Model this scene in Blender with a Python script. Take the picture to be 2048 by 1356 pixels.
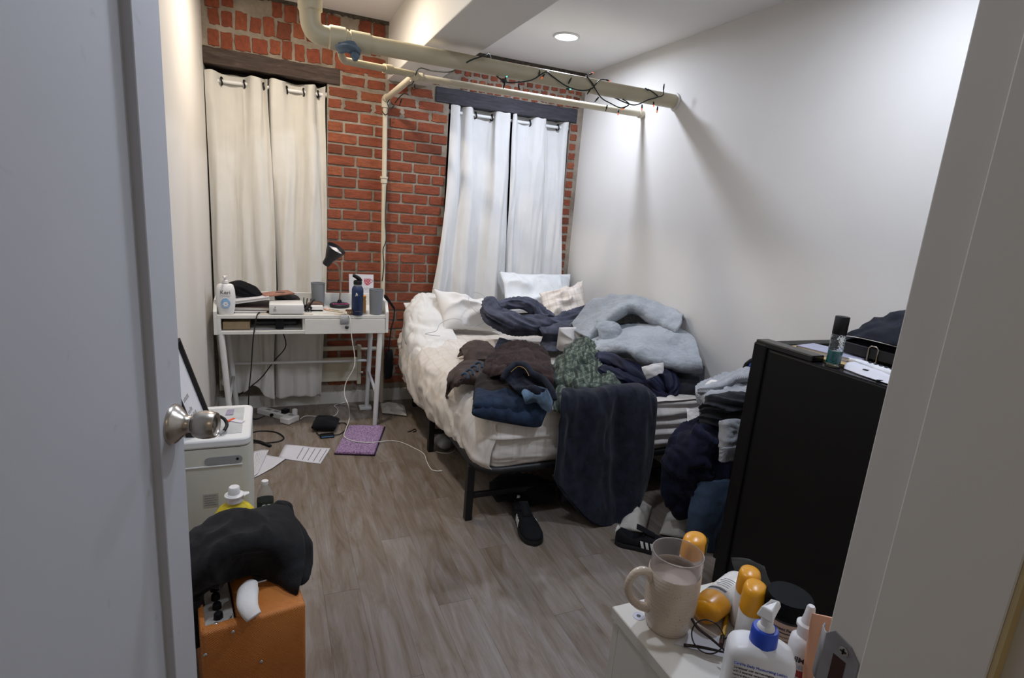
import bpy, bmesh, math, random
import numpy as np
from mathutils import Vector, Matrix, Euler

for o in list(bpy.data.objects):
    bpy.data.objects.remove(o, do_unlink=True)
scene = bpy.context.scene
COL = scene.collection

# ------------------------------------------------------------------ camera
cam_d = bpy.data.cameras.new('camera')
cam_d.sensor_width = 36.0
cam_d.lens = 1117.124 / 2048 * 36.0
cam_d.clip_start = 0.02
cam = bpy.data.objects.new('camera', cam_d)
COL.objects.link(cam)
cam.location = (0, 0, 1.413)
cam.rotation_euler = (1.3451376, -0.0779246, -0.3990722)
scene.camera = cam

# ------------------------------------------------------------------ world and exposure
scene.view_settings.view_transform = 'Standard'
scene.view_settings.look = 'None'
scene.view_settings.gamma = 1
scene.view_settings.use_curve_mapping = False
scene.view_settings.exposure = 0.40
world = bpy.data.worlds.new('world')
scene.world = world
world.use_nodes = True
world.node_tree.nodes['Background'].inputs[0].default_value = (1.0, 0.88, 0.76, 1)
world.node_tree.nodes['Background'].inputs[1].default_value = 0.13

# ------------------------------------------------------------------ room lights (recessed ceiling LEDs; the lamp bodies are built further down)
LED_POS = [('cool', 1.61, 3.20, 2.430, 11.6), ('warm', 0.16, 3.05, 2.505, 12.0),
           ('cool', 0.22, 1.45, 2.505, 9.0), ('cool', 1.60, 1.25, 2.430, 9.8)]
LED_COL = {'cool': (0.755, 0.835, 1.0), 'warm': (1.0, 0.89, 0.75)}
for kind, lx, ly, lz, pw in LED_POS:
    ld = bpy.data.lights.new('led_light', 'AREA')
    ld.shape = 'DISK'; ld.size = 0.125; ld.energy = pw; ld.color = LED_COL[kind]
    ld.spread = math.radians(176)
    lo = bpy.data.objects.new('led_light', ld); COL.objects.link(lo)
    lo.location = (lx, ly, lz - 0.018)
hd = bpy.data.lights.new('hall_light', 'AREA')
hd.shape = 'DISK'; hd.size = 0.35; hd.energy = 1.8; hd.color = (1.0, 0.78, 0.55)
ho = bpy.data.objects.new('hall_light', hd); COL.objects.link(ho)
ho.location = (0.1, -1.1, 2.40)

# ------------------------------------------------------------------ helpers
rng = random.Random(7)
nrng = np.random.default_rng(11)

def _hash(ix, iy, iz, seed):
    h = (ix * 374761393 + iy * 668265263 + iz * 2147483647 + seed * 1274126177) & 0xFFFFFFFF
    h = ((h ^ (h >> 13)) * 1274126177) & 0xFFFFFFFF
    return ((h ^ (h >> 16)) & 0xFFFF) / 65535.0

def vnoise(p, seed=0):
    """smooth value noise 0..1 on an (n,3) array"""
    p = np.asarray(p, float)
    i = np.floor(p).astype(np.int64); f = p - i
    f = f * f * f * (f * (f * 6 - 15) + 10)
    r = 0
    for dx in (0, 1):
        for dy in (0, 1):
            for dz in (0, 1):
                w = (f[:, 0] if dx else 1 - f[:, 0]) * (f[:, 1] if dy else 1 - f[:, 1]) * (f[:, 2] if dz else 1 - f[:, 2])
                r = r + w * _hash(i[:, 0] + dx, i[:, 1] + dy, i[:, 2] + dz, seed)
    return r

def ridges(p, seed=0):
    """fold-like noise, 0..1 with narrow crests"""
    q = p + 0.9 * np.stack([vnoise(p * 0.9, seed + 5), vnoise(p * 0.9, seed + 6), vnoise(p * 0.9, seed + 7)], 1)
    n = vnoise(q, seed)
    return 1 - np.abs(2 * n - 1) ** 0.8

class MB:
    """collects geometry of one part, in world coordinates"""
    def __init__(self):
        self.v = []; self.f = []; self.m = []; self.cur = 0
    def add(self, verts, faces):
        b = len(self.v)
        self.v += [tuple(map(float, p)) for p in verts]
        for f in faces:
            self.f.append(tuple(b + i for i in f)); self.m.append(self.cur)
        return self
    def box(self, x0, x1, y0, y1, z0, z1, mat=None):
        vs = [(x, y, z) for x in (x0, x1) for y in (y0, y1) for z in (z0, z1)]
        if mat is not None: vs = [mat @ Vector(p) for p in vs]
        return self.add(vs, [(0, 1, 3, 2), (4, 6, 7, 5), (0, 4, 5, 1), (2, 3, 7, 6), (0, 2, 6, 4), (1, 5, 7, 3)])
    def rbox(self, x0, x1, y0, y1, z0, z1, r=0.004, seg=2, mat=None):
        """box with bevelled edges"""
        bm = bmesh.new()
        vs = [bm.verts.new((x, y, z)) for x in (x0, x1) for y in (y0, y1) for z in (z0, z1)]
        for f in [(0, 1, 3, 2), (4, 6, 7, 5), (0, 4, 5, 1), (2, 3, 7, 6), (0, 2, 6, 4), (1, 5, 7, 3)]:
            bm.faces.new([vs[i] for i in f])
        bmesh.ops.bevel(bm, geom=bm.edges[:], offset=r, segments=seg, profile=0.5, affect='EDGES')
        return self.bm(bm, mat)
    def bm(self, bm, mat=None):
        bm.verts.index_update()
        vs = [v.co.copy() for v in bm.verts]
        if mat is not None: vs = [mat @ v for v in vs]
        fs = [[v.index for v in f.verts] for f in bm.faces]
        bm.free()
        return self.add(vs, fs)
    def prism(self, poly, axis, a, b, mat=None):
        """polygon of 2-D points extruded along axis from a to b"""
        def P(p, t):
            return {0: (t, p[0], p[1]), 1: (p[0], t, p[1]), 2: (p[0], p[1], t)}[axis]
        n = len(poly)
        vs = [P(p, a) for p in poly] + [P(p, b) for p in poly]
        if mat is not None: vs = [mat @ Vector(p) for p in vs]
        fs = [tuple(range(n))[::-1], tuple(range(n, 2 * n))] + [(i, (i + 1) % n, n + (i + 1) % n, n + i) for i in range(n)]
        return self.add(vs, fs)
    def tube(self, pts, r, n=10, cap=True, smooth=0):
        pts = [Vector(p) for p in pts]
        if smooth: pts = spline(pts, smooth)
        k = len(pts)
        rs = r if isinstance(r, (list, tuple)) else [r] * k
        if len(rs) != k: rs = list(np.interp(np.linspace(0, 1, k), np.linspace(0, 1, len(rs)), rs))
        up = None; vs = []
        for i, p in enumerate(pts):
            t = (pts[min(i + 1, k - 1)] - pts[max(i - 1, 0)])
            if t.length < 1e-9: t = Vector((0, 0, 1))
            t.normalize()
            if up is None:
                up = Vector((0, 0, 1)) if abs(t.z) < 0.9 else Vector((1, 0, 0))
            a = t.cross(up)
            if a.length < 1e-6: a = t.orthogonal()
            a.normalize(); b = a.cross(t); up = b
            for j in range(n):
                th = 2 * math.pi * j / n
                vs.append(p + (a * math.cos(th) + b * math.sin(th)) * rs[i])
        fs = []
        for i in range(k - 1):
            for j in range(n):
                fs.append((i * n + j, i * n + (j + 1) % n, (i + 1) * n + (j + 1) % n, (i + 1) * n + j))
        if cap:
            fs.append(tuple(range(n))[::-1]); fs.append(tuple((k - 1) * n + j for j in range(n)))
        return self.add(vs, fs)
    def lathe(self, prof, n=28, mat=None, sx=1.0, sy=1.0, cx=0, cy=0, cz=0, cap=True):
        """profile of (r, z) turned about the z axis"""
        vs = []
        for r, z in prof:
            for j in range(n):
                th = 2 * math.pi * j / n
                vs.append(Vector((cx + r * sx * math.cos(th), cy + r * sy * math.sin(th), cz + z)))
        if mat is not None: vs = [mat @ v for v in vs]
        k = len(prof); fs = []
        for i in range(k - 1):
            for j in range(n):
                fs.append((i * n + j, i * n + (j + 1) % n, (i + 1) * n + (j + 1) % n, (i + 1) * n + j))
        if cap:
            fs.append(tuple(range(n))[::-1]); fs.append(tuple((k - 1) * n + j for j in range(n)))
        return self.add(vs, fs)
    def grid(self, V):
        """V: (r,c,3) array"""
        r, c = V.shape[:2]
        fs = [(i * c + j, i * c + j + 1, (i + 1) * c + j + 1, (i + 1) * c + j) for i in range(r - 1) for j in range(c - 1)]
        return self.add(V.reshape(-1, 3), fs)
    def build(self, name, mats, parent=None, smooth=False, angle=None, bevel=0, solid=0, sub=0, loc=None, base=True):
        if not isinstance(mats, (list, tuple)): mats = [mats]
        v = np.array(self.v, float)
        if parent is not None: org = world_org(parent)
        elif loc is not None: org = np.array(loc, float)
        else:
            lo, hi = v.min(0), v.max(0); org = np.array([(lo[0] + hi[0]) / 2, (lo[1] + hi[1]) / 2, lo[2]])
        me = bpy.data.meshes.new(name)
        me.from_pydata([tuple(p) for p in (v - org)], [], self.f)
        me.update()
        bm = bmesh.new(); bm.from_mesh(me); bmesh.ops.recalc_face_normals(bm, faces=bm.faces[:]) if solid == 0 else None
        bm.to_mesh(me); bm.free()
        for m in mats: me.materials.append(m)
        if len(mats) > 1: me.polygons.foreach_set('material_index', self.m)
        if smooth or angle: me.polygons.foreach_set('use_smooth', [True] * len(me.polygons))
        o = bpy.data.objects.new(name, me)
        COL.objects.link(o)
        if parent is not None: o.parent = parent
        else: o.location = org
        if bevel:
            b = o.modifiers.new('bevel', 'BEVEL'); b.width = bevel; b.segments = 2; b.limit_method = 'ANGLE'; b.angle_limit = math.radians(40)
        if solid:
            s = o.modifiers.new('solid', 'SOLIDIFY'); s.thickness = solid; s.offset = -1
        if sub:
            s = o.modifiers.new('sub', 'SUBSURF'); s.levels = sub; s.render_levels = sub
        if angle:
            set_sharp(me, math.radians(angle))
        return o

def set_sharp(me, ang):
    bm = bmesh.new(); bm.from_mesh(me)
    for e in bm.edges:
        if len(e.link_faces) == 2:
            try: e.smooth = e.calc_face_angle() < ang
            except ValueError: pass
    bm.to_mesh(me); bm.free()

def world_org(o):
    p = np.zeros(3)
    while o is not None:
        p += np.array(o.location); o = o.parent
    return p

def spline(pts, k):
    P = [Vector(p) for p in pts]; out = []
    n = len(P)
    for i in range(n - 1):
        p0, p1, p2, p3 = P[max(i - 1, 0)], P[i], P[i + 1], P[min(i + 2, n - 1)]
        for j in range(k):
            t = j / k
            out.append(0.5 * ((2 * p1) + (p2 - p0) * t + (2 * p0 - 5 * p1 + 4 * p2 - p3) * t * t + (3 * p1 - p0 - 3 * p2 + p3) * t ** 3))
    out.append(P[-1])
    return out

def tag(o, label=None, cat=None, group=None, kind=None):
    if label: o['label'] = label
    if cat: o['category'] = cat
    if group: o['group'] = group
    if kind: o['kind'] = kind
    return o

def thing(name, label, cat, loc, group=None):
    o = bpy.data.objects.new(name, None)
    COL.objects.link(o); o.location = loc; o.empty_display_size = 0.05
    return tag(o, label, cat, group)

def struct(o):
    o['kind'] = 'structure'; return o

def TR(loc, rx=0, ry=0, rz=0):
    return Matrix.Translation(loc) @ Euler((math.radians(rx), math.radians(ry), math.radians(rz))).to_matrix().to_4x4()

# ------------------------------------------------------------------ materials
def srgb(c):
    if isinstance(c, str):
        c = [int(c[i:i + 2], 16) / 255 for i in (0, 2, 4)]
    return tuple((x / 12.92 if x <= 0.04045 else ((x + 0.055) / 1.055) ** 2.4) for x in c) + (1.0,)

class NT:
    def __init__(self, name):
        self.mat = bpy.data.materials.new(name); self.mat.use_nodes = True
        self.t = self.mat.node_tree; self.b = self.t.nodes['Principled BSDF']
    def n(self, typ, **kw):
        nd = self.t.nodes.new(typ)
        for k, v in kw.items():
            if k.startswith('_'): setattr(nd, k[1:], v)
            else: nd.inputs[int(k[1:]) if k[0] == 'i' and k[1:].isdigit() else k].default_value = v
        return nd
    def l(self, a, b): self.t.links.new(a, b)
    def coords(self, scale=(1, 1, 1), obj=True, rand=False, rot=(0, 0, 0)):
        tc = self.n('ShaderNodeTexCoord'); mp = self.n('ShaderNodeMapping')
        mp.inputs['Scale'].default_value = scale; mp.inputs['Rotation'].default_value = rot
        self.l(tc.outputs['Object'], mp.inputs['Vector'])
        if rand:
            oi = self.n('ShaderNodeObjectInfo'); mu = self.n('ShaderNodeMath', _operation='MULTIPLY', i1=37.0)
            self.l(oi.outputs['Random'], mu.inputs[0]); self.l(mu.outputs[0], mp.inputs['Location'])
        return mp.outputs['Vector']
    def ramp(self, fac, stops):
        r = self.n('ShaderNodeValToRGB'); e = r.color_ramp.elements
        while len(e) < len(stops): e.new(0.5)
        for i, (p, c) in enumerate(stops): e[i].position = p; e[i].color = c
        self.l(fac, r.inputs[0]); return r.outputs[0]
    def noise(self, vec, scale, detail=4, rough=0.55, dist=0.0):
        nd = self.n('ShaderNodeTexNoise'); nd.inputs['Scale'].default_value = scale; nd.inputs['Detail'].default_value = detail
        nd.inputs['Roughness'].default_value = rough; nd.inputs['Distortion'].default_value = dist
        self.l(vec, nd.inputs['Vector']); return nd.outputs['Fac']
    def mix(self, fac, a, b, blend='MIX'):
        m = self.n('ShaderNodeMix', _data_type='RGBA', _blend_type=blend)
        for s, x in (('Factor', fac), ('A', a), ('B', b)):
            sock = [i for i in m.inputs if i.name == s and i.type == ('VALUE' if s == 'Factor' else 'RGBA')][0]
            if hasattr(x, 'links') or isinstance(x, bpy.types.NodeSocket): self.l(x, sock)
            else: sock.default_value = x
        return [o for o in m.outputs if o.type == 'RGBA'][0]
    def bump(self, h, strength=0.3, dist=0.002):
        b = self.n('ShaderNodeBump'); b.inputs['Strength'].default_value = strength; b.inputs['Distance'].default_value = dist
        self.l(h, b.inputs['Height']); self.l(b.outputs[0], self.b.inputs['Normal'])

def mat(name, col, rough=0.6, metal=0.0, var=0.10, vscale=12.0, bump=0.0, bscale=200.0, spec=0.5, sheen=0.0, alpha=None, trans=0.0, ior=1.45, emit=0.0):
    """general procedural material: base colour with soft tonal variation and fine relief"""
    t = NT(name); c = srgb(col)
    vec = t.coords()
    if var > 0:
        f = t.noise(vec, vscale, 5)
        lo = tuple(x * (1 - var) for x in c[:3]) + (1,); hi = tuple(min(1, x * (1 + var)) for x in c[:3]) + (1,)
        t.l(t.ramp(f, [(0.3, lo), (0.7, hi)]), t.b.inputs['Base Color'])
    else: t.b.inputs['Base Color'].default_value = c
    t.b.inputs['Roughness'].default_value = rough; t.b.inputs['Metallic'].default_value = metal
    t.b.inputs['Specular IOR Level'].default_value = spec
    t.b.inputs['IOR'].default_value = ior
    if trans: t.b.inputs['Transmission Weight'].default_value = trans
    if sheen:
        t.b.inputs['Sheen Weight'].default_value = sheen; t.b.inputs['Sheen Roughness'].default_value = 0.5
    if alpha is not None: t.b.inputs['Alpha'].default_value = alpha
    if emit:
        t.b.inputs['Emission Color'].default_value = c; t.b.inputs['Emission Strength'].default_value = emit
    if bump: t.bump(t.noise(vec, bscale, 3), bump, 0.001)
    return t.mat

def fabric(name, col, var=0.15, weave=900.0, rough=0.9, sheen=0.25, bump=0.35, col2=None, vscale=9.0, fuzz=180.0):
    """cloth: tone variation, fine woven relief"""
    t = NT(name); vec = t.coords()
    c = srgb(col); f = t.noise(vec, vscale, 6, 0.65)
    hi = srgb(col2) if col2 else tuple(min(1, x * (1 + var)) for x in c[:3]) + (1,)
    lo = tuple(x * (1 - var) for x in c[:3]) + (1,)
    t.l(t.ramp(f, [(0.32, lo), (0.68, hi)]), t.b.inputs['Base Color'])
    t.b.inputs['Roughness'].default_value = rough; t.b.inputs['Specular IOR Level'].default_value = 0.2
    t.b.inputs['Sheen Weight'].default_value = sheen * 0.22; t.b.inputs['Sheen Roughness'].default_value = 0.45
    h = t.n('ShaderNodeMath', _operation='ADD')
    t.l(t.noise(vec, fuzz, 3), h.inputs[0]); t.l(t.noise(vec, weave, 2), h.inputs[1])
    t.bump(h.outputs[0], bump, 0.0012)
    return t.mat

def wave_fabric(name, c1, c2, scale, direction='X', rough=0.9, dist=0.3, prof='SIN', c3=None, scale3=None, dir3='Z', bump=0.3):
    """striped, ribbed or checked cloth woven from two bands"""
    t = NT(name); vec = t.coords()
    def bands(d, s):
        w = t.n('ShaderNodeTexWave', _wave_type='BANDS', _bands_direction=d, _wave_profile=prof)
        w.inputs['Scale'].default_value = s; w.inputs['Distortion'].default_value = dist; w.inputs['Detail'].default_value = 1
        t.l(vec, w.inputs['Vector']); return w.outputs['Fac']
    f = bands(direction, scale)
    colr = t.mix(f, srgb(c1), srgb(c2))
    if c3:
        g = bands(dir3, scale3 or scale)
        g2 = t.n('ShaderNodeMath', _operation='MULTIPLY', i1=0.5); t.l(g, g2.inputs[0])
        colr = t.mix(g2.outputs[0], colr, srgb(c3))
    n = t.noise(vec, 25, 5)
    colr = t.mix(0.25, colr, t.ramp(n, [(0.3, (0.2, 0.2, 0.2, 1)), (0.7, (0.8, 0.8, 0.8, 1))]), 'SOFT_LIGHT')
    t.l(colr, t.b.inputs['Base Color'])
    t.b.inputs['Roughness'].default_value = rough; t.b.inputs['Specular IOR Level'].default_value = 0.2
    t.b.inputs['Sheen Weight'].default_value = 0.2
    h = t.n('ShaderNodeMath', _operation='ADD'); t.l(f, h.inputs[0]); t.l(t.noise(vec, 300, 3), h.inputs[1])
    t.bump(h.outputs[0], bump, 0.0015)
    return t.mat

def glass(name, col='ffffff', rough=0.0, ior=1.45):
    t = NT(name)
    t.b.inputs['Base Color'].default_value = srgb(col); t.b.inputs['Roughness'].default_value = rough
    t.b.inputs['Transmission Weight'].default_value = 1.0; t.b.inputs['IOR'].default_value = ior
    return t.mat

M = {}
def paint(name, col, rough=0.55, var=0.03, grime=None):
    t = NT(name); vec = t.coords()
    c = srgb(col); f = t.noise(vec, 1.7, 4)
    hi = tuple(min(1, x * (1 + var)) for x in c[:3]) + (1,); lo = tuple(x * (1 - var) for x in c[:3]) + (1,)
    out = t.ramp(f, [(0.3, lo), (0.7, hi)])
    if grime:
        g = t.noise(vec, 26, 2, 0.4)
        out = t.mix(t.ramp(g, [(0.72, (0, 0, 0, 1)), (0.80, (0.35, 0.35, 0.35, 1))]), out, srgb(grime))
    t.l(out, t.b.inputs['Base Color'])
    t.b.inputs['Roughness'].default_value = rough; t.b.inputs['Specular IOR Level'].default_value = 0.3
    t.bump(t.noise(vec, 190, 3), 0.06, 0.0008)
    return t.mat

M['wall'] = paint('wall_paint', 'd9d5cf', 0.6)
M['ceiling'] = paint('ceiling_paint', 'e8e6e3', 0.75)
M['beam'] = paint('beam_plaster', 'dedbd5', 0.7)
M['door'] = paint('door_paint', 'bdbec2', 0.5, grime='9a9690')
M['jamb'] = paint('jamb_paint', 'd2cdc4', 0.5, grime='8a8478')
M['trimw'] = paint('trim_paint', 'c9c5bb', 0.6, 0.08, grime='8f897c')

def mk_brick():
    t = NT('brick'); vec = t.coords(rand=True)
    oi = t.n('ShaderNodeObjectInfo')
    base = t.ramp(oi.outputs['Random'], [(0.0, srgb('884b37')), (0.3, srgb('9c573f')), (0.55, srgb('904d39')), (0.8, srgb('a96446')), (1.0, srgb('734132'))])
    f = t.noise(vec, 3.0, 6, 0.7)
    c = t.mix(t.ramp(f, [(0.35, (0, 0, 0, 1)), (0.75, (0.75, 0.75, 0.75, 1))]), base, srgb('60392d'))
    s = t.noise(vec, 5.5, 5, 0.7, 0.6)
    c = t.mix(t.ramp(s, [(0.66, (0, 0, 0, 1)), (0.80, (0.55, 0.55, 0.55, 1))]), c, srgb('988b7f'))
    t.l(c, t.b.inputs['Base Color']); t.b.inputs['Roughness'].default_value = 0.9; t.b.inputs['Specular IOR Level'].default_value = 0.2
    t.bump(t.noise(vec, 9, 8, 0.7), 0.5, 0.02)
    return t.mat
M['brick'] = mk_brick()
def mk_mortar():
    t = NT('mortar'); vec = t.coords()
    f = t.noise(vec, 7, 6, 0.7)
    c = t.ramp(f, [(0.25, srgb('6b5f52')), (0.5, srgb('94897b')), (0.75, srgb('ab9f90'))])
    g = t.noise(vec, 3.2, 4)
    c = t.mix(t.ramp(g, [(0.55, (0, 0, 0, 1)), (0.7, (0.6, 0.6, 0.6, 1))]), c, srgb('665446'))
    t.l(c, t.b.inputs['Base Color']); t.b.inputs['Roughness'].default_value = 0.95
    t.bump(t.noise(vec, 60, 8, 0.7), 0.9, 0.006)
    return t.mat
M['mortar'] = mk_mortar()
def mk_plank():
    t = NT('plank'); vec = t.coords((1, 1, 1), rand=True)
    mp = t.n('ShaderNodeMapping'); mp.inputs['Scale'].default_value = (3.0, 1.3, 1); t.l(vec, mp.inputs['Vector'])
    mp2 = t.n('ShaderNodeMapping'); mp2.inputs['Scale'].default_value = (1.1, 1.9, 1); t.l(vec, mp2.inputs['Vector'])
    grain = t.noise(mp.outputs[0], 3.0, 8, 0.7, 1.2)
    broad = t.noise(mp2.outputs[0], 1.6, 4, 0.6, 1.5)
    c = t.ramp(broad, [(0.24, srgb('60513f')), (0.44, srgb('796d61')), (0.58, srgb('837a72')), (0.80, srgb('8f8883'))])
    c = t.mix(t.ramp(grain, [(0.33, (0.30, 0.30, 0.30, 1)), (0.62, (0, 0, 0, 1))]), c, srgb('4f4238'))
    kn = t.noise(mp2.outputs[0], 3.1, 2, 0.4, 0.5)
    c = t.mix(t.ramp(kn, [(0.73, (0, 0, 0, 1)), (0.82, (0.7, 0.7, 0.7, 1))]), c, srgb('4a3f36'))
    oi = t.n('ShaderNodeObjectInfo')
    tone = t.ramp(oi.outputs['Random'], [(0, (0.36, 0.35, 0.34, 1)), (0.5, (0.5, 0.49, 0.48, 1)), (1, (0.62, 0.60, 0.57, 1))])
    c = t.mix(0.40, c, tone, 'SOFT_LIGHT')
    t.l(c, t.b.inputs['Base Color'])
    t.l(t.ramp(grain, [(0.3, (0.55, 0.55, 0.55, 1)), (0.7, (0.42, 0.42, 0.42, 1))]), t.b.inputs['Roughness'])
    t.b.inputs['Specular IOR Level'].default_value = 0.35
    t.bump(grain, 0.15, 0.001)
    return t.mat
M['plank'] = mk_plank()
def mk_darkwood(name, a, b, c3):
    t = NT(name); vec = t.coords((1.2, 8, 8))
    f = t.noise(vec, 6, 8, 0.7, 0.8)
    c = t.ramp(f, [(0.3, srgb(a)), (0.55, srgb(b)), (0.8, srgb(c3))])
    t.l(c, t.b.inputs['Base Color']); t.b.inputs['Roughness'].default_value = 0.8
    t.bump(f, 0.5, 0.006); return t.mat
M['lintel'] = mk_darkwood('lintel_wood', '2b211c', '46372f', '5c5552')
M['lintel2'] = mk_darkwood('lintel_wood_blue', '25242a', '3a3840', '4c4a50')
M['pipe'] = mat('pipe_paint', 'b5ab90', 0.45, var=0.06, vscale=8, bump=0.05)
M['pipe2'] = mat('pipe_paint_pale', 'c9c0aa', 0.45, var=0.06, vscale=8, bump=0.05)
M['dark'] = mat('dark_void', '15130f', 0.9, var=0)
M['black_metal'] = mat('black_metal', '121214', 0.45, var=0.1)
M['white_plastic'] = mat('white_plastic', 'd8d6d0', 0.4, var=0.02)
M['black_plastic'] = mat('black_plastic', '0e0e10', 0.5, var=0.05, spec=0.3)
M['steel'] = mat('brushed_steel', 'b9b2a8', 0.28, metal=1.0, var=0.06, vscale=60)

# ------------------------------------------------------------------ floor
XL, XR, YB, YF, YH = -0.335, 2.16, 3.90, 0.30, 0.16
fl = MB().box(XL - 0.1, XR + 0.1, -1.8, YB + 0.2, -0.06, -0.006).build('floor', M['mortar'], loc=(0, 0, 0))
struct(fl)
PW = 0.1275
pm = None
for i in range(-6, 17):
    x0 = 0.285 + i * PW
    if x0 > XR or x0 + PW < XL - 0.1: continue
    y = -1.6 + ((i * 0.37) % 1.0) * 1.22
    offs = {2: 0.65, 1: 0.65}.get(i, None)
    y = -2.2 + ((i * 0.61803) % 1.0) * 1.2
    while y < YB:
        L = 1.2
        a, b = max(y, -1.7), min(y + L, YB)
        if b - a > 0.05:
            bx = max(x0, XL - 0.02); ex = min(x0 + PW, XR + 0.02)
            if pm is None:
                m = MB().rbox(-0.5, 0.5, -0.5, 0.5, -0.5, 0.5, 0.003, 1)
                me = bpy.data.meshes.new('plank'); me.from_pydata(m.v, [], m.f); me.materials.append(M['plank']); pm = me
            o = bpy.data.objects.new('plank', pm); COL.objects.link(o); o.parent = fl
            o.location = ((bx + ex) / 2, (a + b) / 2, -0.004); o.scale = (ex - bx - 0.0005, b - a - 0.0008, 0.008)
        y += L

# ------------------------------------------------------------------ plain walls and ceilings
struct(MB().box(XL - 0.12, XL, YH, YB + 0.3, 0, 2.62).build('wall_left', M['wall'], loc=(0, 0, 0)))
struct(MB().box(XR, XR + 0.12, YH, YB + 0.3, 0, 2.62).build('wall_right', M['wall'], loc=(0, 0, 0)))
wf = MB()
wf.box(0.512, XR, YH, YF, 0, 2.62)
wf.box(XL - 0.12, XL, YH - 0.1, YF, 0, 2.62)
wf.box(XL, 0.512, YH, YF, 2.06, 2.62)
struct(wf.build('wall_front', M['wall'], loc=(0, 0, 0)))
struct(MB().box(XL, 0.71, YH, YB + 0.02, 2.505, 2.62).build('ceiling', M['ceiling'], loc=(0, 0, 0)))
struct(MB().box(0.98, XR, YH, YB + 0.02, 2.430, 2.62).build('ceiling', M['ceiling'], loc=(0, 0, 0)))
struct(MB().rbox(0.71, 0.98, YH, YB + 0.02, 2.167, 2.62, 0.006, 2).build('ceiling_beam', M['beam'], loc=(0, 0, 0), smooth=False))
# skirting along the brick wall, its top edge rough
bb = MB()
n = 60
top = [(0.36 + (0.95 - 0.36) * i / n, 0.083 + rng.uniform(-0.004, 0.004)) for i in range(n + 1)]
bb.prism([(XL, 0.0), (2.16, 0.0), (2.16, 0.085)] + top[::-1] + [(XL, 0.085)], 1, YB - 0.022, YB)
struct(bb.build('baseboard_back', M['trimw'], loc=(0, 0, 0)))
struct(MB().rbox(XL, XL + 0.014, YF, YB - 0.02, 0.0, 0.09, 0.003, 1).build('baseboard_left', M['trimw'], loc=(0, 0, 0)))
struct(MB().rbox(XR - 0.014, XR, YF, YB - 0.02, 0.0, 0.09, 0.003, 1).build('baseboard_right', M['trimw'], loc=(0, 0, 0)))

# ------------------------------------------------------------------ brick wall
W1 = (XL, 0.342, 0.50, 2.10)      # left window opening x0,x1,z0,z1
W2 = (1.126, 2.062, 0.62, 2.085)  # right window opening
wb = MB()
def wall_rect(x0, x1, z0, z1): wb.box(x0, x1, YB, YB + 0.24, z0, z1)
wall_rect(XL - 0.1, XR + 0.1, 2.10, 2.62); wall_rect(W1[1], W2[0], 0, 2.10)
wall_rect(XL - 0.1, W1[1], 0, W1[2]); wall_rect(W2[0], XR + 0.1, 0, W2[2]); wall_rect(W2[1], XR + 0.1, W2[2], 2.10)
wback = struct(wb.build('wall_back', M['mortar'], loc=(0, 0, 0)))
def brick_mesh(seed, jag):
    r = random.Random(seed)
    pts = []
    for k in range(14):
        a = 2 * math.pi * (k + 0.5) / 14
        cx, cz = math.cos(a), math.sin(a)
        s = 0.5 / max(abs(cx), abs(cz))
        q = 1 - r.random() * jag
        pts.append((cx * s * q, cz * s * q))
    for c in ((0.5, 0.5), (-0.5, 0.5), (-0.5, -0.5), (0.5, -0.5)):
        q = 1 - r.random() * jag * 0.7 - 0.02
        pts.append((c[0] * q, c[1] * q))
    pts.sort(key=lambda p: math.atan2(p[1], p[0]))
    n = len(pts)
    vs = [(p[0], 0.5, p[1]) for p in pts] + [(p[0], -0.36, p[1]) for p in pts] + [(p[0] * 0.975, -0.5 + r.uniform(0, 0.05), p[1] * 0.94) for p in pts] + [(0, -0.5, 0)]
    fs = [(i, (i + 1) % n, n + (i + 1) % n, n + i) for i in range(n)] + [(n + i, n + (i + 1) % n, 2 * n + (i + 1) % n, 2 * n + i) for i in range(n)]
    fs += [(2 * n + i, 2 * n + (i + 1) % n, 3 * n) for i in range(n)]
    me = bpy.data.meshes.new('brick'); me.from_pydata(vs, [], fs); me.materials.append(M['brick'])
    bm = bmesh.new(); bm.from_mesh(me); bmesh.ops.recalc_face_normals(bm, faces=bm.faces[:]); bm.to_mesh(me); bm.free()
    return me
BR = [brick_mesh(s, 0.03) for s in range(5)]
BRJ = [brick_mesh(40 + s, 0.17) for s in range(9)]
nb = 0
def brick(cx, cz, w, h, jag=False, rot=0.0):
    global nb
    o = bpy.data.objects.new('brick', rng.choice(BRJ if jag else BR)); COL.objects.link(o); o.parent = wback
    d = 0.030 + rng.uniform(-0.005, 0.006) - (0.006 if jag else 0)
    o.location = (cx, YB + 0.008 - rng.uniform(0, 0.002), cz); o.scale = (w, d, h)
    o.rotation_euler = (0, rot + rng.uniform(-0.008, 0.008), 0); nb += 1
CH, SL = 0.0677, 0.189
J = 0.0125
def course(x0, x1, zc, off, h=CH - J, jag=False, pat=None):
    x = x0 - off
    k = 0
    while x < x1 - 0.02:
        L = SL if (pat is None) else pat[k % len(pat)]
        a, b = max(x, x0), min(x + L - J, x1)
        if b - a > 0.028: brick((a + b) / 2, zc, b - a, h, jag)
        x += L; k += 1
z0 = 1.9463
for k in range(-2, 28):
    zc = z0 - (k + 0.5) * CH
    if zc < 0.10: continue
    hdr = k in (5, 14, 15)
    off = (SL / 2 if k % 2 else 0.0) + rng.uniform(-0.012, 0.012)
    pat = [0.1, 0.095, 0.19, 0.1, 0.1] if hdr else None
    course(W1[1] + 0.004, W2[0] - 0.004, zc, off if not hdr else 0, jag=(zc < 0.62 or k < 0), pat=pat)
    if zc > 0.95:
        brick(2.062 + 0.032, zc, 0.058, CH - 0.018, True)
for k in range(3):   # low wall below the left window, right of the curtain
    pass
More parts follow.
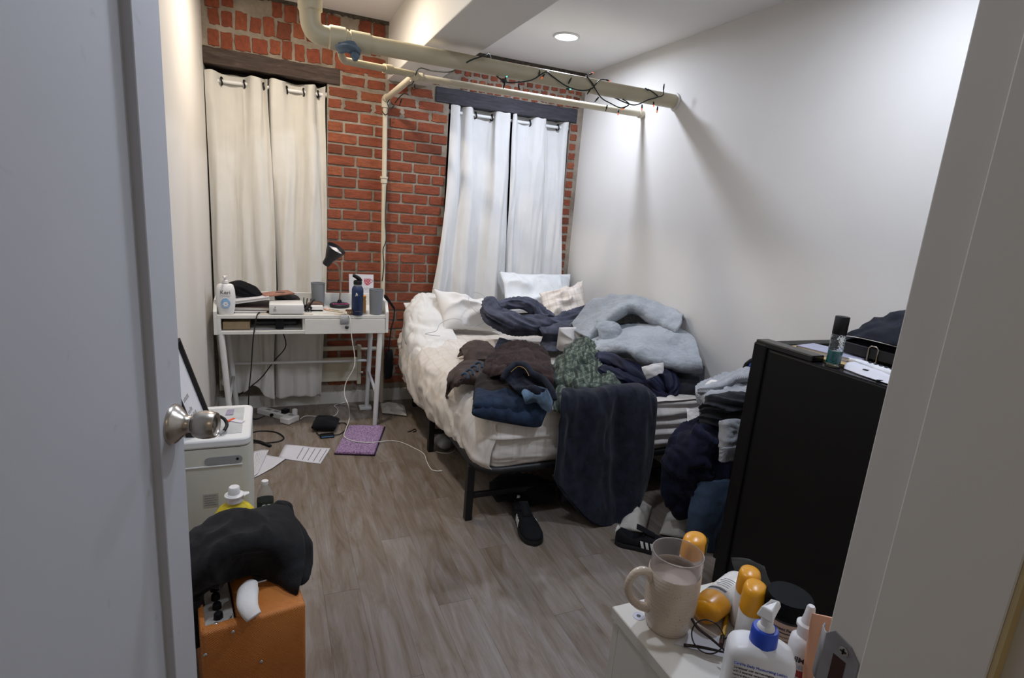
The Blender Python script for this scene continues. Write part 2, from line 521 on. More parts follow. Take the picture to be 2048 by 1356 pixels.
# rowlock courses above the two lintels
for row, (zc, h) in enumerate([(2.240, 0.104), (2.347, 0.104), (2.448, 0.094)]):
    x = XL + 0.01 + rng.uniform(0, 0.03)
    while x < 0.70:
        w = rng.uniform(0.056, 0.088)
        if zc < 2.2 + 0.1 and x + w > 0.43: w = 0.15
        if rng.random() > 0.07: brick(x + w / 2, zc + rng.uniform(-0.008, 0.008), w, h * rng.uniform(0.8, 1.08), True, rng.uniform(-0.08, 0.08))
        x += w + rng.uniform(0.004, 0.014)
for zc in (2.130, 2.200):
    course(0.425, 0.70, zc - 0.005, 0.03, jag=True)
course(0.72, 1.015, 2.122, 0.05, jag=True)
for row, (zc, h) in enumerate([(2.222, 0.086), (2.312, 0.086), (2.390, 0.062)]):
    x = 1.0 + row * 0.02
    while x < 2.12:
        w = rng.uniform(0.046, 0.056)
        if row == 2: w = rng.uniform(0.12, 0.18)
        w = min(w, 2.145 - x)
        if rng.random() > 0.06 and w > 0.02: brick(x + w / 2, zc + rng.uniform(-0.005, 0.005), w, h * rng.uniform(0.9, 1.0), True, rng.uniform(-0.04, 0.04))
        x += w + rng.uniform(0.012, 0.020)
# ragged dark mortar line where bricks meet the ceilings
for (a, b, zt) in ((XL, 0.71, 2.505), (0.98, 2.15, 2.430)):
    m = MB(); x = a; pts = []
    while x < b:
        pts.append((x, zt - 0.012 - rng.random() * 0.016)); x += rng.uniform(0.006, 0.02)
    pts.append((b, zt - 0.02))
    m.prism([(a, zt)] + pts + [(b, zt)], 1, YB - 0.012, YB + 0.01)
    struct(m.build('trim_1' if a < 0 else 'trim_2', mat('dark_mortar', '4b443b', 0.95, var=0.4, vscale=60, bump=0.6, bscale=120), loc=(0, 0, 0)))
# lintels
def lintel(name, x0, x1, z0, z1, y0, m, tilt=0.0):
    mb = MB(); n = 24
    tp = [(x0 + (x1 - x0) * i / n, z1 + rng.uniform(-0.003, 0.003) - tilt * i / n) for i in range(n + 1)]
    bt = [(x0 + (x1 - x0) * i / n, z0 + rng.uniform(-0.002, 0.002) - tilt * i / n) for i in range(n + 1)]
    mb.prism(bt + tp[::-1], 1, y0, YB + 0.2)
    return struct(mb.build(name, m, loc=(0, 0, 0), bevel=0.004))
lintel('trim_3', XL, 0.415, 2.098, 2.188, YB - 0.014, M['lintel'], 0.008)
lintel('trim_4', 1.03, 2.105, 2.082, 2.178, YB - 0.012, M['lintel2'], 0.0)
# windows behind the curtains: dark night panes in pale frames
for nm, (x0, x1, zz0, zz1) in (('window_1', W1), ('window_2', W2)):
    y = YB + 0.17
    fr = MB(); t = 0.045
    fr.box(x0, x1, y, y + 0.04, zz0, zz0 + t).box(x0, x1, y, y + 0.04, zz1 - t, zz1)
    fr.box(x0, x0 + t, y, y + 0.04, zz0 + t, zz1 - t).box(x1 - t, x1, y, y + 0.04, zz0 + t, zz1 - t)
    zm = (zz0 + zz1) / 2; fr.box(x0 + t, x1 - t, y - 0.01, y + 0.035, zm - 0.02, zm + 0.02)
    w = struct(fr.build(nm, mat('window_frame_brown', '2d2823', 0.7), loc=(0, 0, 0)))
    for (a, b) in ((zz0 + t, zm - 0.02), (zm + 0.02, zz1 - t)):
        MB().box(x0 + t, x1 - t, y + 0.012, y + 0.018, a, b).build('pane', M['dark'], w)

# ------------------------------------------------------------------ door, swung into the room
HX, HY, TH, DW = XL, YF, math.radians(14.7), 0.76
DM = Matrix.Translation((HX, HY, 0)) @ Matrix.Rotation(-(TH - math.pi / 2), 4, 'Z')   # local x runs from hinge to free edge, local -y faces the doorway side
# local frame: x along leaf, y to the left of travel (away from camera side)
door = bpy.data.objects.new('door_1', None); COL.objects.link(door); door.location = (HX, HY, 0); struct(door)
ST = 0.083; RC = 0.014; TK = 0.035
def dpart(name, mb, m, parent=door, **k): return mb.build(name, m, parent, **k)
dpart('stile', MB().rbox(DW - ST, DW, 0, TK, 0.01, 2.03, 0.0012, 1, DM), M['door'])
dpart('stile', MB().rbox(0, ST, 0, TK, 0.01, 2.03, 0.0012, 1, DM), M['door'])
dpart('rail', MB().box(ST, DW - ST, 0, TK, 1.93, 2.03, DM), M['door'])
dpart('rail', MB().box(ST, DW - ST, 0, TK, 0.01, 0.20, DM), M['door'])
dpart('panel', MB().box(ST, DW - ST, RC, TK - RC, 0.20, 1.93, DM), M['door'])
KT, KZ = 0.722, 1.030
KM = DM @ Matrix.Translation((KT, 0, KZ)) @ Matrix.Rotation(math.pi / 2, 4, 'X')   # local z now points out of the leaf (-y of the door frame)
rose = MB().lathe([(0.0335, 0), (0.0335, 0.003), (0.031, 0.007), (0.024, 0.013), (0.0175, 0.019), (0.0140, 0.024), (0.0135, 0.030), (0.0005, 0.030)], 40, KM)
ro = dpart('rose', rose, M['steel'], smooth=True, angle=50)
kn = MB().lathe([(0.0105, 0.028), (0.0105, 0.032), (0.017, 0.0325), (0.0200, 0.0345), (0.0225, 0.041), (0.0235, 0.049), (0.0228, 0.058), (0.0210, 0.0655), (0.0200, 0.067), (0.0182, 0.067), (0.0165, 0.0645), (0.0120, 0.063), (0.0005, 0.0625)], 40, KM)
ko = dpart('knob', kn, M['steel'], smooth=True, angle=40)
MB().lathe([(0.0115, 0.0275), (0.0115, 0.0315)], 24, KM).build('collar', M['black_metal'], ko)
MB().lathe([(0.005, 0.062), (0.005, 0.064), (0.0005, 0.064)], 12, KM).build('lock_button', M['steel'], ko)
# right-hand door frame: rabbet, stop, strike plate
JX = 0.50
jm = MB().box(JX, 0.53, 0.10, YF + 0.003, 0, 2.06)
jamb = struct(jm.build('trim_5', M['jamb'], loc=(0, 0, 0), bevel=0.0015))
MB().rbox(JX - 0.011, JX, 0.176, 0.262, 0, 2.05, 0.0015, 2).build('door_stop', M['jamb'], jamb)
MB().box(JX - 0.0105, JX - 0.0005, 0.1725, 0.176, 0, 2.05).build('caulk_line', mat('old_caulk', 'b7a376', 0.6, var=0.1), jamb)
struct(MB().box(XL - 0.02, XL, 0.10, YF - 0.002, 0, 2.06).build('trim_6', M['jamb'], loc=(0, 0, 0)))

# ------------------------------------------------------------------ cloth builders
def resample(A, n):
    """Catmull-Rom along axis 0 of an (k, ..., 3) array, n samples"""
    A = np.asarray(A, float); k = len(A)
    t = np.linspace(0, k - 1, n); i = np.clip(np.floor(t).astype(int), 0, k - 2); f = (t - i)
    sh = (n,) + (1,) * (A.ndim - 1); f = f.reshape(sh)
    p0, p1, p2, p3 = A[np.clip(i - 1, 0, k - 1)], A[i], A[i + 1], A[np.clip(i + 2, 0, k - 1)]
    return 0.5 * (2 * p1 + (p2 - p0) * f + (2 * p0 - 5 * p1 + 4 * p2 - p3) * f ** 2 + (3 * p1 - p0 - 3 * p2 + p3) * f ** 3)

def gnormals(V):
    du = np.gradient(V, axis=0); dv = np.gradient(V, axis=1)
    n = np.cross(du, dv); l = np.linalg.norm(n, axis=2, keepdims=True); l[l < 1e-9] = 1
    return n / l

def sheet_grid(ctrl, nu, nv, amp=0.008, scale=9.0, seed=0, fine=0.0025, stretch=(1, 1, 1), edge=0.5, flip=False):
    V = resample(ctrl, nu); V = resample(V.transpose(1, 0, 2), nv).transpose(1, 0, 2)
    N = gnormals(V)
    P = V.reshape(-1, 3) * np.array(stretch)
    h = (ridges(P * scale, seed) - 0.5) * 2 * amp + (ridges(P * scale * 2.7, seed + 31) - 0.5) * 2 * fine
    h = h.reshape(nu, nv)
    # calmer along the hem so edges stay readable
    u = np.linspace(0, 1, nu)[:, None]; v = np.linspace(0, 1, nv)[None, :]
    m = np.minimum(np.minimum(u, 1 - u), np.minimum(v, 1 - v)); w = edge + (1 - edge) * np.clip(m / 0.12, 0, 1)
    if flip: N = -N
    V = V + N * (h * w)[..., None]
    V[..., 0] = np.minimum(V[..., 0], XR - 0.012)
    return V

def cloth(name, ctrl, m, parent=None, nu=44, nv=44, amp=0.008, scale=9.0, seed=0, fine=0.0025, solid=0.004, stretch=(1, 1, 1), edge=0.5, label=None, cat=None, group=None, flip=False):
    V = sheet_grid(ctrl, nu, nv, amp, scale, seed, fine, stretch, edge, flip)
    o = MB().grid(V).build(name, m, parent, smooth=True, solid=solid)
    if label: tag(o, label, cat, group)
    return o

def pad_mb(quad, h0, h1, p=4.0, q=0.5, n=30, amp=0.004, scale=12, seed=0, normal=None, crease=0.0):
    """closed cushion-like slab on a quad of four corners: h1 above and h0 below the mid-plane"""
    q00, q10, q11, q01 = [np.array(c, float) for c in quad]
    s = np.linspace(-1, 1, n); s = np.sign(s) * np.abs(s) ** 0.8
    S, T = np.meshgrid((s + 1) / 2, (s + 1) / 2, indexing='ij')
    if crease:
        S, T = 0.5 + (S - 0.5) * (1 - crease * (1 - (2 * T - 1) ** 2)), 0.5 + (T - 0.5) * (1 - crease * (1 - (2 * S - 1) ** 2))
    P = (q00 * (1 - S[..., None]) + q10 * S[..., None]) * (1 - T[..., None]) + (q01 * (1 - S[..., None]) + q11 * S[..., None]) * T[..., None]
    nrm = np.cross(q10 - q00, q01 - q00) if normal is None else np.array(normal, float)
    nrm = nrm / np.linalg.norm(nrm)
    s1, t1 = np.meshgrid((s + 1) / 2, (s + 1) / 2, indexing='ij')
    prof = ((1 - np.abs(2 * s1 - 1) ** p) * (1 - np.abs(2 * t1 - 1) ** p)) ** q
    R = (ridges(P.reshape(-1, 3) * scale, seed).reshape(n, n) - 0.5) * 2 * amp
    if crease: P = P + nrm * (R * 0.8)[..., None]
    top = P + nrm * ((h1 * prof + R * prof))[..., None]
    bot = P - nrm * (h0 * prof)[..., None]
    mb = MB(); mb.grid(top); b = len(mb.v)
    bi = np.arange(n * n).reshape(n, n)
    # share the rim
    idx = {}
    vs = []
    for i in range(n):
        for j in range(n):
            if i in (0, n - 1) or j in (0, n - 1): idx[i, j] = i * n + j
            else: idx[i, j] = b + len(vs); vs.append(bot[i, j])
    mb.v += [tuple(map(float, v)) for v in vs]
    for i in range(n - 1):
        for j in range(n - 1):
            mb.f.append((idx[i, j], idx[i + 1, j], idx[i + 1, j + 1], idx[i, j + 1])); mb.m.append(0)
    return mb

def pad(name, quad, h0, h1, m, parent=None, label=None, cat=None, group=None, **k):
    o = pad_mb(quad, h0, h1, **k).build(name, m, parent, smooth=True)
    if label: tag(o, label, cat, group)
    return o

def roll_mb(pts, rad, n=30, k=14, amp=0.2, scale=14, seed=0, flat=0.8, along=0.35):
    """bunched or twisted cloth along a path: a tube whose skin is thrown into lengthwise folds"""
    P = spline([Vector(p) for p in pts], k); L = len(P)
    R = np.interp(np.linspace(0, 1, L), np.linspace(0, 1, len(rad)), rad)
    V = np.zeros((L, n, 3)); up = Vector((0, 0, 1)); d = 0.0
    Q = np.zeros((L, n, 3))
    for i in range(L):
        t = (P[min(i + 1, L - 1)] - P[max(i - 1, 0)]).normalized()
        a = t.cross(up)
        if a.length < 1e-4: a = t.orthogonal()
        a.normalize(); b = a.cross(t).normalized()
        if i: d += (P[i] - P[i - 1]).length
        tw = d * 4.0
        for j in range(n):
            th = 2 * math.pi * j / n
            off = a * math.cos(th) + b * math.sin(th) * flat
            V[i, j] = P[i] + off * R[i]
            Q[i, j] = (math.cos(th + tw) * 0.9, math.sin(th + tw) * 0.9, d * along * scale)
    f = (ridges((Q * np.array([1.6, 1.6, 1])).reshape(-1, 3) + seed * 3.1, seed) - 0.5).reshape(L, n)
    C = np.array([tuple(p) for p in P])[:, None, :]
    end = np.clip(np.minimum(np.linspace(0, 1, L), 1 - np.linspace(0, 1, L)) / 0.06, 0.05, 1) ** 0.5
    V = C + (V - C) * (1 + 2 * amp * f[..., None]) * end[:, None, None]
    mb = MB(); vs = V.reshape(-1, 3)
    fs = [(i * n + j, i * n + (j + 1) % n, (i + 1) * n + (j + 1) % n, (i + 1) * n + j) for i in range(L - 1) for j in range(n)]
    fs += [tuple(range(n))[::-1], tuple((L - 1) * n + j for j in range(n))]
    return mb.add(vs, fs)

def roll(name, pts, rad, m, parent=None, label=None, cat=None, group=None, **k):
    o = roll_mb(pts, rad, **k).build(name, m, parent, smooth=True)
    if label: tag(o, label, cat, group)
    return o

def lathe_thing(name, prof, m, parent=None, T=None, n=32, angle=50, **k):
    return MB().lathe(prof, n, T, **k).build(name, m, parent, smooth=True, angle=angle)

FONT = bpy.data.fonts.load('<builtin>') if '<builtin>' in [f.filepath for f in bpy.data.fonts] else None
def text(name, s, size, T, m, parent, ext=0.0003, align='LEFT', shear=0.0, space=1.0, bold=0.0):
    """lettering as a thin mesh; T maps the text plane (x right, y up, z out) into the room"""
    cu = bpy.data.curves.new(name, 'FONT'); cu.body = s; cu.size = size; cu.extrude = ext; cu.align_x = align
    cu.shear = shear; cu.space_character = space; cu.offset = bold; cu.resolution_u = 3
    to = bpy.data.objects.new('tmp', cu); COL.objects.link(to)
    dg = bpy.context.evaluated_depsgraph_get(); dg.update()
    me = bpy.data.meshes.new_from_object(to.evaluated_get(dg))
    bpy.data.objects.remove(to, do_unlink=True); bpy.data.curves.remove(cu)
    mb = MB(); mb.add([T @ v.co for v in me.vertices], [list(p.vertices) for p in me.polygons])
    bpy.data.meshes.remove(me)
    if not mb.v: return None
    return mb.build(name, m, parent)

# ------------------------------------------------------------------ ceiling lights
led_labels = ['round recessed ceiling light glowing white above the bed', 'recessed ceiling light over the desk, past the top of the picture',
              'recessed ceiling light near the open door, past the top of the picture', 'recessed ceiling light over the black fridge, past the top of the picture']
M['led_cool'] = mat('led_diffuser_cool', 'eaf2ff', 0.5, var=0, emit=7.0)
M['led_warm'] = mat('led_diffuser_warm', 'ffe2bd', 0.5, var=0, emit=7.0)
for (kind, lx, ly, lz, pw), lb in zip(LED_POS, led_labels):
    t = thing('ceiling_light', lb, 'light', (lx, ly, lz), 'recessed ceiling lights')
    MB().lathe([(0.068, -0.002), (0.078, -0.001), (0.080, -0.006), (0.074, -0.010), (0.066, -0.010), (0.066, -0.002)], 40, None, cx=lx, cy=ly, cz=lz, cap=False).build('trim_ring', M['white_plastic'], t, smooth=True)
    MB().lathe([(0.066, -0.006), (0.0005, -0.007)], 40, None, cx=lx, cy=ly, cz=lz).build('diffuser', M['led_' + kind], t)

# ------------------------------------------------------------------ pipes
PY, PZ = 2.83, 2.097
t = thing('drain_pipe', 'thick cream painted pipe running under the beam to the white wall', 'pipe', (1.2, PY, PZ))
m = MB(); m.tube([(0.40, PY, PZ), (XR - 0.002, PY, PZ)], 0.038, 24); m.build('pipe_run', M['pipe'], t, smooth=True, angle=50)
m = MB(); m.tube([(0.176, PY, 2.225), (0.176, PY, 2.17), (0.179, PY, 2.138), (0.192, PY, 2.112), (0.216, PY, 2.099), (0.26, PY, PZ), (0.335, PY, PZ)], [0.044, 0.044, 0.044, 0.044, 0.043, 0.043, 0.043], 24, smooth=4).build('elbow', M['pipe'], t, smooth=True, angle=60)
MB().tube([(0.176, PY, 2.250), (0.176, PY, 2.243), (0.176, PY, 2.190), (0.177, PY, 2.183)], [0.044, 0.051, 0.051, 0.044], 24).build('hub', M['pipe'], t, smooth=True, angle=40)
MB().tube([(0.252, PY, PZ), (0.258, PY, PZ), (0.322, PY, PZ), (0.328, PY, PZ)], [0.043, 0.050, 0.050, 0.043], 24).build('hub', M['pipe'], t, smooth=True, angle=40)
MB().tube([(0.176, PY, 2.505), (0.176, PY, 2.22)], 0.040, 24).build('riser', M['pipe'], t, smooth=True, angle=50)
MB().tube([(0.176, PY, 2.44), (0.176, PY, 2.395)], 0.047, 24).build('coupling', M['pipe'], t, smooth=True, angle=50)
MB().tube([(0.335, PY, PZ), (0.352, PY, PZ)], 0.038, 24).build('coupling', M['pipe'], t, smooth=True, angle=50)
MB().tube([(0.345, PY, PZ), (0.43, PY, PZ)], 0.045, 24).build('coupling', M['pipe'], t, smooth=True, angle=50)
MB().tube([(XR - 0.012, PY, PZ), (XR - 0.001, PY, PZ)], 0.047, 24).build('wall_flange', M['wall'], t, smooth=True, angle=50)
t = thing('heating_pipe', 'thin cream pipe from the floor beside the desk, turning along to the white wall', 'pipe', (0.70, 3.13, 2.05))
MB().tube([(0.706, 3.13, 2.055), (XR - 0.004, 3.134, 2.062)], 0.0185, 16).build('pipe_run', M['pipe2'], t, smooth=True, angle=50)
MB().tube([(0.692, 3.85, 2.043), (0.704, 3.13, 2.055)], 0.0185, 16).build('pipe_run', M['pipe2'], t, smooth=True, angle=50)
MB().tube([(0.716, 3.85, 0.0), (0.690, 3.85, 2.035)], 0.0155, 16).build('riser', M['pipe2'], t, smooth=True, angle=50)
MB().tube([(0.696, 3.850, 1.525), (0.695, 3.850, 1.554)], 0.022, 16).build('coupling', M['pipe2'], t, smooth=True, angle=50)
MB().tube([(0.695, 3.850, 1.554), (0.695, 3.850, 1.566)], 0.026, 16).build('coupling', M['pipe2'], t, smooth=True, angle=50)
MB().tube([(0.6905, 3.85, 1.99), (0.6905, 3.85, 2.02), (0.691, 3.84, 2.043), (0.692, 3.80, 2.045)], [0.022, 0.024, 0.024, 0.023], 16, smooth=3).build('elbow', M['pipe2'], t, smooth=True, angle=60)
MB().tube([(0.690, 3.132, 2.055), (0.75, 3.13, 2.055)], 0.025, 16).build('tee', M['pipe2'], t, smooth=True, angle=50)
MB().tube([(0.704, 3.17, 2.054), (0.705, 3.10, 2.056)], 0.024, 16).build('tee', M['pipe2'], t, smooth=True, angle=50)
MB().tube([(XR - 0.03, 3.134, 2.062), (XR - 0.001, 3.134, 2.062)], 0.024, 16).build('elbow', M['pipe2'], t, smooth=True, angle=50)
t = thing('branch_pipe', 'short thin branch pipe hanging below the thick pipe above the left window', 'pipe', (0.358, 2.930, 2.039))
MB().tube([(0.307, 2.840, 2.088), (0.309, 2.860, 2.051), (0.322, 2.890, 2.030), (0.358, 2.930, 2.031), (0.533, 3.030, 2.049), (0.716, 3.125, 2.064)], 0.0165, 16, smooth=4).build('pipe_run', M['pipe'], t, smooth=True, angle=60)
MB().tube([(0.307, 2.845, 2.081), (0.309, 2.855, 2.063)], 0.024, 16).build('coupling', M['pipe'], t, smooth=True, angle=50)
MB().tube([(0.533, 3.030, 2.049), (0.574, 3.053, 2.054)], 0.023, 16).build('coupling', M['pipe'], t, smooth=True, angle=50)
M['grey_rag'] = fabric('grey_rag', '5f6e7c', 0.2)
t = thing('rag', 'blue grey rag knotted round the pipe above the left window', 'rag', (0.344, 2.880, 2.070))
roll_mb([(0.301, 2.840, 2.048), (0.305, 2.780, 2.052), (0.332, 2.760, 2.057), (0.360, 2.780, 2.054), (0.379, 2.820, 2.047)], [0.012, 0.024, 0.027, 0.022, 0.012], amp=0.35, seed=3).build('knot', M['grey_rag'], t, smooth=True)
cloth('rag_tail', [[(0.343, 2.780, 2.051), (0.350, 2.770, 2.052), (0.362, 2.780, 2.058)], [(0.345, 2.780, 2.025), (0.356, 2.760, 2.024), (0.371, 2.780, 2.037)], [(0.360, 2.790, 2.013), (0.369, 2.775, 2.009), (0.376, 2.785, 2.031)]], M['grey_rag'], t, 14, 12, amp=0.004, scale=30, seed=4)

# string of small lights over the pipes
M['wire_green'] = mat('wire_dark_green', '16211d', 0.5, var=0.1)
M['bulb_amber'] = mat('bulb_amber', 'd8602c', 0.3, var=0, emit=0.6)
M['bulb_cyan'] = mat('bulb_cyan', '6fd8cc', 0.3, var=0, emit=1.2)
t = thing('string_lights', 'dark green string of tiny lights wound round both ceiling pipes', 'string lights', (1.2, 2.785, 2.1))
w = MB()
w.tube([(0.696, 3.800, 2.016), (0.706, 3.620, 2.050), (0.711, 3.300, 2.037), (0.703, 3.130, 2.026), (0.720, 3.090, 2.090), (0.776, 3.050, 2.082), (0.838, 2.950, 2.067), (0.856, 2.850, 2.068), (0.896, 2.783, 2.098), (0.970, 2.788, 2.134), (1.011, 2.840, 2.158), (1.045, 2.875, 2.120), (1.048, 2.830, 2.068), (1.083, 2.790, 2.034), (1.135, 2.785, 2.037), (1.229, 2.785, 2.063), (1.301, 2.785, 2.112), (1.339, 2.785, 2.099), (1.430, 2.785, 2.063), (1.527, 2.785, 2.057), (1.590, 2.785, 2.087), (1.539, 2.790, 2.131), (1.573, 2.785, 2.104), (1.637, 2.785, 2.041), (1.699, 2.785, 2.020), (1.772, 2.785, 2.005), (1.824, 2.790, 2.033), (1.793, 2.840, 2.066), (1.747, 2.860, 2.073), (1.820, 2.785, 2.032), (1.876, 2.785, 2.037), (1.941, 2.785, 2.070), (2.002, 2.785, 2.094), (1.975, 2.785, 2.111), (1.932, 2.785, 2.125)], 0.0033, 6, smooth=4)
w.tube([(2.002, 2.785, 2.094), (2.037, 2.785, 2.109), (2.033, 2.785, 2.151)], 0.003, 6, smooth=3)
w.tube([(1.590, 2.785, 2.087), (1.623, 2.785, 2.124), (1.662, 2.785, 2.130)], 0.003, 6, smooth=3)
w.tube([(0.672, 3.830, 2.061), (0.711, 3.830, 1.992), (0.692, 3.820, 1.944), (0.668, 3.830, 1.965)], 0.0033, 6, smooth=4)
w.tube([(0.709, 3.830, 1.513), (0.708, 3.830, 1.288), (0.713, 3.820, 1.157), (0.697, 3.830, 1.089), (0.706, 3.830, 0.988), (0.696, 3.830, 0.879)], 0.003, 6, smooth=5)
w.tube([(0.723, 3.700, 2.004), (0.762, 3.660, 2.056), (0.788, 3.620, 2.048)], 0.0033, 6, smooth=4)
w.build('wire', M['wire_green'], t, smooth=True)
for k, (u, d, c) in enumerate([((1.559, 2.785, 2.141), (0.02, 0, 0.012), 1), ((1.662, 2.785, 2.130), (0.022, 0, -0.002), 1), ((1.758, 2.785, 1.990), (0, 0, -0.022), 1), ((1.797, 2.785, 2.013), (-0.02, 0, -0.016), 1),
        ((1.906, 2.785, 2.036), (0.003, 0, -0.024), 1), ((1.980, 2.785, 2.062), (0.004, 0, -0.02), 1), ((2.011, 2.785, 2.040), (0, 0, -0.026), 1), ((1.440, 2.785, 2.083), (0.012, 0, 0.024), 0), ((1.432, 2.785, 2.051), (0.022, 0, 0.002), 2),
        ((1.294, 2.785, 2.097), (-0.014, 0, -0.02), 1), ((1.268, 2.785, 2.095), (0, 0, 0.02), 0), ((1.571, 2.785, 2.071), (-0.016, 0, -0.026), 0), ((1.622, 2.785, 2.034), (-0.016, 0, -0.02), 0), ((1.683, 2.785, 2.002), (-0.006, 0, -0.024), 0),
        ((2.035, 2.785, 2.141), (0, 0, 0.024), 0), ((1.933, 2.785, 2.120), (-0.02, 0, 0.006), 0), ((1.082, 2.785, 2.022), (-0.004, 0, -0.02), 0), ((1.158, 2.785, 2.029), (0.005, 0, -0.02), 0), ((0.715, 3.700, 1.985), (-0.016, 0, -0.02), 0), ((0.754, 3.660, 2.020), (-0.01, 0, -0.03), 0), ((0.709, 3.120, 2.014), (0, 0, -0.024), 0), ((1.083, 2.785, 2.045), (0.01, 0, 0.014), 2)]):
    d = Vector(d); p = Vector(u)
    s = MB().tube([p - d * 0.2, p + d * 0.55], [0.0035, 0.0048], 8).build('bulb_socket', M['wire_green'], t, smooth=True)
    MB().tube([p + d * 0.5, p + d * 1.0, p + d * 1.15], [0.0036, 0.0030, 0.0006], 8).build('bulb', [M['wire_green'], M['bulb_amber'], M['bulb_cyan']][c], s, smooth=True)
roll('plug_knot', [(1.067, 2.790, 2.043), (1.079, 2.785, 2.033), (1.089, 2.785, 2.041)], [0.008, 0.014, 0.008], M['wire_green'], t, amp=0.2, n=10, k=4)

# ------------------------------------------------------------------ curtains
M['rod'] = mat('rod_white', 'e6e6e6', 0.4, var=0.02)
M['curtain_cream'] = fabric('curtain_cream', 'd3d0c9', 0.05, 1200, 0.95, 0.1, 0.25, vscale=4)
M['curtain_white'] = fabric('curtain_white', 'd9d8d6', 0.04, 1200, 0.95, 0.1, 0.25, vscale=4)
M['grommet'] = mat('grommet_dark', '2c2b2c', 0.35, metal=0.8, var=0)
RY = 3.935
def curtain_rod(label, x0, x1, z0, z1):
    t = thing('curtain_rod', label, 'curtain rod', ((x0 + x1) / 2, RY, z0))
    MB().tube([(x0, RY, z0), (x1, RY, z1)], 0.0105, 16).build('rod', M['rod'], t, smooth=True, angle=50)
    for x, z in ((x0, z0), (x1, z1)):
        s = 1 if x == x0 else -1
        MB().tube([(x, RY, z), (x + 0.012 * s, RY, z)], 0.017, 16).build('end_cap', M['rod'], t, smooth=True, angle=50)
curtain_rod('white tension rod in the left window above the desk', XL + 0.002, W1[1] - 0.002, 2.018, 2.026)
curtain_rod('white tension rod in the right window above the bed', W2[0] + 0.002, W2[1] - 0.002, 2.039, 2.041)
def curtain(label, top, rows, m, grommets, zt, seed, nu=90, nv=120):
    """top: list of (x, y) across the heading; rows: list of (z, [(x, y) or (x, y, z)...]) below it"""
    R = [[(x, y, zt + (0.006 if i % 2 else 0.0)) for i, (x, y) in enumerate(top)]]
    for z, pts in rows: R.append([(p[0], p[1], p[2] if len(p) > 2 else z) for p in pts])
    t = thing('curtain', label, 'curtain', (np.mean([p[0] for p in top]), RY, rows[-1][0]))
    V = sheet_grid(np.array(R), nu, nv, amp=0.010, scale=8.0, seed=seed, fine=0.0030, stretch=(1, 1, 0.16), edge=0.35)
    zz = V[..., 2]; fall = np.clip((1.95 - zz) / 0.5, 0, 1)
    Q = np.stack([V[..., 0] * 17 + 0.5 * np.sin(zz * 2.3), np.full_like(zz, seed * 7.3), zz * 0.55], -1).reshape(-1, 3)
    V[..., 1] += fall * 0.034 * (vnoise(Q, seed) - 0.5).reshape(zz.shape) + fall * 0.012 * (vnoise(Q * np.array([2.3, 1, 1.5]), seed + 3) - 0.5).reshape(zz.shape)
    o = MB().grid(V).build('drape', m, t, smooth=True, solid=0.0018)
    for gx, gz in grommets:
        g = MB(); pts = [(gx + 0.003 * math.sin(a * 2), RY + 0.021 * math.cos(a), gz + 0.021 * math.sin(a)) for a in np.linspace(0, 2 * math.pi, 25)]
        g.tube(pts, 0.0045, 8, cap=False).build('grommet', M['grommet'], o, smooth=True)
    return t
f, b = RY - 0.034, RY + 0.026
def rowof(xs, ys): return list(zip(xs, ys))
# left window, two panels
xa = [-0.330, -0.290, -0.245, -0.180, -0.125, -0.085, -0.045, -0.020, 0.004]
curtain('cream curtain panel hanging in the left window beside the side wall', rowof(xa, [f, f - 0.006, b, b + 0.012, b, f, f - 0.006, b, f]),
        [(1.93, rowof(xa, [f, f, b - 0.02, b - 0.012, b - 0.03, f, f, b - 0.03, f])),
         (1.55, rowof([-0.328, -0.285, -0.24, -0.19, -0.13, -0.095, -0.055, -0.01, 0.02], [3.90, 3.88, 3.915, 3.925, 3.91, 3.895, 3.885, 3.905, 3.89])),
         (1.15, rowof([-0.325, -0.28, -0.235, -0.18, -0.14, -0.10, -0.05, 0.0, 0.03], [3.89, 3.865, 3.895, 3.905, 3.88, 3.895, 3.87, 3.89, 3.875])),
         (0.80, rowof([-0.322, -0.275, -0.235, -0.17, -0.13, -0.08, -0.03, 0.0, 0.032], [3.87, 3.845, 3.875, 3.885, 3.86, 3.875, 3.85, 3.87, 3.855])),
         (0.45, rowof([-0.315, -0.275, -0.23, -0.17, -0.12, -0.07, -0.04, -0.01, 0.014], [3.83, 3.815, 3.845, 3.83, 3.815, 3.835, 3.81, 3.82, 3.81])),
         (0.30, rowof([-0.29, -0.25, -0.20, -0.14, -0.09, -0.06, -0.04, -0.01, 0.01], [3.82, 3.80, 3.83, 3.80, 3.80, 3.82, 3.79, 3.80, 3.79])),
         (0.16, [(-0.30, 3.82, 0.20), (-0.26, 3.79, 0.16), (-0.20, 3.82, 0.13), (-0.16, 3.79, 0.15), (-0.12, 3.81, 0.18), (-0.08, 3.80, 0.16), (-0.05, 3.77, 0.12), (-0.02, 3.78, 0.10), (0.01, 3.775, 0.09)])],
        M['curtain_cream'], [(-0.245, 2.019), (-0.125, 2.021), (-0.02, 2.022)], 2.062, 1)
xb = [0.008, 0.030, 0.075, 0.110, 0.160, 0.205, 0.235, 0.268, 0.290, 0.330]
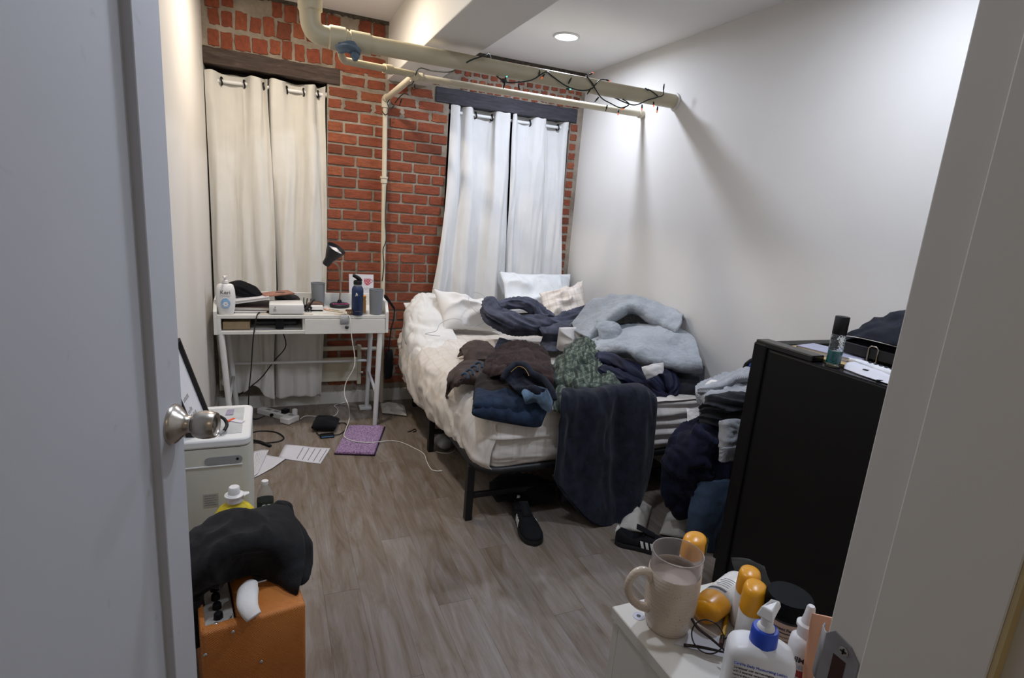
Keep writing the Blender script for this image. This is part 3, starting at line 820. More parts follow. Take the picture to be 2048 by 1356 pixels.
curtain('cream curtain panel in the left window next to the brick pier', rowof(xb, [b, f, f - 0.004, b, b + 0.012, b, f - 0.006, f, b, f]),
        [(1.93, rowof(xb, [b - 0.02, f, f, b - 0.03, b - 0.012, b - 0.03, f - 0.006, f, b - 0.03, f + 0.01])),
         (1.55, rowof([0.012, 0.045, 0.085, 0.12, 0.165, 0.205, 0.245, 0.28, 0.31, 0.338], [3.91, 3.885, 3.885, 3.915, 3.925, 3.91, 3.88, 3.885, 3.91, 3.885])),
         (1.15, rowof([0.028, 0.065, 0.095, 0.13, 0.165, 0.20, 0.245, 0.28, 0.315, 0.342], [3.90, 3.875, 3.88, 3.905, 3.91, 3.895, 3.87, 3.875, 3.90, 3.87])),
         (0.80, rowof([0.04, 0.07, 0.10, 0.13, 0.17, 0.205, 0.245, 0.28, 0.31, 0.336], [3.88, 3.855, 3.86, 3.885, 3.89, 3.875, 3.85, 3.855, 3.88, 3.85])),
         (0.45, rowof([0.02, 0.055, 0.09, 0.12, 0.16, 0.20, 0.235, 0.27, 0.295, 0.316], [3.84, 3.815, 3.82, 3.845, 3.83, 3.835, 3.815, 3.82, 3.84, 3.815])),
         (0.085, rowof([0.018, 0.045, 0.08, 0.12, 0.155, 0.20, 0.235, 0.265, 0.285, 0.302], [3.82, 3.79, 3.80, 3.825, 3.81, 3.82, 3.795, 3.80, 3.825, 3.80]))],
        M['curtain_cream'], [(0.110, 2.023), (0.205, 2.024), (0.290, 2.025)], 2.066, 2)
# right window, two panels
xc = [1.140, 1.165, 1.205, 1.222, 1.250, 1.290, 1.330, 1.400, 1.450, 1.480, 1.530, 1.575, 1.592]
curtain('white curtain panel in the right window next to the brick pier', rowof(xc, [f, f - 0.006, f, b, f - 0.004, f, b, b + 0.012, b, f, f - 0.006, f, b]),
        [(1.93, rowof(xc, [f, f - 0.004, f, b - 0.03, f, f, b - 0.03, b - 0.012, b - 0.03, f, f - 0.006, f, b - 0.03])),
         (1.50, rowof([1.125, 1.16, 1.20, 1.225, 1.26, 1.30, 1.34, 1.39, 1.435, 1.47, 1.515, 1.56, 1.60], [3.87, 3.86, 3.885, 3.90, 3.87, 3.865, 3.90, 3.91, 3.895, 3.865, 3.86, 3.885, 3.91])),
         (1.10, rowof([1.085, 1.12, 1.165, 1.20, 1.25, 1.29, 1.335, 1.38, 1.43, 1.47, 1.51, 1.56, 1.61], [3.83, 3.815, 3.85, 3.87, 3.835, 3.83, 3.87, 3.88, 3.865, 3.835, 3.83, 3.86, 3.89])),
         (0.70, rowof([1.03, 1.07, 1.12, 1.17, 1.23, 1.28, 1.33, 1.38, 1.43, 1.47, 1.51, 1.56, 1.62], [3.80, 3.785, 3.82, 3.84, 3.80, 3.80, 3.84, 3.85, 3.835, 3.81, 3.80, 3.83, 3.86]))],
        M['curtain_white'], [(1.330, 2.040), (1.450, 2.040)], 2.078, 3)
xd = [1.600, 1.618, 1.650, 1.700, 1.745, 1.780, 1.820, 1.860, 1.880, 1.930, 1.975, 1.995, 2.015, 2.045]
curtain('white curtain panel in the right window beside the white wall', rowof(xd, [f, f - 0.008, b, b + 0.01, b, f, f - 0.006, f, b, b + 0.012, b, b - 0.01, f, f - 0.004]),
        [(1.93, rowof(xd, [f, f - 0.004, b - 0.03, b - 0.015, b - 0.03, f, f - 0.006, f, b - 0.03, b - 0.012, b - 0.02, b - 0.03, f, f])),
         (1.50, rowof([1.61, 1.64, 1.67, 1.705, 1.745, 1.785, 1.825, 1.87, 1.90, 1.94, 1.98, 2.01, 2.03, 2.052], [3.895, 3.875, 3.905, 3.91, 3.90, 3.88, 3.875, 3.88, 3.905, 3.91, 3.90, 3.90, 3.885, 3.88])),
         (1.10, rowof([1.62, 1.65, 1.68, 1.72, 1.76, 1.80, 1.84, 1.88, 1.92, 1.955, 1.99, 2.02, 2.05, 2.075], [3.885, 3.86, 3.89, 3.895, 3.88, 3.86, 3.86, 3.87, 3.89, 3.895, 3.885, 3.88, 3.865, 3.86])),
         (0.70, rowof([1.63, 1.66, 1.69, 1.73, 1.77, 1.81, 1.85, 1.89, 1.93, 1.965, 2.0, 2.035, 2.065, 2.095], [3.87, 3.84, 3.87, 3.875, 3.865, 3.84, 3.84, 3.85, 3.875, 3.875, 3.865, 3.86, 3.85, 3.845]))],
        M['curtain_white'], [(1.745, 2.041), (1.975, 2.041)], 2.078, 4)

# ------------------------------------------------------------------ radiator under the left window
M['rad'] = mat('radiator_enamel', 'c4bea9', 0.5, var=0.1, vscale=5)
t = thing('radiator', 'low cream wall radiator behind the desk legs and the curtain', 'radiator', (0.25, 3.86, 0.09))
MB().rbox(XL + 0.02, 0.565, 3.858, 3.888, 0.165, 0.335, 0.006, 2).build('panel', M['rad'], t)
MB().rbox(XL + 0.02, 0.565, 3.862, 3.888, 0.385, 0.415, 0.006, 2).build('top_rail', M['rad'], t)
MB().rbox(0.545, 0.572, 3.856, 3.898, 0.14, 0.42, 0.004, 2).build('bracket', M['rad'], t)
MB().rbox(XL + 0.02, XL + 0.05, 3.856, 3.898, 0.14, 0.42, 0.004, 2).build('bracket', M['rad'], t)
MB().tube([(0.565, 3.86, 0.395), (0.66, 3.86, 0.395)], 0.011, 12).build('feed_pipe', M['rad'], t, smooth=True, angle=50)
MB().tube([(0.565, 3.86, 0.225), (0.585, 3.86, 0.225)], 0.008, 12).build('valve', M['rad'], t, smooth=True, angle=50)
MB().tube([(0.64, 3.86, 0.395), (0.672, 3.86, 0.395)], 0.016, 12).build('valve', M['rad'], t, smooth=True, angle=50)

# ------------------------------------------------------------------ desk
M['desk'] = mat('desk_white', 'd6d5d0', 0.4, var=0.03, vscale=5)
M['desk_leg'] = mat('desk_leg_white', 'd2d2d0', 0.4, var=0.03)
M['knob_dark'] = mat('knob_dark', '3c3d3e', 0.4, var=0)
DX0, DX1, DY0, DY1, DZ = -0.297, 0.669, 3.425, 3.790, 0.722
t = thing('desk', 'small white writing desk with one drawer and an open cubby', 'desk', ((DX0 + DX1) / 2, 3.64, 0))
MB().rbox(DX0 + 0.018, DX1 - 0.018, DY0 + 0.004, DY1 - 0.016, DZ - 0.02, DZ, 0.0015, 1).build('top', M['desk'], t)
for x in (DX0, DX1 - 0.018):
    MB().prism([(DY0, 0.610), (DY1, 0.610), (DY1, 0.805), (DY0 + 0.16, 0.805), (DY0 + 0.05, 0.795), (DY0, 0.742)], 0, x, x + 0.018).build('side_panel', M['desk'], t, bevel=0.0015)
MB().rbox(DX0 + 0.018, DX1 - 0.018, DY1 - 0.016, DY1, 0.610, 0.800, 0.0015, 1).build('back_panel', M['desk'], t)
MB().rbox(DX0 + 0.018, DX1 - 0.018, DY0 + 0.004, DY1 - 0.016, 0.610, 0.630, 0.0015, 1).build('bottom_shelf', M['desk'], t)
MB().rbox(DX0 + 0.018, DX0 + 0.036, DY0 + 0.004, DY1 - 0.016, 0.630, 0.702, 0.001, 1).build('divider', M['desk'], t)
MB().rbox(0.168, 0.186, DY0 + 0.012, DY1 - 0.016, 0.630, 0.702, 0.001, 1).build('divider', M['desk'], t)
dr = MB().rbox(0.180, DX1 - 0.021, DY0 - 0.002, DY0 + 0.014, 0.609, 0.699, 0.0012, 1).build('drawer_front', M['desk'], t)
MB().lathe([(0.004, 0), (0.004, 0.008), (0.011, 0.012), (0.0115, 0.017), (0.008, 0.021), (0.0005, 0.022)], 20, TR((0.416, DY0 - 0.002, 0.652), 90)).build('knob', M['knob_dark'], dr, smooth=True)
for s, x0, x1 in ((-1, -0.262, -0.222), (1, 0.622, 0.600)):
    MB().tube([(x0, 3.445, 0.612), (x0 + (x1 - x0) * 0.85, 3.428, 0.08), (x1, 3.425, 0.0)], [0.0165, 0.0155, 0.014], 14).build('leg', M['desk_leg'], t, smooth=True, angle=50)
    bx0, bx1 = (x0 + 0.01, x1 + 0.015) if s < 0 else (x0 - 0.008, x1 - 0.004)
    MB().tube([(bx0, 3.74, 0.612), (bx1, 3.735, 0.012)], [0.016, 0.0145], 14).build('leg', M['desk_leg'], t, smooth=True, angle=50)
    MB().rbox(bx1 - 0.05, bx1 + 0.03, 3.705, 3.765, 0.0, 0.020, 0.003, 1).build('foot', M['desk_leg'], t)
    MB().tube([(bx0 + (bx1 - bx0) * 0.6, 3.737, 0.27), (x0 + (x1 - x0) * 0.65, 3.43, 0.205)], 0.010, 12).build('brace', M['desk_leg'], t, smooth=True)
MB().tube([(-0.245, 3.74, 0.352), (0.609, 3.74, 0.345)], 0.0095, 12).build('crossbar', M['desk_leg'], t, smooth=True)

# ------------------------------------------------------------------ bed
M['sheet'] = None
def mk_sheet():
    t = NT('sheet_cream'); vec = t.coords()
    f = t.noise(vec, 5, 5, 0.6)
    c = t.ramp(f, [(0.3, srgb('ccc5bc')), (0.7, srgb('d8d2ca'))])
    for d, s in (('X', 5.2), ('Y', 5.2)):
        w = t.n('ShaderNodeTexWave', _wave_type='BANDS', _bands_direction=d); w.inputs['Scale'].default_value = s; w.inputs['Distortion'].default_value = 0.3
        t.l(vec, w.inputs['Vector'])
        c = t.mix(t.ramp(w.outputs['Fac'], [(0.94, (0, 0, 0, 1)), (0.99, (0.30, 0.30, 0.30, 1))]), c, srgb('bfae9c'))
    t.l(c, t.b.inputs['Base Color']); t.b.inputs['Roughness'].default_value = 0.9; t.b.inputs['Specular IOR Level'].default_value = 0.2
    h = t.n('ShaderNodeMath', _operation='ADD'); t.l(t.noise(vec, 260, 3), h.inputs[0]); t.l(t.noise(vec, 40, 3), h.inputs[1])
    t.bump(h.outputs[0], 0.3, 0.0015); return t.mat
M['sheet'] = mk_sheet()
BX0, BX1, BY0, BY1, BZ = 0.835, 2.135, 2.115, 3.80, 0.548
bed = thing('bed', 'double bed with black metal frame and cream sheet, foot towards the camera', 'bed', (1.49, 3.0, 0))
fr = MB()
rr = 0.10
path = [(BX0, 3.80, 0.278), (BX0, BY0 + rr, 0.278)] + [(BX0 + rr - rr * math.cos(a), BY0 + rr - rr * math.sin(a), 0.278) for a in np.linspace(0.2, math.pi / 2 - 0.2, 5)] + [(BX0 + rr, BY0, 0.278), (BX1 - rr, BY0, 0.278)] + [(BX1 - rr + rr * math.sin(a), BY0 + rr - rr * math.cos(a), 0.278) for a in np.linspace(0.2, math.pi / 2 - 0.2, 5)] + [(BX1, BY0 + rr, 0.278), (BX1, 3.80, 0.278), (BX0, 3.80, 0.278)]
fr.tube(path, 0.019, 12); fr.build('rail', M['black_metal'], bed, smooth=True)
for y in np.linspace(2.3, 3.7, 9):
    MB().rbox(BX0, BX1, y - 0.012, y + 0.012, 0.262, 0.284, 0.002, 1).build('slat', M['black_metal'], bed)
for (x, y) in ((0.823, 2.205), (0.845, 2.965), (0.93, 3.72), (2.10, 2.205), (2.10, 2.965), (2.10, 3.72), (1.48, 2.205), (1.48, 2.965)):
    MB().rbox(x - 0.017, x + 0.017, y - 0.017, y + 0.017, 0.0, 0.275, 0.003, 1).build('leg', M['black_metal'], bed)
for y in (2.205, 2.965):
    MB().rbox(0.83, 2.10, y - 0.011, y + 0.011, 0.108, 0.132, 0.002, 1).build('stretcher', M['black_metal'], bed)
MB().rbox(BX0 + 0.012, BX1, BY0 + 0.012, 3.78, 0.29, BZ - 0.012, 0.055, 4).build('mattress', mat('mattress_white', 'cfcabf', 0.9, var=0.04), bed, smooth=True)
# fitted sheet: right edge of the top, across, over the left edge and down the side; rows run from foot to head
def bed_row(y, zb, out, ztop=0.552, sag=0.0):
    return [(2.13, y, ztop), (1.75, y, ztop), (1.35, y, ztop + 0.004), (1.05, y, ztop), (0.93, y, ztop - 0.008), (0.862, y, ztop - 0.035), (0.838 - out * 0.5, y, ztop - 0.10 - sag), (0.835 - out, y, (ztop + zb) / 2 - 0.03 - sag * 0.3), (0.838 - out * 0.7, y, zb + 0.03), (0.850, y, zb)]
rows = [bed_row(2.10, 0.285, 0.0), bed_row(2.17, 0.285, 0.006), bed_row(2.35, 0.272, 0.012), bed_row(2.60, 0.262, 0.022), bed_row(2.85, 0.235, 0.032), bed_row(3.10, 0.215, 0.040), bed_row(3.35, 0.235, 0.040, 0.56), bed_row(3.60, 0.30, 0.035, 0.575), bed_row(3.80, 0.42, 0.02, 0.59)]
# round the foot corner in plan
for i, r in enumerate(rows[:2]):
    for j in range(4, 10):
        k = (0.055, 0.012)[i]; x, y, z = r[j]; r[j] = (x + k * (1 if j > 4 else 0.5), y + (0.012 if i == 0 else 0), z)
    rows[i] = r
V = sheet_grid(np.array(rows), 110, 90, amp=0.010, scale=6.0, seed=21, fine=0.004, stretch=(1.0, 1.3, 1.0), edge=0.35)
nc = V.shape[1]; cw = np.clip((np.arange(nc) / (nc - 1) - 0.50) / 0.12, 0, 1)[None, :]
sk = np.stack([V[..., 1] * 5.5 - V[..., 2] * 7.5, V[..., 1] * 1.2 + V[..., 2] * 2.0, np.zeros_like(cw + V[..., 0])], -1).reshape(-1, 3)
V[..., 0] -= cw * 0.030 * (ridges(sk, 77).reshape(V.shape[:2]) - 0.35)
tw = (1 - cw) * np.clip((1.35 - V[..., 0]) / 0.3, 0, 1)
V[..., 2] += tw * 0.007 * np.sin(2 * math.pi * (V[..., 1] * 4.5 + V[..., 0] * 3.0))
sh = MB().grid(V).build('sheet', M['sheet'], bed, smooth=True, solid=0.003)
# sheet on the foot side of the mattress, pulled in long horizontal creases at the right
foot = []
for j, (z, dy) in enumerate([(0.556, 0.045), (0.545, 0.012), (0.515, -0.004), (0.46, -0.010), (0.40, -0.012), (0.345, -0.008), (0.30, 0.004), (0.285, 0.02)]):
    foot.append([(x, BY0 + dy + (0.035 if x < 0.88 else (0.005 if x < 0.95 else 0)) , z) for x in (0.872, 0.93, 1.1, 1.3, 1.5, 1.7, 1.9, 2.125)])
V = sheet_grid(np.array(foot), 60, 90, amp=0.009, scale=7.5, seed=22, fine=0.003, stretch=(0.35, 1, 2.2), edge=0.3)
w = np.clip((V[..., 0] - 1.55) / 0.2, 0, 1); V[..., 1] -= w * 0.010 * np.sin(V[..., 2] * 2 * math.pi / 0.052 + 3 * V[..., 0])
MB().grid(V).build('sheet_foot', M['sheet'], bed, smooth=True, solid=0.003)

# loose white top sheet rucked up over the pillows at the head
V = sheet_grid(np.array([[(0.815, 3.24, 0.40), (0.830, 3.24, 0.51), (0.90, 3.26, 0.545), (1.00, 3.28, 0.548), (1.12, 3.30, 0.545)],
    [(0.800, 3.42, 0.40), (0.815, 3.42, 0.55), (0.89, 3.44, 0.625), (0.99, 3.45, 0.640), (1.10, 3.45, 0.620)],
    [(0.806, 3.58, 0.44), (0.816, 3.58, 0.62), (0.875, 3.59, 0.705), (0.965, 3.60, 0.745), (1.06, 3.60, 0.730)],
    [(0.815, 3.72, 0.48), (0.826, 3.72, 0.66), (0.88, 3.72, 0.775), (0.965, 3.71, 0.830), (1.05, 3.70, 0.810)],
    [(0.830, 3.79, 0.50), (0.845, 3.79, 0.66), (0.90, 3.79, 0.760), (0.975, 3.785, 0.80), (1.05, 3.78, 0.78)]]), 60, 60, amp=0.017, scale=8, seed=25, fine=0.005, edge=0.5)
MB().grid(V).build('top_sheet', fabric('sheet_white', 'd9d7d3', 0.04, 900, 0.9, 0.1, 0.3), bed, smooth=True, solid=0.003)

# ------------------------------------------------------------------ black fridge
M['fridge'] = mat('fridge_black', '070708', 0.45, var=0.05, bump=0.12, bscale=350, spec=0.3)
M['fridge_top'] = mat('fridge_black_gloss', '101013', 0.22, var=0.05)
FX, FY0, FY1, FZ = 1.56, 0.88, 1.352, 1.018
t = thing('mini_fridge', 'waist high black fridge beside the door frame with clutter on top', 'fridge', (1.82, 1.15, 0))
MB().rbox(FX, 2.10, FY0, FY1, 0.03, FZ, 0.004, 2).build('body', M['fridge'], t)
MB().rbox(FX + 0.001, 2.10, FY0 + 0.002, FY1 + 0.004, FZ - 0.002, FZ + 0.004, 0.0015, 1).build('top_panel', M['fridge_top'], t)
MB().rbox(FX - 0.004, 2.10, FY1 + 0.010, FY1 + 0.066, 0.05, FZ + 0.016, 0.006, 2).build('door', M['fridge'], t)
MB().rbox(FX + 0.006, 2.09, FY1, FY1 + 0.012, 0.06, FZ - 0.004, 0.002, 1).build('door_seal', M['black_plastic'], t)
MB().rbox(FX - 0.002, FX + 0.055, 1.185, FY1 + 0.060, FZ + 0.004, FZ + 0.026, 0.004, 2).build('hinge_cover', M['fridge_top'], t)
for x in (FX + 0.05, 2.05):
    for y in (FY0 + 0.05, FY1 - 0.03): MB().tube([(x, y, 0), (x, y, 0.035)], 0.016, 10).build('foot', M['black_plastic'], t, smooth=True, angle=50)

# ------------------------------------------------------------------ dresser at the doorway
M['dresser'] = mat('dresser_white', 'cbc6bc', 0.45, var=0.03, vscale=4)
RX0, RX1, RY0, RY1, RZ = 0.503, 0.765, 0.305, 0.642, 0.800
t = thing('dresser', 'white dresser crowded with lotion and sunscreen beside the door frame', 'dresser', (0.634, 0.47, 0))
MB().rbox(RX0 - 0.002, RX1, RY0, RY1 + 0.003, RZ - 0.020, RZ, 0.0015, 1).build('top', M['dresser'], t)
MB().rbox(RX0, RX0 + 0.018, RY0, RY1 - 0.018, 0.0, RZ - 0.022, 0.001, 1).build('side_panel', M['dresser'], t)
MB().rbox(RX1 - 0.018, RX1, RY0, RY1 - 0.018, 0.0, RZ - 0.022, 0.001, 1).build('side_panel', M['dresser'], t)
MB().rbox(RX0 + 0.018, RX1 - 0.018, RY0, RY0 + 0.008, 0.05, RZ - 0.022, 0.001, 1).build('back_panel', M['dresser'], t)
MB().rbox(RX0 + 0.018, RX1 - 0.018, RY0 + 0.01, RY1 - 0.03, 0.04, 0.058, 0.001, 1).build('bottom_panel', M['dresser'], t)
for k in range(4):
    z = 0.06 + k * 0.179
    d = MB().rbox(RX0 + 0.002, RX1 - 0.002, RY1 - 0.017, RY1, z + 0.002, z + 0.177, 0.0015, 1).build('drawer', M['dresser'], t)
    for x in (0.634,): MB().lathe([(0.006, 0), (0.006, 0.012), (0.014, 0.016), (0.013, 0.024), (0.0005, 0.026)], 16, TR((x, RY1, z + 0.09), -90)).build('knob', M['steel'], d, smooth=True)
# paint chip dot near the corner of the top
MB().lathe([(0.0095, 0), (0.0095, 0.0006)], 20, None, cx=0.530, cy=0.612, cz=RZ).build('cam_cover', mat('cam_cover_grey', 'b9b9c4', 0.5), t)
MB().lathe([(0.0034, 0), (0.0034, 0.0010)], 14, None, cx=0.530, cy=0.612, cz=RZ).build('cam_screw', M['knob_dark'], t)

# ------------------------------------------------------------------ pillows
M['pillow_white'] = fabric('pillowcase_white', 'dddbd8', 0.04, 700, 0.9, 0.1, 0.3, vscale=6)
M['pillow_knit'] = wave_fabric('pillow_quilted', 'd9dbdc', 'e4e5e5', 45, 'X', c3='cfd3d6', scale3=45, dir3='Z', bump=0.4)
def mk_check():
    t = NT('pillow_check'); vec = t.coords(rot=(0.3, 0.2, 0.5))
    c = t.ramp(t.noise(vec, 6, 4), [(0.3, srgb('d6cbc0')), (0.7, srgb('e0d8ce'))])
    for d in ('X', 'Z'):
        w = t.n('ShaderNodeTexWave', _wave_type='BANDS', _bands_direction=d); w.inputs['Scale'].default_value = 6.5; w.inputs['Distortion'].default_value = 0.6
        t.l(vec, w.inputs['Vector'])
        c = t.mix(t.ramp(w.outputs['Fac'], [(0.90, (0, 0, 0, 1)), (0.98, (0.35, 0.35, 0.35, 1))]), c, srgb('b9a594'))
    t.l(c, t.b.inputs['Base Color']); t.b.inputs['Roughness'].default_value = 0.9
    t.bump(t.noise(vec, 200, 4), 0.3, 0.0015); return t.mat
M['pillow_check'] = mk_check()
pad('pillow', [(1.031, 3.474, 0.600), (1.462, 3.481, 0.600), (1.457, 3.620, 0.778), (1.008, 3.660, 0.860)], 0.05, 0.095, M['pillow_white'], label='plump white pillow at the bed head next to the brick pier', cat='pillow', p=2.2, q=0.6, amp=0.022, scale=9, seed=2, n=44, group='pillows on the bed', crease=0.09)
pad('pillow', [(0.855, 3.660, 0.545), (1.142, 3.600, 0.601), (1.137, 3.800, 0.772), (0.838, 3.800, 0.740)], 0.04, 0.055, M['pillow_white'], label='white pillow poking out at the left corner of the bed head', cat='pillow', p=2.2, q=0.6, amp=0.018, scale=10, seed=5, n=44, group='pillows on the bed', crease=0.09)
pad('pillow', [(1.502, 3.600, 0.696), (2.096, 3.600, 0.681), (2.138, 3.800, 0.972), (1.536, 3.800, 0.973)], 0.05, 0.07, M['pillow_knit'], label='white quilted pillow propped upright against the right curtain', cat='pillow', p=2.3, q=0.6, amp=0.012, scale=9, seed=6, n=44, group='pillows on the bed', crease=0.09)
pad('pillow', [(1.681, 3.300, 0.687), (2.012, 3.260, 0.722), (2.085, 3.520, 0.957), (1.739, 3.520, 0.856)], 0.04, 0.06, M['pillow_check'], label='small cream checked pillow leaning beside the white wall', cat='pillow', p=2.2, q=0.6, amp=0.018, scale=11, seed=7, n=44, group='pillows on the bed', crease=0.09)
# thin grey charging cord looped over the white pillow
M['cord_grey'] = mat('cord_grey', 'a7a9ad', 0.5, var=0)
t = thing('phone_charging_cable', 'thin grey charging cable looped across the white pillow', 'cable', (1.167, 3.320, 0.713))
MB().tube([(1.366, 3.300, 0.716), (1.288, 3.330, 0.737), (1.211, 3.360, 0.764), (1.183, 3.420, 0.825), (1.222, 3.460, 0.865), (1.278, 3.450, 0.861), (1.319, 3.400, 0.813), (1.316, 3.340, 0.741), (1.223, 3.300, 0.684), (1.122, 3.280, 0.673), (1.106, 3.320, 0.713), (1.040, 3.340, 0.715), (0.970, 3.320, 0.688), (0.929, 3.260, 0.657), (0.856, 3.240, 0.644), (0.944, 3.220, 0.634)], 0.0018, 6, smooth=6).build('lead', M['cord_grey'], t, smooth=True)

# ------------------------------------------------------------------ heap of clothes on the bed
M['slate_fleece'] = fabric('slate_fleece', '3c3e4b', 0.2, 500, 0.95, 0.6, 0.6, col2='535665', vscale=16, fuzz=140)
t = thing('fleece_throw', 'slate blue fleece throw twisted below the pillows', 'throw', (1.576, 3.200, 0.670))
roll_mb([(1.325, 3.340, 0.860), (1.293, 3.300, 0.808), (1.312, 3.240, 0.748), (1.430, 3.200, 0.711), (1.581, 3.180, 0.701), (1.733, 3.160, 0.724), (1.855, 3.120, 0.765), (1.938, 3.080, 0.820)], [0.024, 0.048, 0.064, 0.068, 0.066, 0.062, 0.064, 0.052], amp=0.50, seed=2, n=72, along=0.5).build('twist', M['slate_fleece'], t, smooth=True)
roll_mb([(1.331, 3.300, 0.808), (1.410, 3.300, 0.822), (1.507, 3.280, 0.833), (1.591, 3.260, 0.804), (1.642, 3.220, 0.759), (1.705, 3.180, 0.740)], [0.022, 0.036, 0.040, 0.044, 0.042, 0.036], amp=0.50, seed=4, n=56, along=0.5).build('loop', M['slate_fleece'], t, smooth=True)
cloth('drape', [[(1.548, 3.150, 0.708), (1.650, 3.140, 0.722), (1.747, 3.120, 0.739), (1.840, 3.060, 0.765)], [(1.556, 3.050, 0.678), (1.599, 3.000, 0.699), (1.674, 2.980, 0.719), (1.785, 2.960, 0.738)], [(1.591, 3.128, 0.600), (1.622, 3.031, 0.630), (1.728, 3.076, 0.630), (1.813, 3.084, 0.640)], [(1.558, 3.024, 0.575), (1.558, 2.905, 0.600), (1.649, 2.958, 0.590), (1.829, 3.134, 0.580)]], M['slate_fleece'], t, 34, 34, amp=0.013, scale=11, seed=8)

M['quilt'] = None
def mk_quilt():
    t = NT('quilt_grey_blue'); vec = t.coords(rot=(0.2, 0.4, 0.7))
    c = t.ramp(t.noise(vec, 8, 6, 0.7), [(0.3, srgb('8c9196')), (0.7, srgb('a4a9ae'))])
    t.l(c, t.b.inputs['Base Color']); t.b.inputs['Roughness'].default_value = 0.9; t.b.inputs['Sheen Weight'].default_value = 0.2
    v = t.n('ShaderNodeTexVoronoi', _feature='DISTANCE_TO_EDGE'); v.inputs['Scale'].default_value = 26; t.l(vec, v.inputs['Vector'])
    h = t.n('ShaderNodeMath', _operation='ADD'); t.l(t.ramp(v.outputs['Distance'], [(0, (0, 0, 0, 1)), (0.25, (1, 1, 1, 1))]), h.inputs[0]); t.l(t.noise(vec, 120, 4), h.inputs[1])
    t.bump(h.outputs[0], 0.45, 0.004); return t.mat
M['quilt'] = mk_quilt()
t = thing('quilt', 'pale grey blue quilt heaped in two folds against the white wall', 'quilt', (1.927, 2.600, 0.743))
cloth('upper_fold', [[(1.733, 3.020, 0.644), (1.929, 3.100, 0.689), (2.132, 3.060, 0.730), (2.262, 2.860, 0.756), (2.252, 2.560, 0.808)],
                     [(1.716, 2.960, 0.754), (1.855, 2.970, 0.895), (2.028, 2.920, 0.934), (2.145, 2.740, 0.918), (2.129, 2.460, 0.907)],
                     [(1.672, 2.840, 0.738), (1.817, 2.840, 0.854), (1.988, 2.780, 0.934), (2.063, 2.620, 0.910), (2.076, 2.400, 0.885)],
                     [(1.659, 2.700, 0.735), (1.755, 2.700, 0.823), (1.912, 2.660, 0.931), (1.994, 2.540, 0.879), (2.026, 2.360, 0.850)],
                     [(1.695, 2.700, 0.717), (1.785, 2.720, 0.794), (1.961, 2.720, 0.884), (2.038, 2.600, 0.843), (2.061, 2.420, 0.827)]], M['quilt'], t, 50, 60, amp=0.011, scale=11, seed=31, solid=0.014, fine=0.004)
cloth('lower_fold', [[(1.706, 2.800, 0.722), (1.912, 2.820, 0.768), (2.074, 2.720, 0.804), (2.116, 2.520, 0.833), (2.118, 2.360, 0.815)],
                     [(1.660, 2.660, 0.704), (1.793, 2.600, 0.769), (1.933, 2.500, 0.813), (2.007, 2.360, 0.822), (2.034, 2.220, 0.801)],
                     [(1.634, 2.540, 0.701), (1.729, 2.460, 0.758), (1.837, 2.360, 0.770), (1.945, 2.260, 0.755), (1.993, 2.130, 0.762)],
                     [(1.648, 2.500, 0.694), (1.717, 2.400, 0.741), (1.788, 2.300, 0.722), (1.905, 2.200, 0.709), (1.980, 2.090, 0.732)],
                     [(1.704, 2.550, 0.656), (1.784, 2.460, 0.689), (1.859, 2.360, 0.675), (1.967, 2.260, 0.667), (2.026, 2.140, 0.689)]], M['quilt'], t, 50, 60, amp=0.012, scale=10, seed=35, solid=0.014, fine=0.004)
cloth('turned_edge', [[(1.685, 2.660, 0.814), (1.743, 2.640, 0.836), (1.798, 2.620, 0.828), (1.819, 2.600, 0.780)], [(1.684, 2.620, 0.789), (1.728, 2.600, 0.810), (1.763, 2.580, 0.797), (1.782, 2.560, 0.755)], [(1.679, 2.600, 0.736), (1.730, 2.580, 0.751), (1.765, 2.550, 0.741), (1.780, 2.500, 0.724)], [(1.652, 2.600, 0.690), (1.704, 2.560, 0.699), (1.763, 2.520, 0.708), (1.789, 2.480, 0.707)]], M['quilt'], t, 30, 30, amp=0.010, scale=14, seed=37, solid=0.014)
M['white_cotton'] = fabric('white_cotton', 'dedad6', 0.05, 900, 0.9, 0.1, 0.3)
pad('white_tshirt', [(1.608, 2.948, 0.600), (1.809, 2.954, 0.600), (1.710, 2.840, 0.765), (1.565, 2.860, 0.762)], 0.03, 0.06, M['white_cotton'], label='crumpled white cotton shirt next to the green plaid shirt', cat='shirt', p=2.0, q=0.55, amp=0.034, scale=15, seed=9, n=44)
cloth('white_scarf', [[(1.714, 2.709, 0.660), (1.791, 2.694, 0.680), (1.862, 2.664, 0.680)], [(1.692, 2.658, 0.650), (1.777, 2.657, 0.660), (1.853, 2.626, 0.660)], [(1.721, 2.677, 0.620), (1.810, 2.689, 0.620), (1.894, 2.658, 0.620)]], M['white_cotton'], None, 16, 24, amp=0.006, scale=20, seed=12, label='strip of white cloth showing just under the grey quilt', cat='cloth')
M['navy_puffer'] = fabric('navy_nylon', '141728', 0.25, 300, 0.55, 0.1, 0.25, col2='1f233c')
t = thing('padded_jacket', 'shiny navy padded jacket bunched below the grey quilt', 'jacket', (1.742, 2.300, 0.577))
roll_mb([(1.575, 2.460, 0.685), (1.657, 2.420, 0.676), (1.733, 2.340, 0.653), (1.802, 2.260, 0.614), (1.860, 2.200, 0.565)], [0.030, 0.050, 0.056, 0.056, 0.040], amp=0.34, seed=14, n=56).build('body', M['navy_puffer'], t, smooth=True)
roll_mb([(1.529, 2.340, 0.661), (1.616, 2.300, 0.632), (1.713, 2.240, 0.592), (1.798, 2.190, 0.551), (1.876, 2.180, 0.528)], [0.028, 0.044, 0.046, 0.042, 0.024], amp=0.34, seed=15, n=52).build('sleeve', M['navy_puffer'], t, smooth=True)
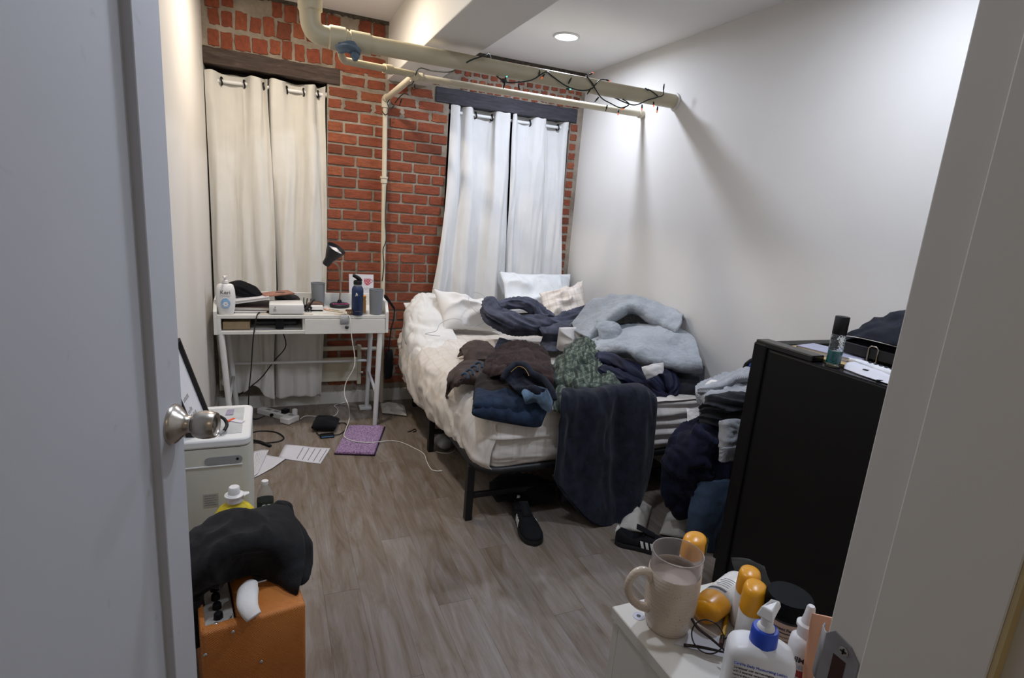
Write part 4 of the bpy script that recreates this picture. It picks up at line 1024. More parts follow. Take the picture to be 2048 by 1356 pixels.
roll_mb([(1.851, 2.260, 0.661), (1.881, 2.220, 0.644), (1.890, 2.180, 0.595), (1.880, 2.170, 0.531)], [0.024, 0.036, 0.036, 0.022], amp=0.34, seed=16, n=48).build('sleeve', M['navy_puffer'], t, smooth=True)
M['charcoal'] = fabric('charcoal_knit', '303135', 0.2, 500, 0.95, 0.3, 0.5)
pad('charcoal_trousers', [(1.880, 2.190, 0.551), (2.020, 2.100, 0.606), (2.136, 2.240, 0.683), (1.986, 2.340, 0.623)], 0.05, 0.030, M['charcoal'], label='charcoal trousers folded under the right end of the quilt', cat='trousers', p=5, q=0.5, amp=0.010, scale=12, seed=17)
cloth('white_sock', [[(1.679, 2.180, 0.710), (1.698, 2.160, 0.723), (1.730, 2.150, 0.737), (1.781, 2.160, 0.735)], [(1.684, 2.165, 0.686), (1.702, 2.145, 0.701), (1.735, 2.135, 0.713), (1.784, 2.150, 0.707)], [(1.703, 2.160, 0.655), (1.716, 2.140, 0.671), (1.741, 2.130, 0.689), (1.773, 2.140, 0.689)]], M['white_cotton'], None, 14, 18, amp=0.004, scale=25, seed=18, label='small white sock lying on the navy padded jacket', cat='sock', solid=0.006)
def mk_plaid():
    t = NT('green_plaid'); vec = t.coords(rot=(0.5, 0.3, 0.9))
    c = t.ramp(t.noise(vec, 12, 5), [(0.3, srgb('39443a')), (0.7, srgb('4a5548'))])
    for d, cc, a in (('X', '767f72', 0.6), ('Z', '767f72', 0.45), ('X', '232a26', 0.8), ('Y', '232a26', 0.7)):
        w = t.n('ShaderNodeTexWave', _wave_type='BANDS', _bands_direction=d); w.inputs['Scale'].default_value = 15 if cc[0] == '7' else 7; w.inputs['Distortion'].default_value = 1.3
        w.inputs['Phase Offset'].default_value = 1.0 if cc[0] == '2' else 0
        t.l(vec, w.inputs['Vector'])
        c = t.mix(t.ramp(w.outputs['Fac'], [(0.72, (0, 0, 0, 1)), (0.92, (a, a, a, 1))]), c, srgb(cc))
    t.l(c, t.b.inputs['Base Color']); t.b.inputs['Roughness'].default_value = 0.95
    t.bump(t.noise(vec, 300, 4), 0.3, 0.0015); return t.mat
M['plaid'] = mk_plaid()
t = thing('plaid_shirt', 'green plaid flannel shirt crumpled in the middle of the heap', 'shirt', (1.467, 2.400, 0.586))
cloth('body', [[(1.586, 2.740, 0.655), (1.626, 2.720, 0.719), (1.679, 2.700, 0.741), (1.733, 2.660, 0.702)],
               [(1.430, 2.580, 0.656), (1.506, 2.560, 0.704), (1.581, 2.540, 0.719), (1.668, 2.520, 0.688)],
               [(1.317, 2.440, 0.645), (1.402, 2.400, 0.685), (1.492, 2.380, 0.677), (1.617, 2.380, 0.645)],
               [(1.244, 2.300, 0.618), (1.330, 2.260, 0.647), (1.437, 2.250, 0.640), (1.590, 2.240, 0.625)],
               [(1.266, 2.260, 0.574), (1.318, 2.200, 0.601), (1.409, 2.180, 0.618), (1.567, 2.170, 0.623)],
               [(1.319, 2.320, 0.530), (1.381, 2.280, 0.545), (1.477, 2.260, 0.556), (1.595, 2.220, 0.579)]], M['plaid'], t, 60, 56, amp=0.024, scale=13, seed=41, fine=0.005)
cloth('tail', [[(1.229, 2.200, 0.631), (1.244, 2.190, 0.638), (1.261, 2.180, 0.626)], [(1.170, 2.120, 0.603), (1.200, 2.100, 0.608), (1.242, 2.100, 0.601)], [(1.145, 2.075, 0.578), (1.188, 2.060, 0.566), (1.249, 2.070, 0.577)], [(1.149, 2.070, 0.561), (1.199, 2.058, 0.552), (1.238, 2.066, 0.565)]], M['plaid'], t, 22, 20, amp=0.006, scale=22, seed=43)
# brown jacket at the left of the heap
M['brown'] = fabric('brown_leather', '3a2f2c', 0.25, 200, 0.6, 0.1, 0.3, col2='4b3d37', vscale=14)
M['darkbrown'] = fabric('brown_corduroy', '2c2120', 0.3, 400, 0.9, 0.2, 0.4, col2='3a2a28', vscale=14)
t = thing('brown_jacket', 'dark brown jacket spread at the left of the heap, cuff hanging over the edge', 'jacket', (0.973, 2.558, 0.560))
cloth('collar', [[(0.978, 2.969, 0.575), (1.021, 2.938, 0.600), (1.105, 2.952, 0.600), (1.166, 2.900, 0.600)], [(1.013, 3.007, 0.600), (1.081, 3.050, 0.630), (1.166, 3.093, 0.630), (1.199, 3.006, 0.620)], [(0.981, 2.835, 0.600), (1.031, 2.852, 0.640), (1.096, 2.868, 0.640), (1.163, 2.848, 0.620)], [(0.973, 2.843, 0.575), (1.006, 2.770, 0.600), (1.074, 2.783, 0.600), (1.134, 2.755, 0.600)]], M['brown'], t, 28, 34, amp=0.006, scale=16, seed=51, solid=0.008)
cloth('sleeve', [[(0.836, 2.634, 0.575), (0.921, 2.722, 0.600), (0.999, 2.736, 0.610), (1.072, 2.683, 0.600)], [(0.767, 2.462, 0.575), (0.839, 2.502, 0.620), (0.936, 2.542, 0.630), (1.010, 2.495, 0.620)], [(0.828, 2.680, 0.418), (0.797, 2.411, 0.600), (0.882, 2.429, 0.620), (0.964, 2.385, 0.610)], [(0.826, 2.661, 0.403), (0.793, 2.427, 0.575), (0.880, 2.460, 0.580), (0.946, 2.372, 0.580)]], M['brown'], t, 36, 44, amp=0.008, scale=15, seed=52, solid=0.006)
cloth('body', [[(1.165, 2.886, 0.580), (1.328, 3.098, 0.600), (1.475, 3.124, 0.610), (1.535, 2.955, 0.600)], [(1.070, 2.727, 0.610), (1.173, 2.756, 0.650), (1.299, 2.744, 0.670), (1.392, 2.622, 0.640)], [(0.986, 2.518, 0.630), (1.039, 2.446, 0.690), (1.176, 2.450, 0.700), (1.259, 2.327, 0.660)], [(0.953, 2.386, 0.620), (0.997, 2.314, 0.680), (1.118, 2.297, 0.690), (1.209, 2.205, 0.650)], [(0.981, 2.413, 0.585), (1.045, 2.405, 0.610), (1.164, 2.371, 0.620), (1.238, 2.263, 0.600)]], M['darkbrown'], t, 50, 52, amp=0.022, scale=15, seed=53, fine=0.005)
cloth('lapel', [[(1.012, 2.589, 0.640), (1.032, 2.518, 0.670), (1.055, 2.443, 0.680)], [(0.951, 2.454, 0.640), (0.967, 2.368, 0.680), (0.992, 2.280, 0.700)], [(0.954, 2.402, 0.620), (0.955, 2.305, 0.660), (0.968, 2.254, 0.680)]], M['darkbrown'], t, 20, 20, amp=0.008, scale=20, seed=54, solid=0.006)
M['dk_trousers'] = fabric('dark_brown_twill', '2a2320', 0.2, 500, 0.9, 0.2, 0.3)
pad('brown_trousers', [(0.821, 2.236, 0.575), (1.048, 2.154, 0.575), (1.136, 2.365, 0.600), (0.930, 2.504, 0.600)], 0.015, 0.045, M['dk_trousers'], label='dark brown twill trousers folded on top of the blue jeans', cat='trousers', p=5, q=0.5, amp=0.012, scale=16, seed=55)
M['denim_blue'] = fabric('denim_blue', '1b2536', 0.3, 700, 0.9, 0.2, 0.4, col2='29384d', vscale=18)
M['denim_dark'] = fabric('denim_dark', '151820', 0.25, 700, 0.9, 0.2, 0.4, col2='212631', vscale=18)
M['denim_light'] = fabric('denim_light', '586d84', 0.15, 700, 0.9, 0.2, 0.4, col2='6c8298', vscale=18)
M['stitch'] = mat('stitch_tan', '9a7a4a', 0.7, var=0)
t = thing('folded_jeans', 'folded mid blue jeans drooping over the foot of the bed', 'jeans', (0.943, 2.140, 0.531))
pad_mb([(0.771, 2.100, 0.568), (1.089, 2.062, 0.498), (1.152, 2.105, 0.600), (0.854, 2.312, 0.585)], 0.035, 0.030, p=5, q=0.4, amp=0.010, scale=14, seed=61, n=40).build('leg', M['denim_blue'], t, smooth=True)
pad_mb([(0.777, 2.110, 0.595), (1.084, 2.085, 0.536), (1.165, 2.163, 0.615), (0.862, 2.325, 0.600)], 0.018, 0.026, p=5, q=0.4, amp=0.008, scale=14, seed=62, n=36).build('leg', M['denim_blue'], t, smooth=True)
t = thing('dark_jeans', 'dark indigo jeans with waistband curled open on the brown jacket', 'jeans', (1.127, 2.288, 0.600))
cloth('leg', [[(0.974, 2.271, 0.660), (1.047, 2.272, 0.700), (1.096, 2.200, 0.710), (1.111, 2.081, 0.690)], [(0.982, 2.211, 0.650), (1.055, 2.243, 0.660), (1.107, 2.190, 0.660), (1.124, 2.060, 0.650)], [(0.988, 2.154, 0.640), (1.023, 2.116, 0.660), (1.062, 2.054, 0.660), (1.133, 2.051, 0.620)], [(1.034, 2.167, 0.600), (1.065, 2.133, 0.610), (1.097, 2.086, 0.610), (1.134, 2.057, 0.590)]], M['denim_dark'], t, 36, 36, amp=0.012, scale=16, seed=63, solid=0.005)
MB().tube([(0.950, 2.221, 0.672), (0.984, 2.249, 0.700), (1.040, 2.279, 0.720), (1.062, 2.217, 0.730), (1.066, 2.156, 0.715), (1.092, 2.094, 0.705), (1.093, 2.015, 0.685), (1.095, 1.973, 0.650)], [0.010, 0.014, 0.016, 0.016, 0.015, 0.014, 0.014, 0.010], 12, smooth=6).build('waistband', M['denim_dark'], t, smooth=True)
MB().tube([(0.996, 2.231, 0.700), (1.027, 2.227, 0.726), (1.040, 2.178, 0.728), (1.043, 2.137, 0.708)], 0.0014, 5, smooth=4).build('stitching', M['stitch'], t)
cloth('light_jeans', [[(0.994, 2.097, 0.645), (1.047, 2.126, 0.660), (1.092, 2.091, 0.660), (1.124, 2.060, 0.650)], [(0.993, 2.074, 0.630), (1.039, 2.074, 0.650), (1.082, 2.042, 0.645), (1.108, 2.014, 0.630)], [(1.012, 2.091, 0.600), (1.048, 2.079, 0.625), (1.077, 2.037, 0.615), (1.106, 2.012, 0.590)], [(1.035, 2.115, 0.585), (1.068, 2.107, 0.600), (1.089, 2.066, 0.590), (1.110, 2.027, 0.575)]], M['denim_light'], None, 26, 30, amp=0.008, scale=18, seed=66, label='pale blue denim leg folded over the dark jeans', cat='jeans', solid=0.006)
pad('navy_tshirt', [(1.211, 3.012, 0.575), (1.345, 2.974, 0.575), (1.431, 3.115, 0.600), (1.360, 3.282, 0.600)], 0.012, 0.012, fabric('navy_jersey', '222838', 0.15), label='flat folded navy shirt peeking out behind the brown jacket', cat='shirt', p=8, q=0.3, amp=0.003, seed=67)
M['laces'] = fabric('lace_blue', '3b4a5a', 0.2)
t = thing('belt', 'woven blue belt coiled on the brown jacket sleeve', 'belt', (0.923, 2.539, 0.600))
for k in range(4):
    a = Vector((0.837, 2.404, 0.635)).lerp(Vector((0.944, 2.509, 0.655)), k / 3)
    MB().tube([a + Vector((-0.012, 0.018, 0.0)), a + Vector((0, 0.006, 0.012)), a + Vector((0.008, -0.012, 0.010)), a + Vector((0.006, -0.028, -0.006))], 0.006, 8, smooth=4).build('coil', M['laces'], t, smooth=True)

# big navy fleece blanket hanging off the foot of the bed to the floor
M['navy_fleece'] = fabric('navy_fleece', '181a24', 0.25, 400, 0.95, 0.6, 0.7, col2='252834', vscale=22, fuzz=120)
def bl(u0, vs, ys): return [(u0, v, y) for v, y in zip(vs, ys)]
blanket = [
    [(1.344, 2.340, 0.558), (1.426, 2.320, 0.544), (1.503, 2.300, 0.536), (1.607, 2.300, 0.546), (1.706, 2.280, 0.558), (1.815, 2.260, 0.531)],
    [(1.209, 2.120, 0.625), (1.309, 2.140, 0.622), (1.383, 2.110, 0.623), (1.494, 2.130, 0.630), (1.587, 2.110, 0.641), (1.727, 2.120, 0.584)],
    [(1.168, 2.055, 0.588), (1.270, 2.075, 0.593), (1.348, 2.045, 0.589), (1.464, 2.075, 0.591), (1.547, 2.045, 0.606), (1.694, 2.060, 0.566)],
    [(1.162, 2.045, 0.455), (1.275, 2.070, 0.440), (1.361, 2.035, 0.441), (1.484, 2.070, 0.421), (1.562, 2.030, 0.435), (1.701, 2.050, 0.425)],
    [(1.159, 2.040, 0.325), (1.284, 2.060, 0.276), (1.375, 2.020, 0.259), (1.502, 2.055, 0.227), (1.572, 2.015, 0.264), (1.700, 2.040, 0.290)],
    [(1.159, 2.040, 0.273), (1.276, 2.035, 0.176), (1.378, 2.000, 0.103), (1.498, 2.020, 0.047), (1.567, 1.995, 0.091), (1.686, 2.030, 0.203)],
    [(1.167, 2.040, 0.243), (1.270, 2.020, 0.118), (1.366, 1.982, 0.027), (1.473, 1.985, -0.014), (1.552, 1.980, 0.008), (1.679, 2.030, 0.137)]]
t = thing('navy_blanket', 'large dark navy fleece blanket hanging from the bed foot to the floor', 'blanket', (1.434, 2.000, -0.011))
V = sheet_grid(np.array(blanket), 90, 90, amp=0.014, scale=7, seed=71, stretch=(1.6, 1, 0.5))
fd = np.clip((0.62 - V[..., 2]) / 0.15, 0, 1)
V[..., 1] -= fd * 0.016 * (ridges(np.stack([V[..., 0] * 11 + 0.8 * V[..., 2], V[..., 2] * 0.9, 0 * V[..., 0]], -1).reshape(-1, 3), 73).reshape(fd.shape) - 0.3)
MB().grid(V).build('drape', M['navy_fleece'], t, smooth=True, solid=0.009)
e = MB().tube([(1.159, 2.034, 0.266), (1.213, 2.026, 0.179), (1.266, 2.014, 0.119), (1.323, 1.998, 0.055), (1.362, 1.976, 0.028), (1.469, 1.979, -0.012), (1.548, 1.974, 0.010)], 0.006, 8, smooth=5).build('hem', M['navy_fleece'], t, smooth=True)

# ------------------------------------------------------------------ chair buried in laundry between bed and fridge
M['seat_blue'] = fabric('seat_blue', '2c4a8c', 0.1, 500, 0.85, 0.1, 0.3)
CX, CY = 1.86, 1.72
t = thing('stacking_chair', 'black tube chair with blue back buried under laundry', 'chair', (CX, CY, 0))
zb = 0.79
MB().tube([(2.075, 1.50, 0.02), (2.075, 1.51, 0.44), (2.085, 1.52, zb - 0.06), (2.085, 1.545, zb + 0.01), (2.085, 1.60, zb + 0.035), (2.085, 1.84, zb + 0.035), (2.085, 1.905, zb + 0.01), (2.085, 1.93, zb - 0.06), (2.075, 1.935, 0.44), (2.075, 1.94, 0.02)], 0.0115, 12, smooth=4).build('back_frame', M['black_metal'], t, smooth=True)
pad_mb([(2.075, 1.55, 0.56), (2.075, 1.90, 0.56), (2.08, 1.90, zb + 0.012), (2.08, 1.55, zb + 0.012)], 0.012, 0.018, p=8, q=0.4).build('backrest', M['seat_blue'], t, smooth=True)
pad_mb([(1.76, 1.60, 0.43), (2.06, 1.60, 0.43), (2.06, 1.92, 0.43), (1.76, 1.92, 0.43)], 0.02, 0.025, p=8, q=0.4).build('seat', M['seat_blue'], t, smooth=True)
for (x, y) in ((1.78, 1.62), (1.78, 1.90), (2.06, 1.60), (2.06, 1.90)):
    MB().tube([(x, y, 0.0), (x, y, 0.44)], 0.0115, 10).build('leg', M['black_metal'], t, smooth=True, angle=50)
M['grey_rib'] = wave_fabric('grey_ribbed_knit', '7f8288', 'b3b6ba', 95, 'X', bump=0.6, dist=1.2)
M['grey_knit'] = fabric('pale_grey_knit', 'a5a7aa', 0.1, 300, 0.95, 0.3, 0.8)
t = thing('grey_cardigan', 'grey ribbed cardigan on top of the laundry chair', 'cardigan', (1.807, 1.750, 0.706))
cloth('body', [[(1.997, 1.950, 0.702), (2.033, 1.930, 0.737), (2.049, 1.860, 0.772), (2.053, 1.780, 0.796)], [(1.782, 1.880, 0.706), (1.833, 1.840, 0.735), (1.877, 1.780, 0.780), (1.921, 1.700, 0.807)], [(1.708, 1.820, 0.702), (1.734, 1.740, 0.718), (1.793, 1.700, 0.755), (1.848, 1.640, 0.790)], [(1.710, 1.800, 0.658), (1.717, 1.710, 0.690), (1.768, 1.670, 0.714), (1.828, 1.620, 0.738)], [(1.758, 1.820, 0.591), (1.784, 1.760, 0.616), (1.832, 1.720, 0.642), (1.869, 1.660, 0.666)]], M['grey_rib'], t, 50, 46, amp=0.022, scale=13, seed=81, fine=0.005)
roll_mb([(1.700, 1.800, 0.714), (1.714, 1.770, 0.732), (1.760, 1.740, 0.753), (1.816, 1.720, 0.792), (1.848, 1.660, 0.818)], [0.014, 0.022, 0.026, 0.026, 0.022], amp=0.2, seed=82, n=24).build('sleeve', M['grey_rib'], t, smooth=True)
roll_mb([(1.740, 1.800, 0.734), (1.761, 1.790, 0.753), (1.781, 1.770, 0.756)], [0.008, 0.012, 0.008], amp=0.3, seed=83, n=16).build('frill', M['white_cotton'], t, smooth=True)
M['charcoal_fleece'] = fabric('charcoal_fleece', '222327', 0.25, 400, 0.95, 0.4, 0.6, col2='303237')
t = thing('charcoal_hoodie', 'charcoal hoodie bunched below the grey cardigan', 'hoodie', (1.754, 1.680, 0.644))
roll_mb([(1.713, 1.760, 0.635), (1.707, 1.700, 0.694), (1.733, 1.650, 0.710), (1.795, 1.600, 0.724)], [0.022, 0.042, 0.046, 0.04], amp=0.42, seed=84, n=56).build('hood', M['charcoal_fleece'], t, smooth=True)
roll_mb([(1.709, 1.760, 0.599), (1.714, 1.700, 0.635), (1.764, 1.660, 0.638), (1.806, 1.600, 0.675)], [0.022, 0.036, 0.040, 0.036], amp=0.42, seed=85, n=56).build('sleeve', M['charcoal_fleece'], t, smooth=True)
M['navy_cotton'] = fabric('navy_cotton', '0f111f', 0.25, 500, 0.95, 0.25, 0.4, col2='181b30')
t = thing('navy_sweatshirt', 'navy sweatshirt hanging down the front of the laundry chair', 'sweatshirt', (1.755, 1.750, 0.260))
cloth('body', [[(1.719, 1.860, 0.526), (1.738, 1.800, 0.572), (1.773, 1.720, 0.600), (1.806, 1.620, 0.641)], [(1.630, 1.830, 0.479), (1.640, 1.720, 0.552), (1.700, 1.660, 0.576), (1.762, 1.580, 0.612)], [(1.590, 1.820, 0.379), (1.609, 1.700, 0.456), (1.689, 1.640, 0.487), (1.756, 1.570, 0.522)], [(1.600, 1.820, 0.256), (1.644, 1.720, 0.326), (1.726, 1.660, 0.369), (1.790, 1.590, 0.408)], [(1.649, 1.820, 0.162), (1.681, 1.760, 0.186), (1.736, 1.700, 0.276), (1.825, 1.620, 0.306)], [(1.718, 1.820, 0.101), (1.733, 1.780, 0.121), (1.765, 1.740, 0.226), (1.865, 1.680, 0.257)]], M['navy_cotton'], t, 56, 56, amp=0.032, scale=11, seed=87, fine=0.006)
roll_mb([(1.628, 1.820, 0.507), (1.629, 1.770, 0.457), (1.656, 1.700, 0.405), (1.714, 1.640, 0.392)], [0.022, 0.034, 0.036, 0.028], amp=0.24, seed=88, n=28).build('sleeve', M['navy_cotton'], t, smooth=True)
MB().tube([(1.711, 1.840, 0.539), (1.717, 1.780, 0.590), (1.720, 1.760, 0.598)], 0.004, 8, smooth=4).build('drawcord', M['denim_dark'], t, smooth=True)
t = thing('grey_sweater', 'pale grey sweater sleeve with ribbed cuff hanging out of the laundry', 'sweater', (1.703, 1.560, 0.500))
cloth('sleeve', [[(1.649, 1.600, 0.657), (1.664, 1.575, 0.674), (1.701, 1.570, 0.673), (1.752, 1.575, 0.658)], [(1.658, 1.595, 0.606), (1.666, 1.565, 0.618), (1.703, 1.560, 0.617), (1.753, 1.570, 0.608)], [(1.662, 1.590, 0.549), (1.669, 1.565, 0.555), (1.700, 1.560, 0.559), (1.738, 1.570, 0.555)]], M['grey_knit'], t, 24, 20, amp=0.004, scale=20, seed=90, solid=0.008)
cloth('cuff', [[(1.662, 1.588, 0.553), (1.666, 1.563, 0.559), (1.698, 1.558, 0.562), (1.732, 1.570, 0.556)], [(1.673, 1.588, 0.490), (1.679, 1.570, 0.491), (1.700, 1.565, 0.498), (1.732, 1.572, 0.491)]], M['grey_rib'], t, 16, 20, amp=0.001, seed=91, solid=0.008)
t = thing('white_lace_top', 'white lace top caught between the sheet and the laundry', 'top', (1.798, 1.900, 0.533))
cloth('lace', [[(1.794, 1.960, 0.570), (1.811, 1.930, 0.570), (1.831, 1.900, 0.575)], [(1.786, 1.930, 0.542), (1.801, 1.900, 0.547), (1.824, 1.880, 0.553)], [(1.761, 1.900, 0.511), (1.788, 1.880, 0.527), (1.811, 1.870, 0.543)]], M['white_cotton'], t, 20, 20, amp=0.008, scale=24, seed=92)
M['denim_mid'] = fabric('denim_mid', '3a4a60', 0.2, 700, 0.9, 0.2, 0.4, col2='4b5e76', vscale=10)
t = thing('hanging_jeans', 'blue jeans leg hanging from the laundry chair to the floor', 'jeans', (1.756, 1.680, 0.013))
cloth('leg', [[(1.675, 1.700, 0.332), (1.689, 1.660, 0.362), (1.725, 1.620, 0.382), (1.759, 1.580, 0.403)], [(1.675, 1.700, 0.249), (1.692, 1.655, 0.271), (1.735, 1.620, 0.284), (1.776, 1.590, 0.294)], [(1.683, 1.710, 0.132), (1.707, 1.665, 0.155), (1.764, 1.635, 0.156), (1.806, 1.610, 0.164)], [(1.693, 1.735, 0.008), (1.745, 1.690, 0.011), (1.799, 1.665, 0.007), (1.854, 1.650, 0.012)]], M['denim_mid'], t, 36, 30, amp=0.006, scale=10, seed=93, stretch=(1.4, 1, 0.5), solid=0.02)

# ------------------------------------------------------------------ things under and beside the bed
M['black_cloth'] = fabric('black_cloth', '101014', 0.3, 400, 0.95, 0.2, 0.5)
roll('black_trousers', [(0.976, 2.289, 0.070), (1.071, 2.297, 0.080), (1.182, 2.242, 0.080), (1.278, 2.210, 0.070)], [0.05, 0.075, 0.08, 0.05], M['black_cloth'], label='black trousers heaped in the shadow under the bed', cat='trousers', amp=0.2, seed=95)
roll('dark_sweater', [(1.286, 2.173, 0.075), (1.392, 2.162, 0.080), (1.523, 2.137, 0.075)], [0.05, 0.08, 0.05], fabric('dark_plum_knit', '17101a', 0.3), label='dark plum sweater under the bed behind the navy blanket', cat='sweater', amp=0.2, seed=96)
M['shoe_black'] = fabric('shoe_suede', '111114', 0.2, 300, 0.8, 0.1, 0.3)
M['shoe_sole'] = mat('shoe_sole', '17171a', 0.6, var=0.1)
M['shoe_white'] = mat('shoe_stripe', 'c9c6bf', 0.6, var=0.05)
def shoe(label, heel, ang, L=0.285):
    """low trainer: local x from heel to toe"""
    t = thing('trainer', label, 'shoe', (heel[0], heel[1], 0), 'black trainers by the bed')
    T = TR((heel[0], heel[1], 0), 0, 0, ang)
    xs = np.linspace(0, 1, 22)
    half = 1.12 * np.interp(xs, [0, .04, .12, .3, .5, .68, .82, .93, .98, 1], [.012, .026, .034, .032, .036, .046, .046, .036, .020, .006])
    off = np.interp(xs, [0, .5, 1], [0, 0.002, 0.008])
    sole = MB(); ring = []
    for z in (0.0, 0.004, 0.020, 0.024):
        k = 1.0 if z in (0.004, 0.020) else 0.95
        ring.append([(x * L, o + h * k, z) for x, h, o in zip(xs, half, off)] + [(x * L, o - h * k, z) for x, h, o in zip(xs[::-1], half[::-1], off[::-1])])
    n = len(ring[0]); vs = [T @ Vector(p) for r in ring for p in r]
    fs = [(i * n + j, i * n + (j + 1) % n, (i + 1) * n + (j + 1) % n, (i + 1) * n + j) for i in range(3) for j in range(n)] + [tuple(range(n))[::-1], tuple(3 * n + j for j in range(n))]
    sole.add(vs, fs).build('sole', M['shoe_sole'], t, smooth=True, angle=60)
    # upper: arches from side to side
    top = np.interp(xs, [0, .06, .14, .25, .36, .48, .60, .72, .85, .95, 1], [.062, .080, .074, .062, .066, .078, .070, .056, .048, .038, .026])
    V = np.zeros((22, 17, 3))
    for i, (x, h, o, z) in enumerate(zip(xs, half, off, top)):
        for j, a in enumerate(np.linspace(0, math.pi, 17)):
            ca, sa = math.cos(a), math.sin(a)
            V[i, j] = (x * L, o + h * 0.97 * np.sign(ca) * abs(ca) ** 0.75, 0.020 + (z - 0.020) * abs(sa) ** 0.7)
            if 0.06 < x < 0.42: V[i, j, 2] -= 0.030 * max(0, 1 - abs(ca) / 0.75) * math.sin(math.pi * (x - 0.06) / 0.36)   # the opening
    W = np.array([[T @ Vector(V[i, j]) for j in range(17)] for i in range(22)], float)
    MB().grid(W).build('upper', M['shoe_black'], t, smooth=True, solid=0.003)
    def surf(x, zz, side, lift):
        h = np.interp(x, xs, half); o = np.interp(x, xs, off); zt = np.interp(x, xs, top)
        sa = min(0.999, ((zz - 0.020) / (zt - 0.020)) ** (1 / 0.7)); ca = math.sqrt(max(0, 1 - sa * sa))
        return T @ Vector((x * L, o + side * (h * 0.97 * ca ** 0.75 + lift), zz))
    for side in (-1, 1):
        for k in range(3):
            x = 0.43 + 0.075 * k; mb = MB(); A = []
            for l in (0.0015, 0.004):
                for q in range(5):
                    z = 0.024 + 0.028 * q / 4; xx = x - 0.03 * q / 4
                    A += [surf(xx - 0.021, z, side, l), surf(xx + 0.021, z, side, l)]
            fs = []
            for q in range(4):
                fs += [(10 + 2 * q, 11 + 2 * q, 13 + 2 * q, 12 + 2 * q), (2 * q, 2 * q + 1, 2 * q + 3, 2 * q + 2), (2 * q, 2 * q + 2, 12 + 2 * q, 10 + 2 * q), (2 * q + 1, 2 * q + 3, 13 + 2 * q, 11 + 2 * q)]
            fs += [(0, 1, 11, 10), (8, 9, 19, 18)]
            mb.add(A, fs).build('stripe', M['shoe_white'], t)
    MB().tube([T @ Vector((0.008, 0, 0.030)), T @ Vector((0.002, 0, 0.060)), T @ Vector((0.010, 0, 0.084))], 0.008, 8).build('heel_tab', M['shoe_white'], t, smooth=True)
    tn = MB(); tn.grid(np.array([[T @ Vector((L * x, y, z)) for y in (-0.020, 0, 0.020)] for x, z in ((0.30, 0.098), (0.38, 0.092), (0.48, 0.080), (0.58, 0.070))], float)); tn.build('tongue', M['shoe_black'], t, smooth=True, solid=0.005)
    for k in range(4):
        x = 0.42 + 0.055 * k; z = 0.084 - 0.006 * k
        MB().tube([T @ Vector((L * x, -0.026, z - 0.012)), T @ Vector((L * x, 0, z + 0.003)), T @ Vector((L * x, 0.026, z - 0.012))], 0.0028, 6, smooth=3).build('lace', M['black_cloth'], t, smooth=True)
    return t
shoe('black trainer with three white stripes, toe pointing out from under the bed', (1.078, 2.212), 261, 0.30)
shoe('black trainer with white stripes lying behind the speckled mug', (1.400, 1.845), -38)
M['sock_white'] = fabric('sock_white', 'b9b4aa', 0.1, 300, 0.95, 0.3, 0.8)
def crumple(name, quad, h, m, label, cat, seed, amp=0.022, scale=18, **k):
    return pad(name, quad, 0.003, h, m, None, label, cat, p=2.2, q=0.6, amp=amp, scale=scale, seed=seed, n=34, **k)
crumple('sock', [(1.465, 1.918, 0.012), (1.570, 1.854, 0.012), (1.758, 2.052, 0.012), (1.674, 2.116, 0.012)], 0.045, M['sock_white'], 'crumpled white and grey sock beside the hanging navy blanket', 'sock', 101)
crumple('sock', [(1.631, 1.828, 0.012), (1.729, 1.758, 0.012), (1.905, 1.924, 0.012), (1.791, 1.974, 0.012)], 0.045, M['sock_white'], 'fuzzy cream sock on the floor beside the hanging jeans', 'sock', 104)
crumple('plastic_bag', [(0.679, 3.609, 0.008), (0.831, 3.522, 0.008), (0.859, 3.714, 0.008), (0.700, 3.807, 0.008)], 0.028, M['sock_white'], 'crumpled pale plastic bag on the floor between desk and bed', 'bag', 107, 0.014, 26)
t = thing('rolled_socks', 'rolled pair of grey socks under the bed beside a leg', 'socks', (0.948, 3.006, 0.000))
roll_mb([(0.913, 3.023, 0.045), (0.924, 2.975, 0.045), (0.938, 2.928, 0.045)], [0.036, 0.042, 0.036], amp=0.10, seed=108, n=24, k=8).build('roll', M['grey_knit'], t, smooth=True)

# ------------------------------------------------------------------ portable air conditioner by the left wall
M['ac_body'] = mat('ac_shell', 'c6c5b9', 0.5, var=0.03)
M['ac_top'] = mat('ac_top_white', 'd8d8d6', 0.4, var=0.02)
M['ac_grille'] = wave_fabric('ac_grille', 'a9aaa9', 'c2c3c2', 60, 'Y', rough=0.6, dist=0.0, bump=0.4)
M['grey_plastic'] = mat('grey_plastic', '8b8c8c', 0.5, var=0.03)
AX0, AX1, AY0, AY1, AZ = -0.320, -0.079, 2.070, 2.420, 0.550
t = thing('air_conditioner', 'white portable air conditioner standing against the left wall', 'air conditioner', (-0.2, 2.245, 0))
def rrect(x0, x1, y0, y1, r, n=5):
    out = []
    for cx, cy, a0 in ((x1 - r, y1 - r, 0), (x0 + r, y1 - r, 90), (x0 + r, y0 + r, 180), (x1 - r, y0 + r, 270)):
        for k in range(n + 1):
            a = math.radians(a0 + 90 * k / n); out.append((cx + r * math.cos(a), cy + r * math.sin(a)))
    return out
MB().prism(rrect(AX0, AX1, AY0, AY1, 0.03), 2, 0.02, AZ - 0.035).build('body', M['ac_body'], t, smooth=True, angle=40)
MB().prism(rrect(AX0 - 0.002, AX1 + 0.002, AY0 - 0.002, AY1 + 0.002, 0.032), 2, AZ - 0.033, AZ).build('top_cover', M['ac_top'], t, smooth=True, angle=40, bevel=0.008)
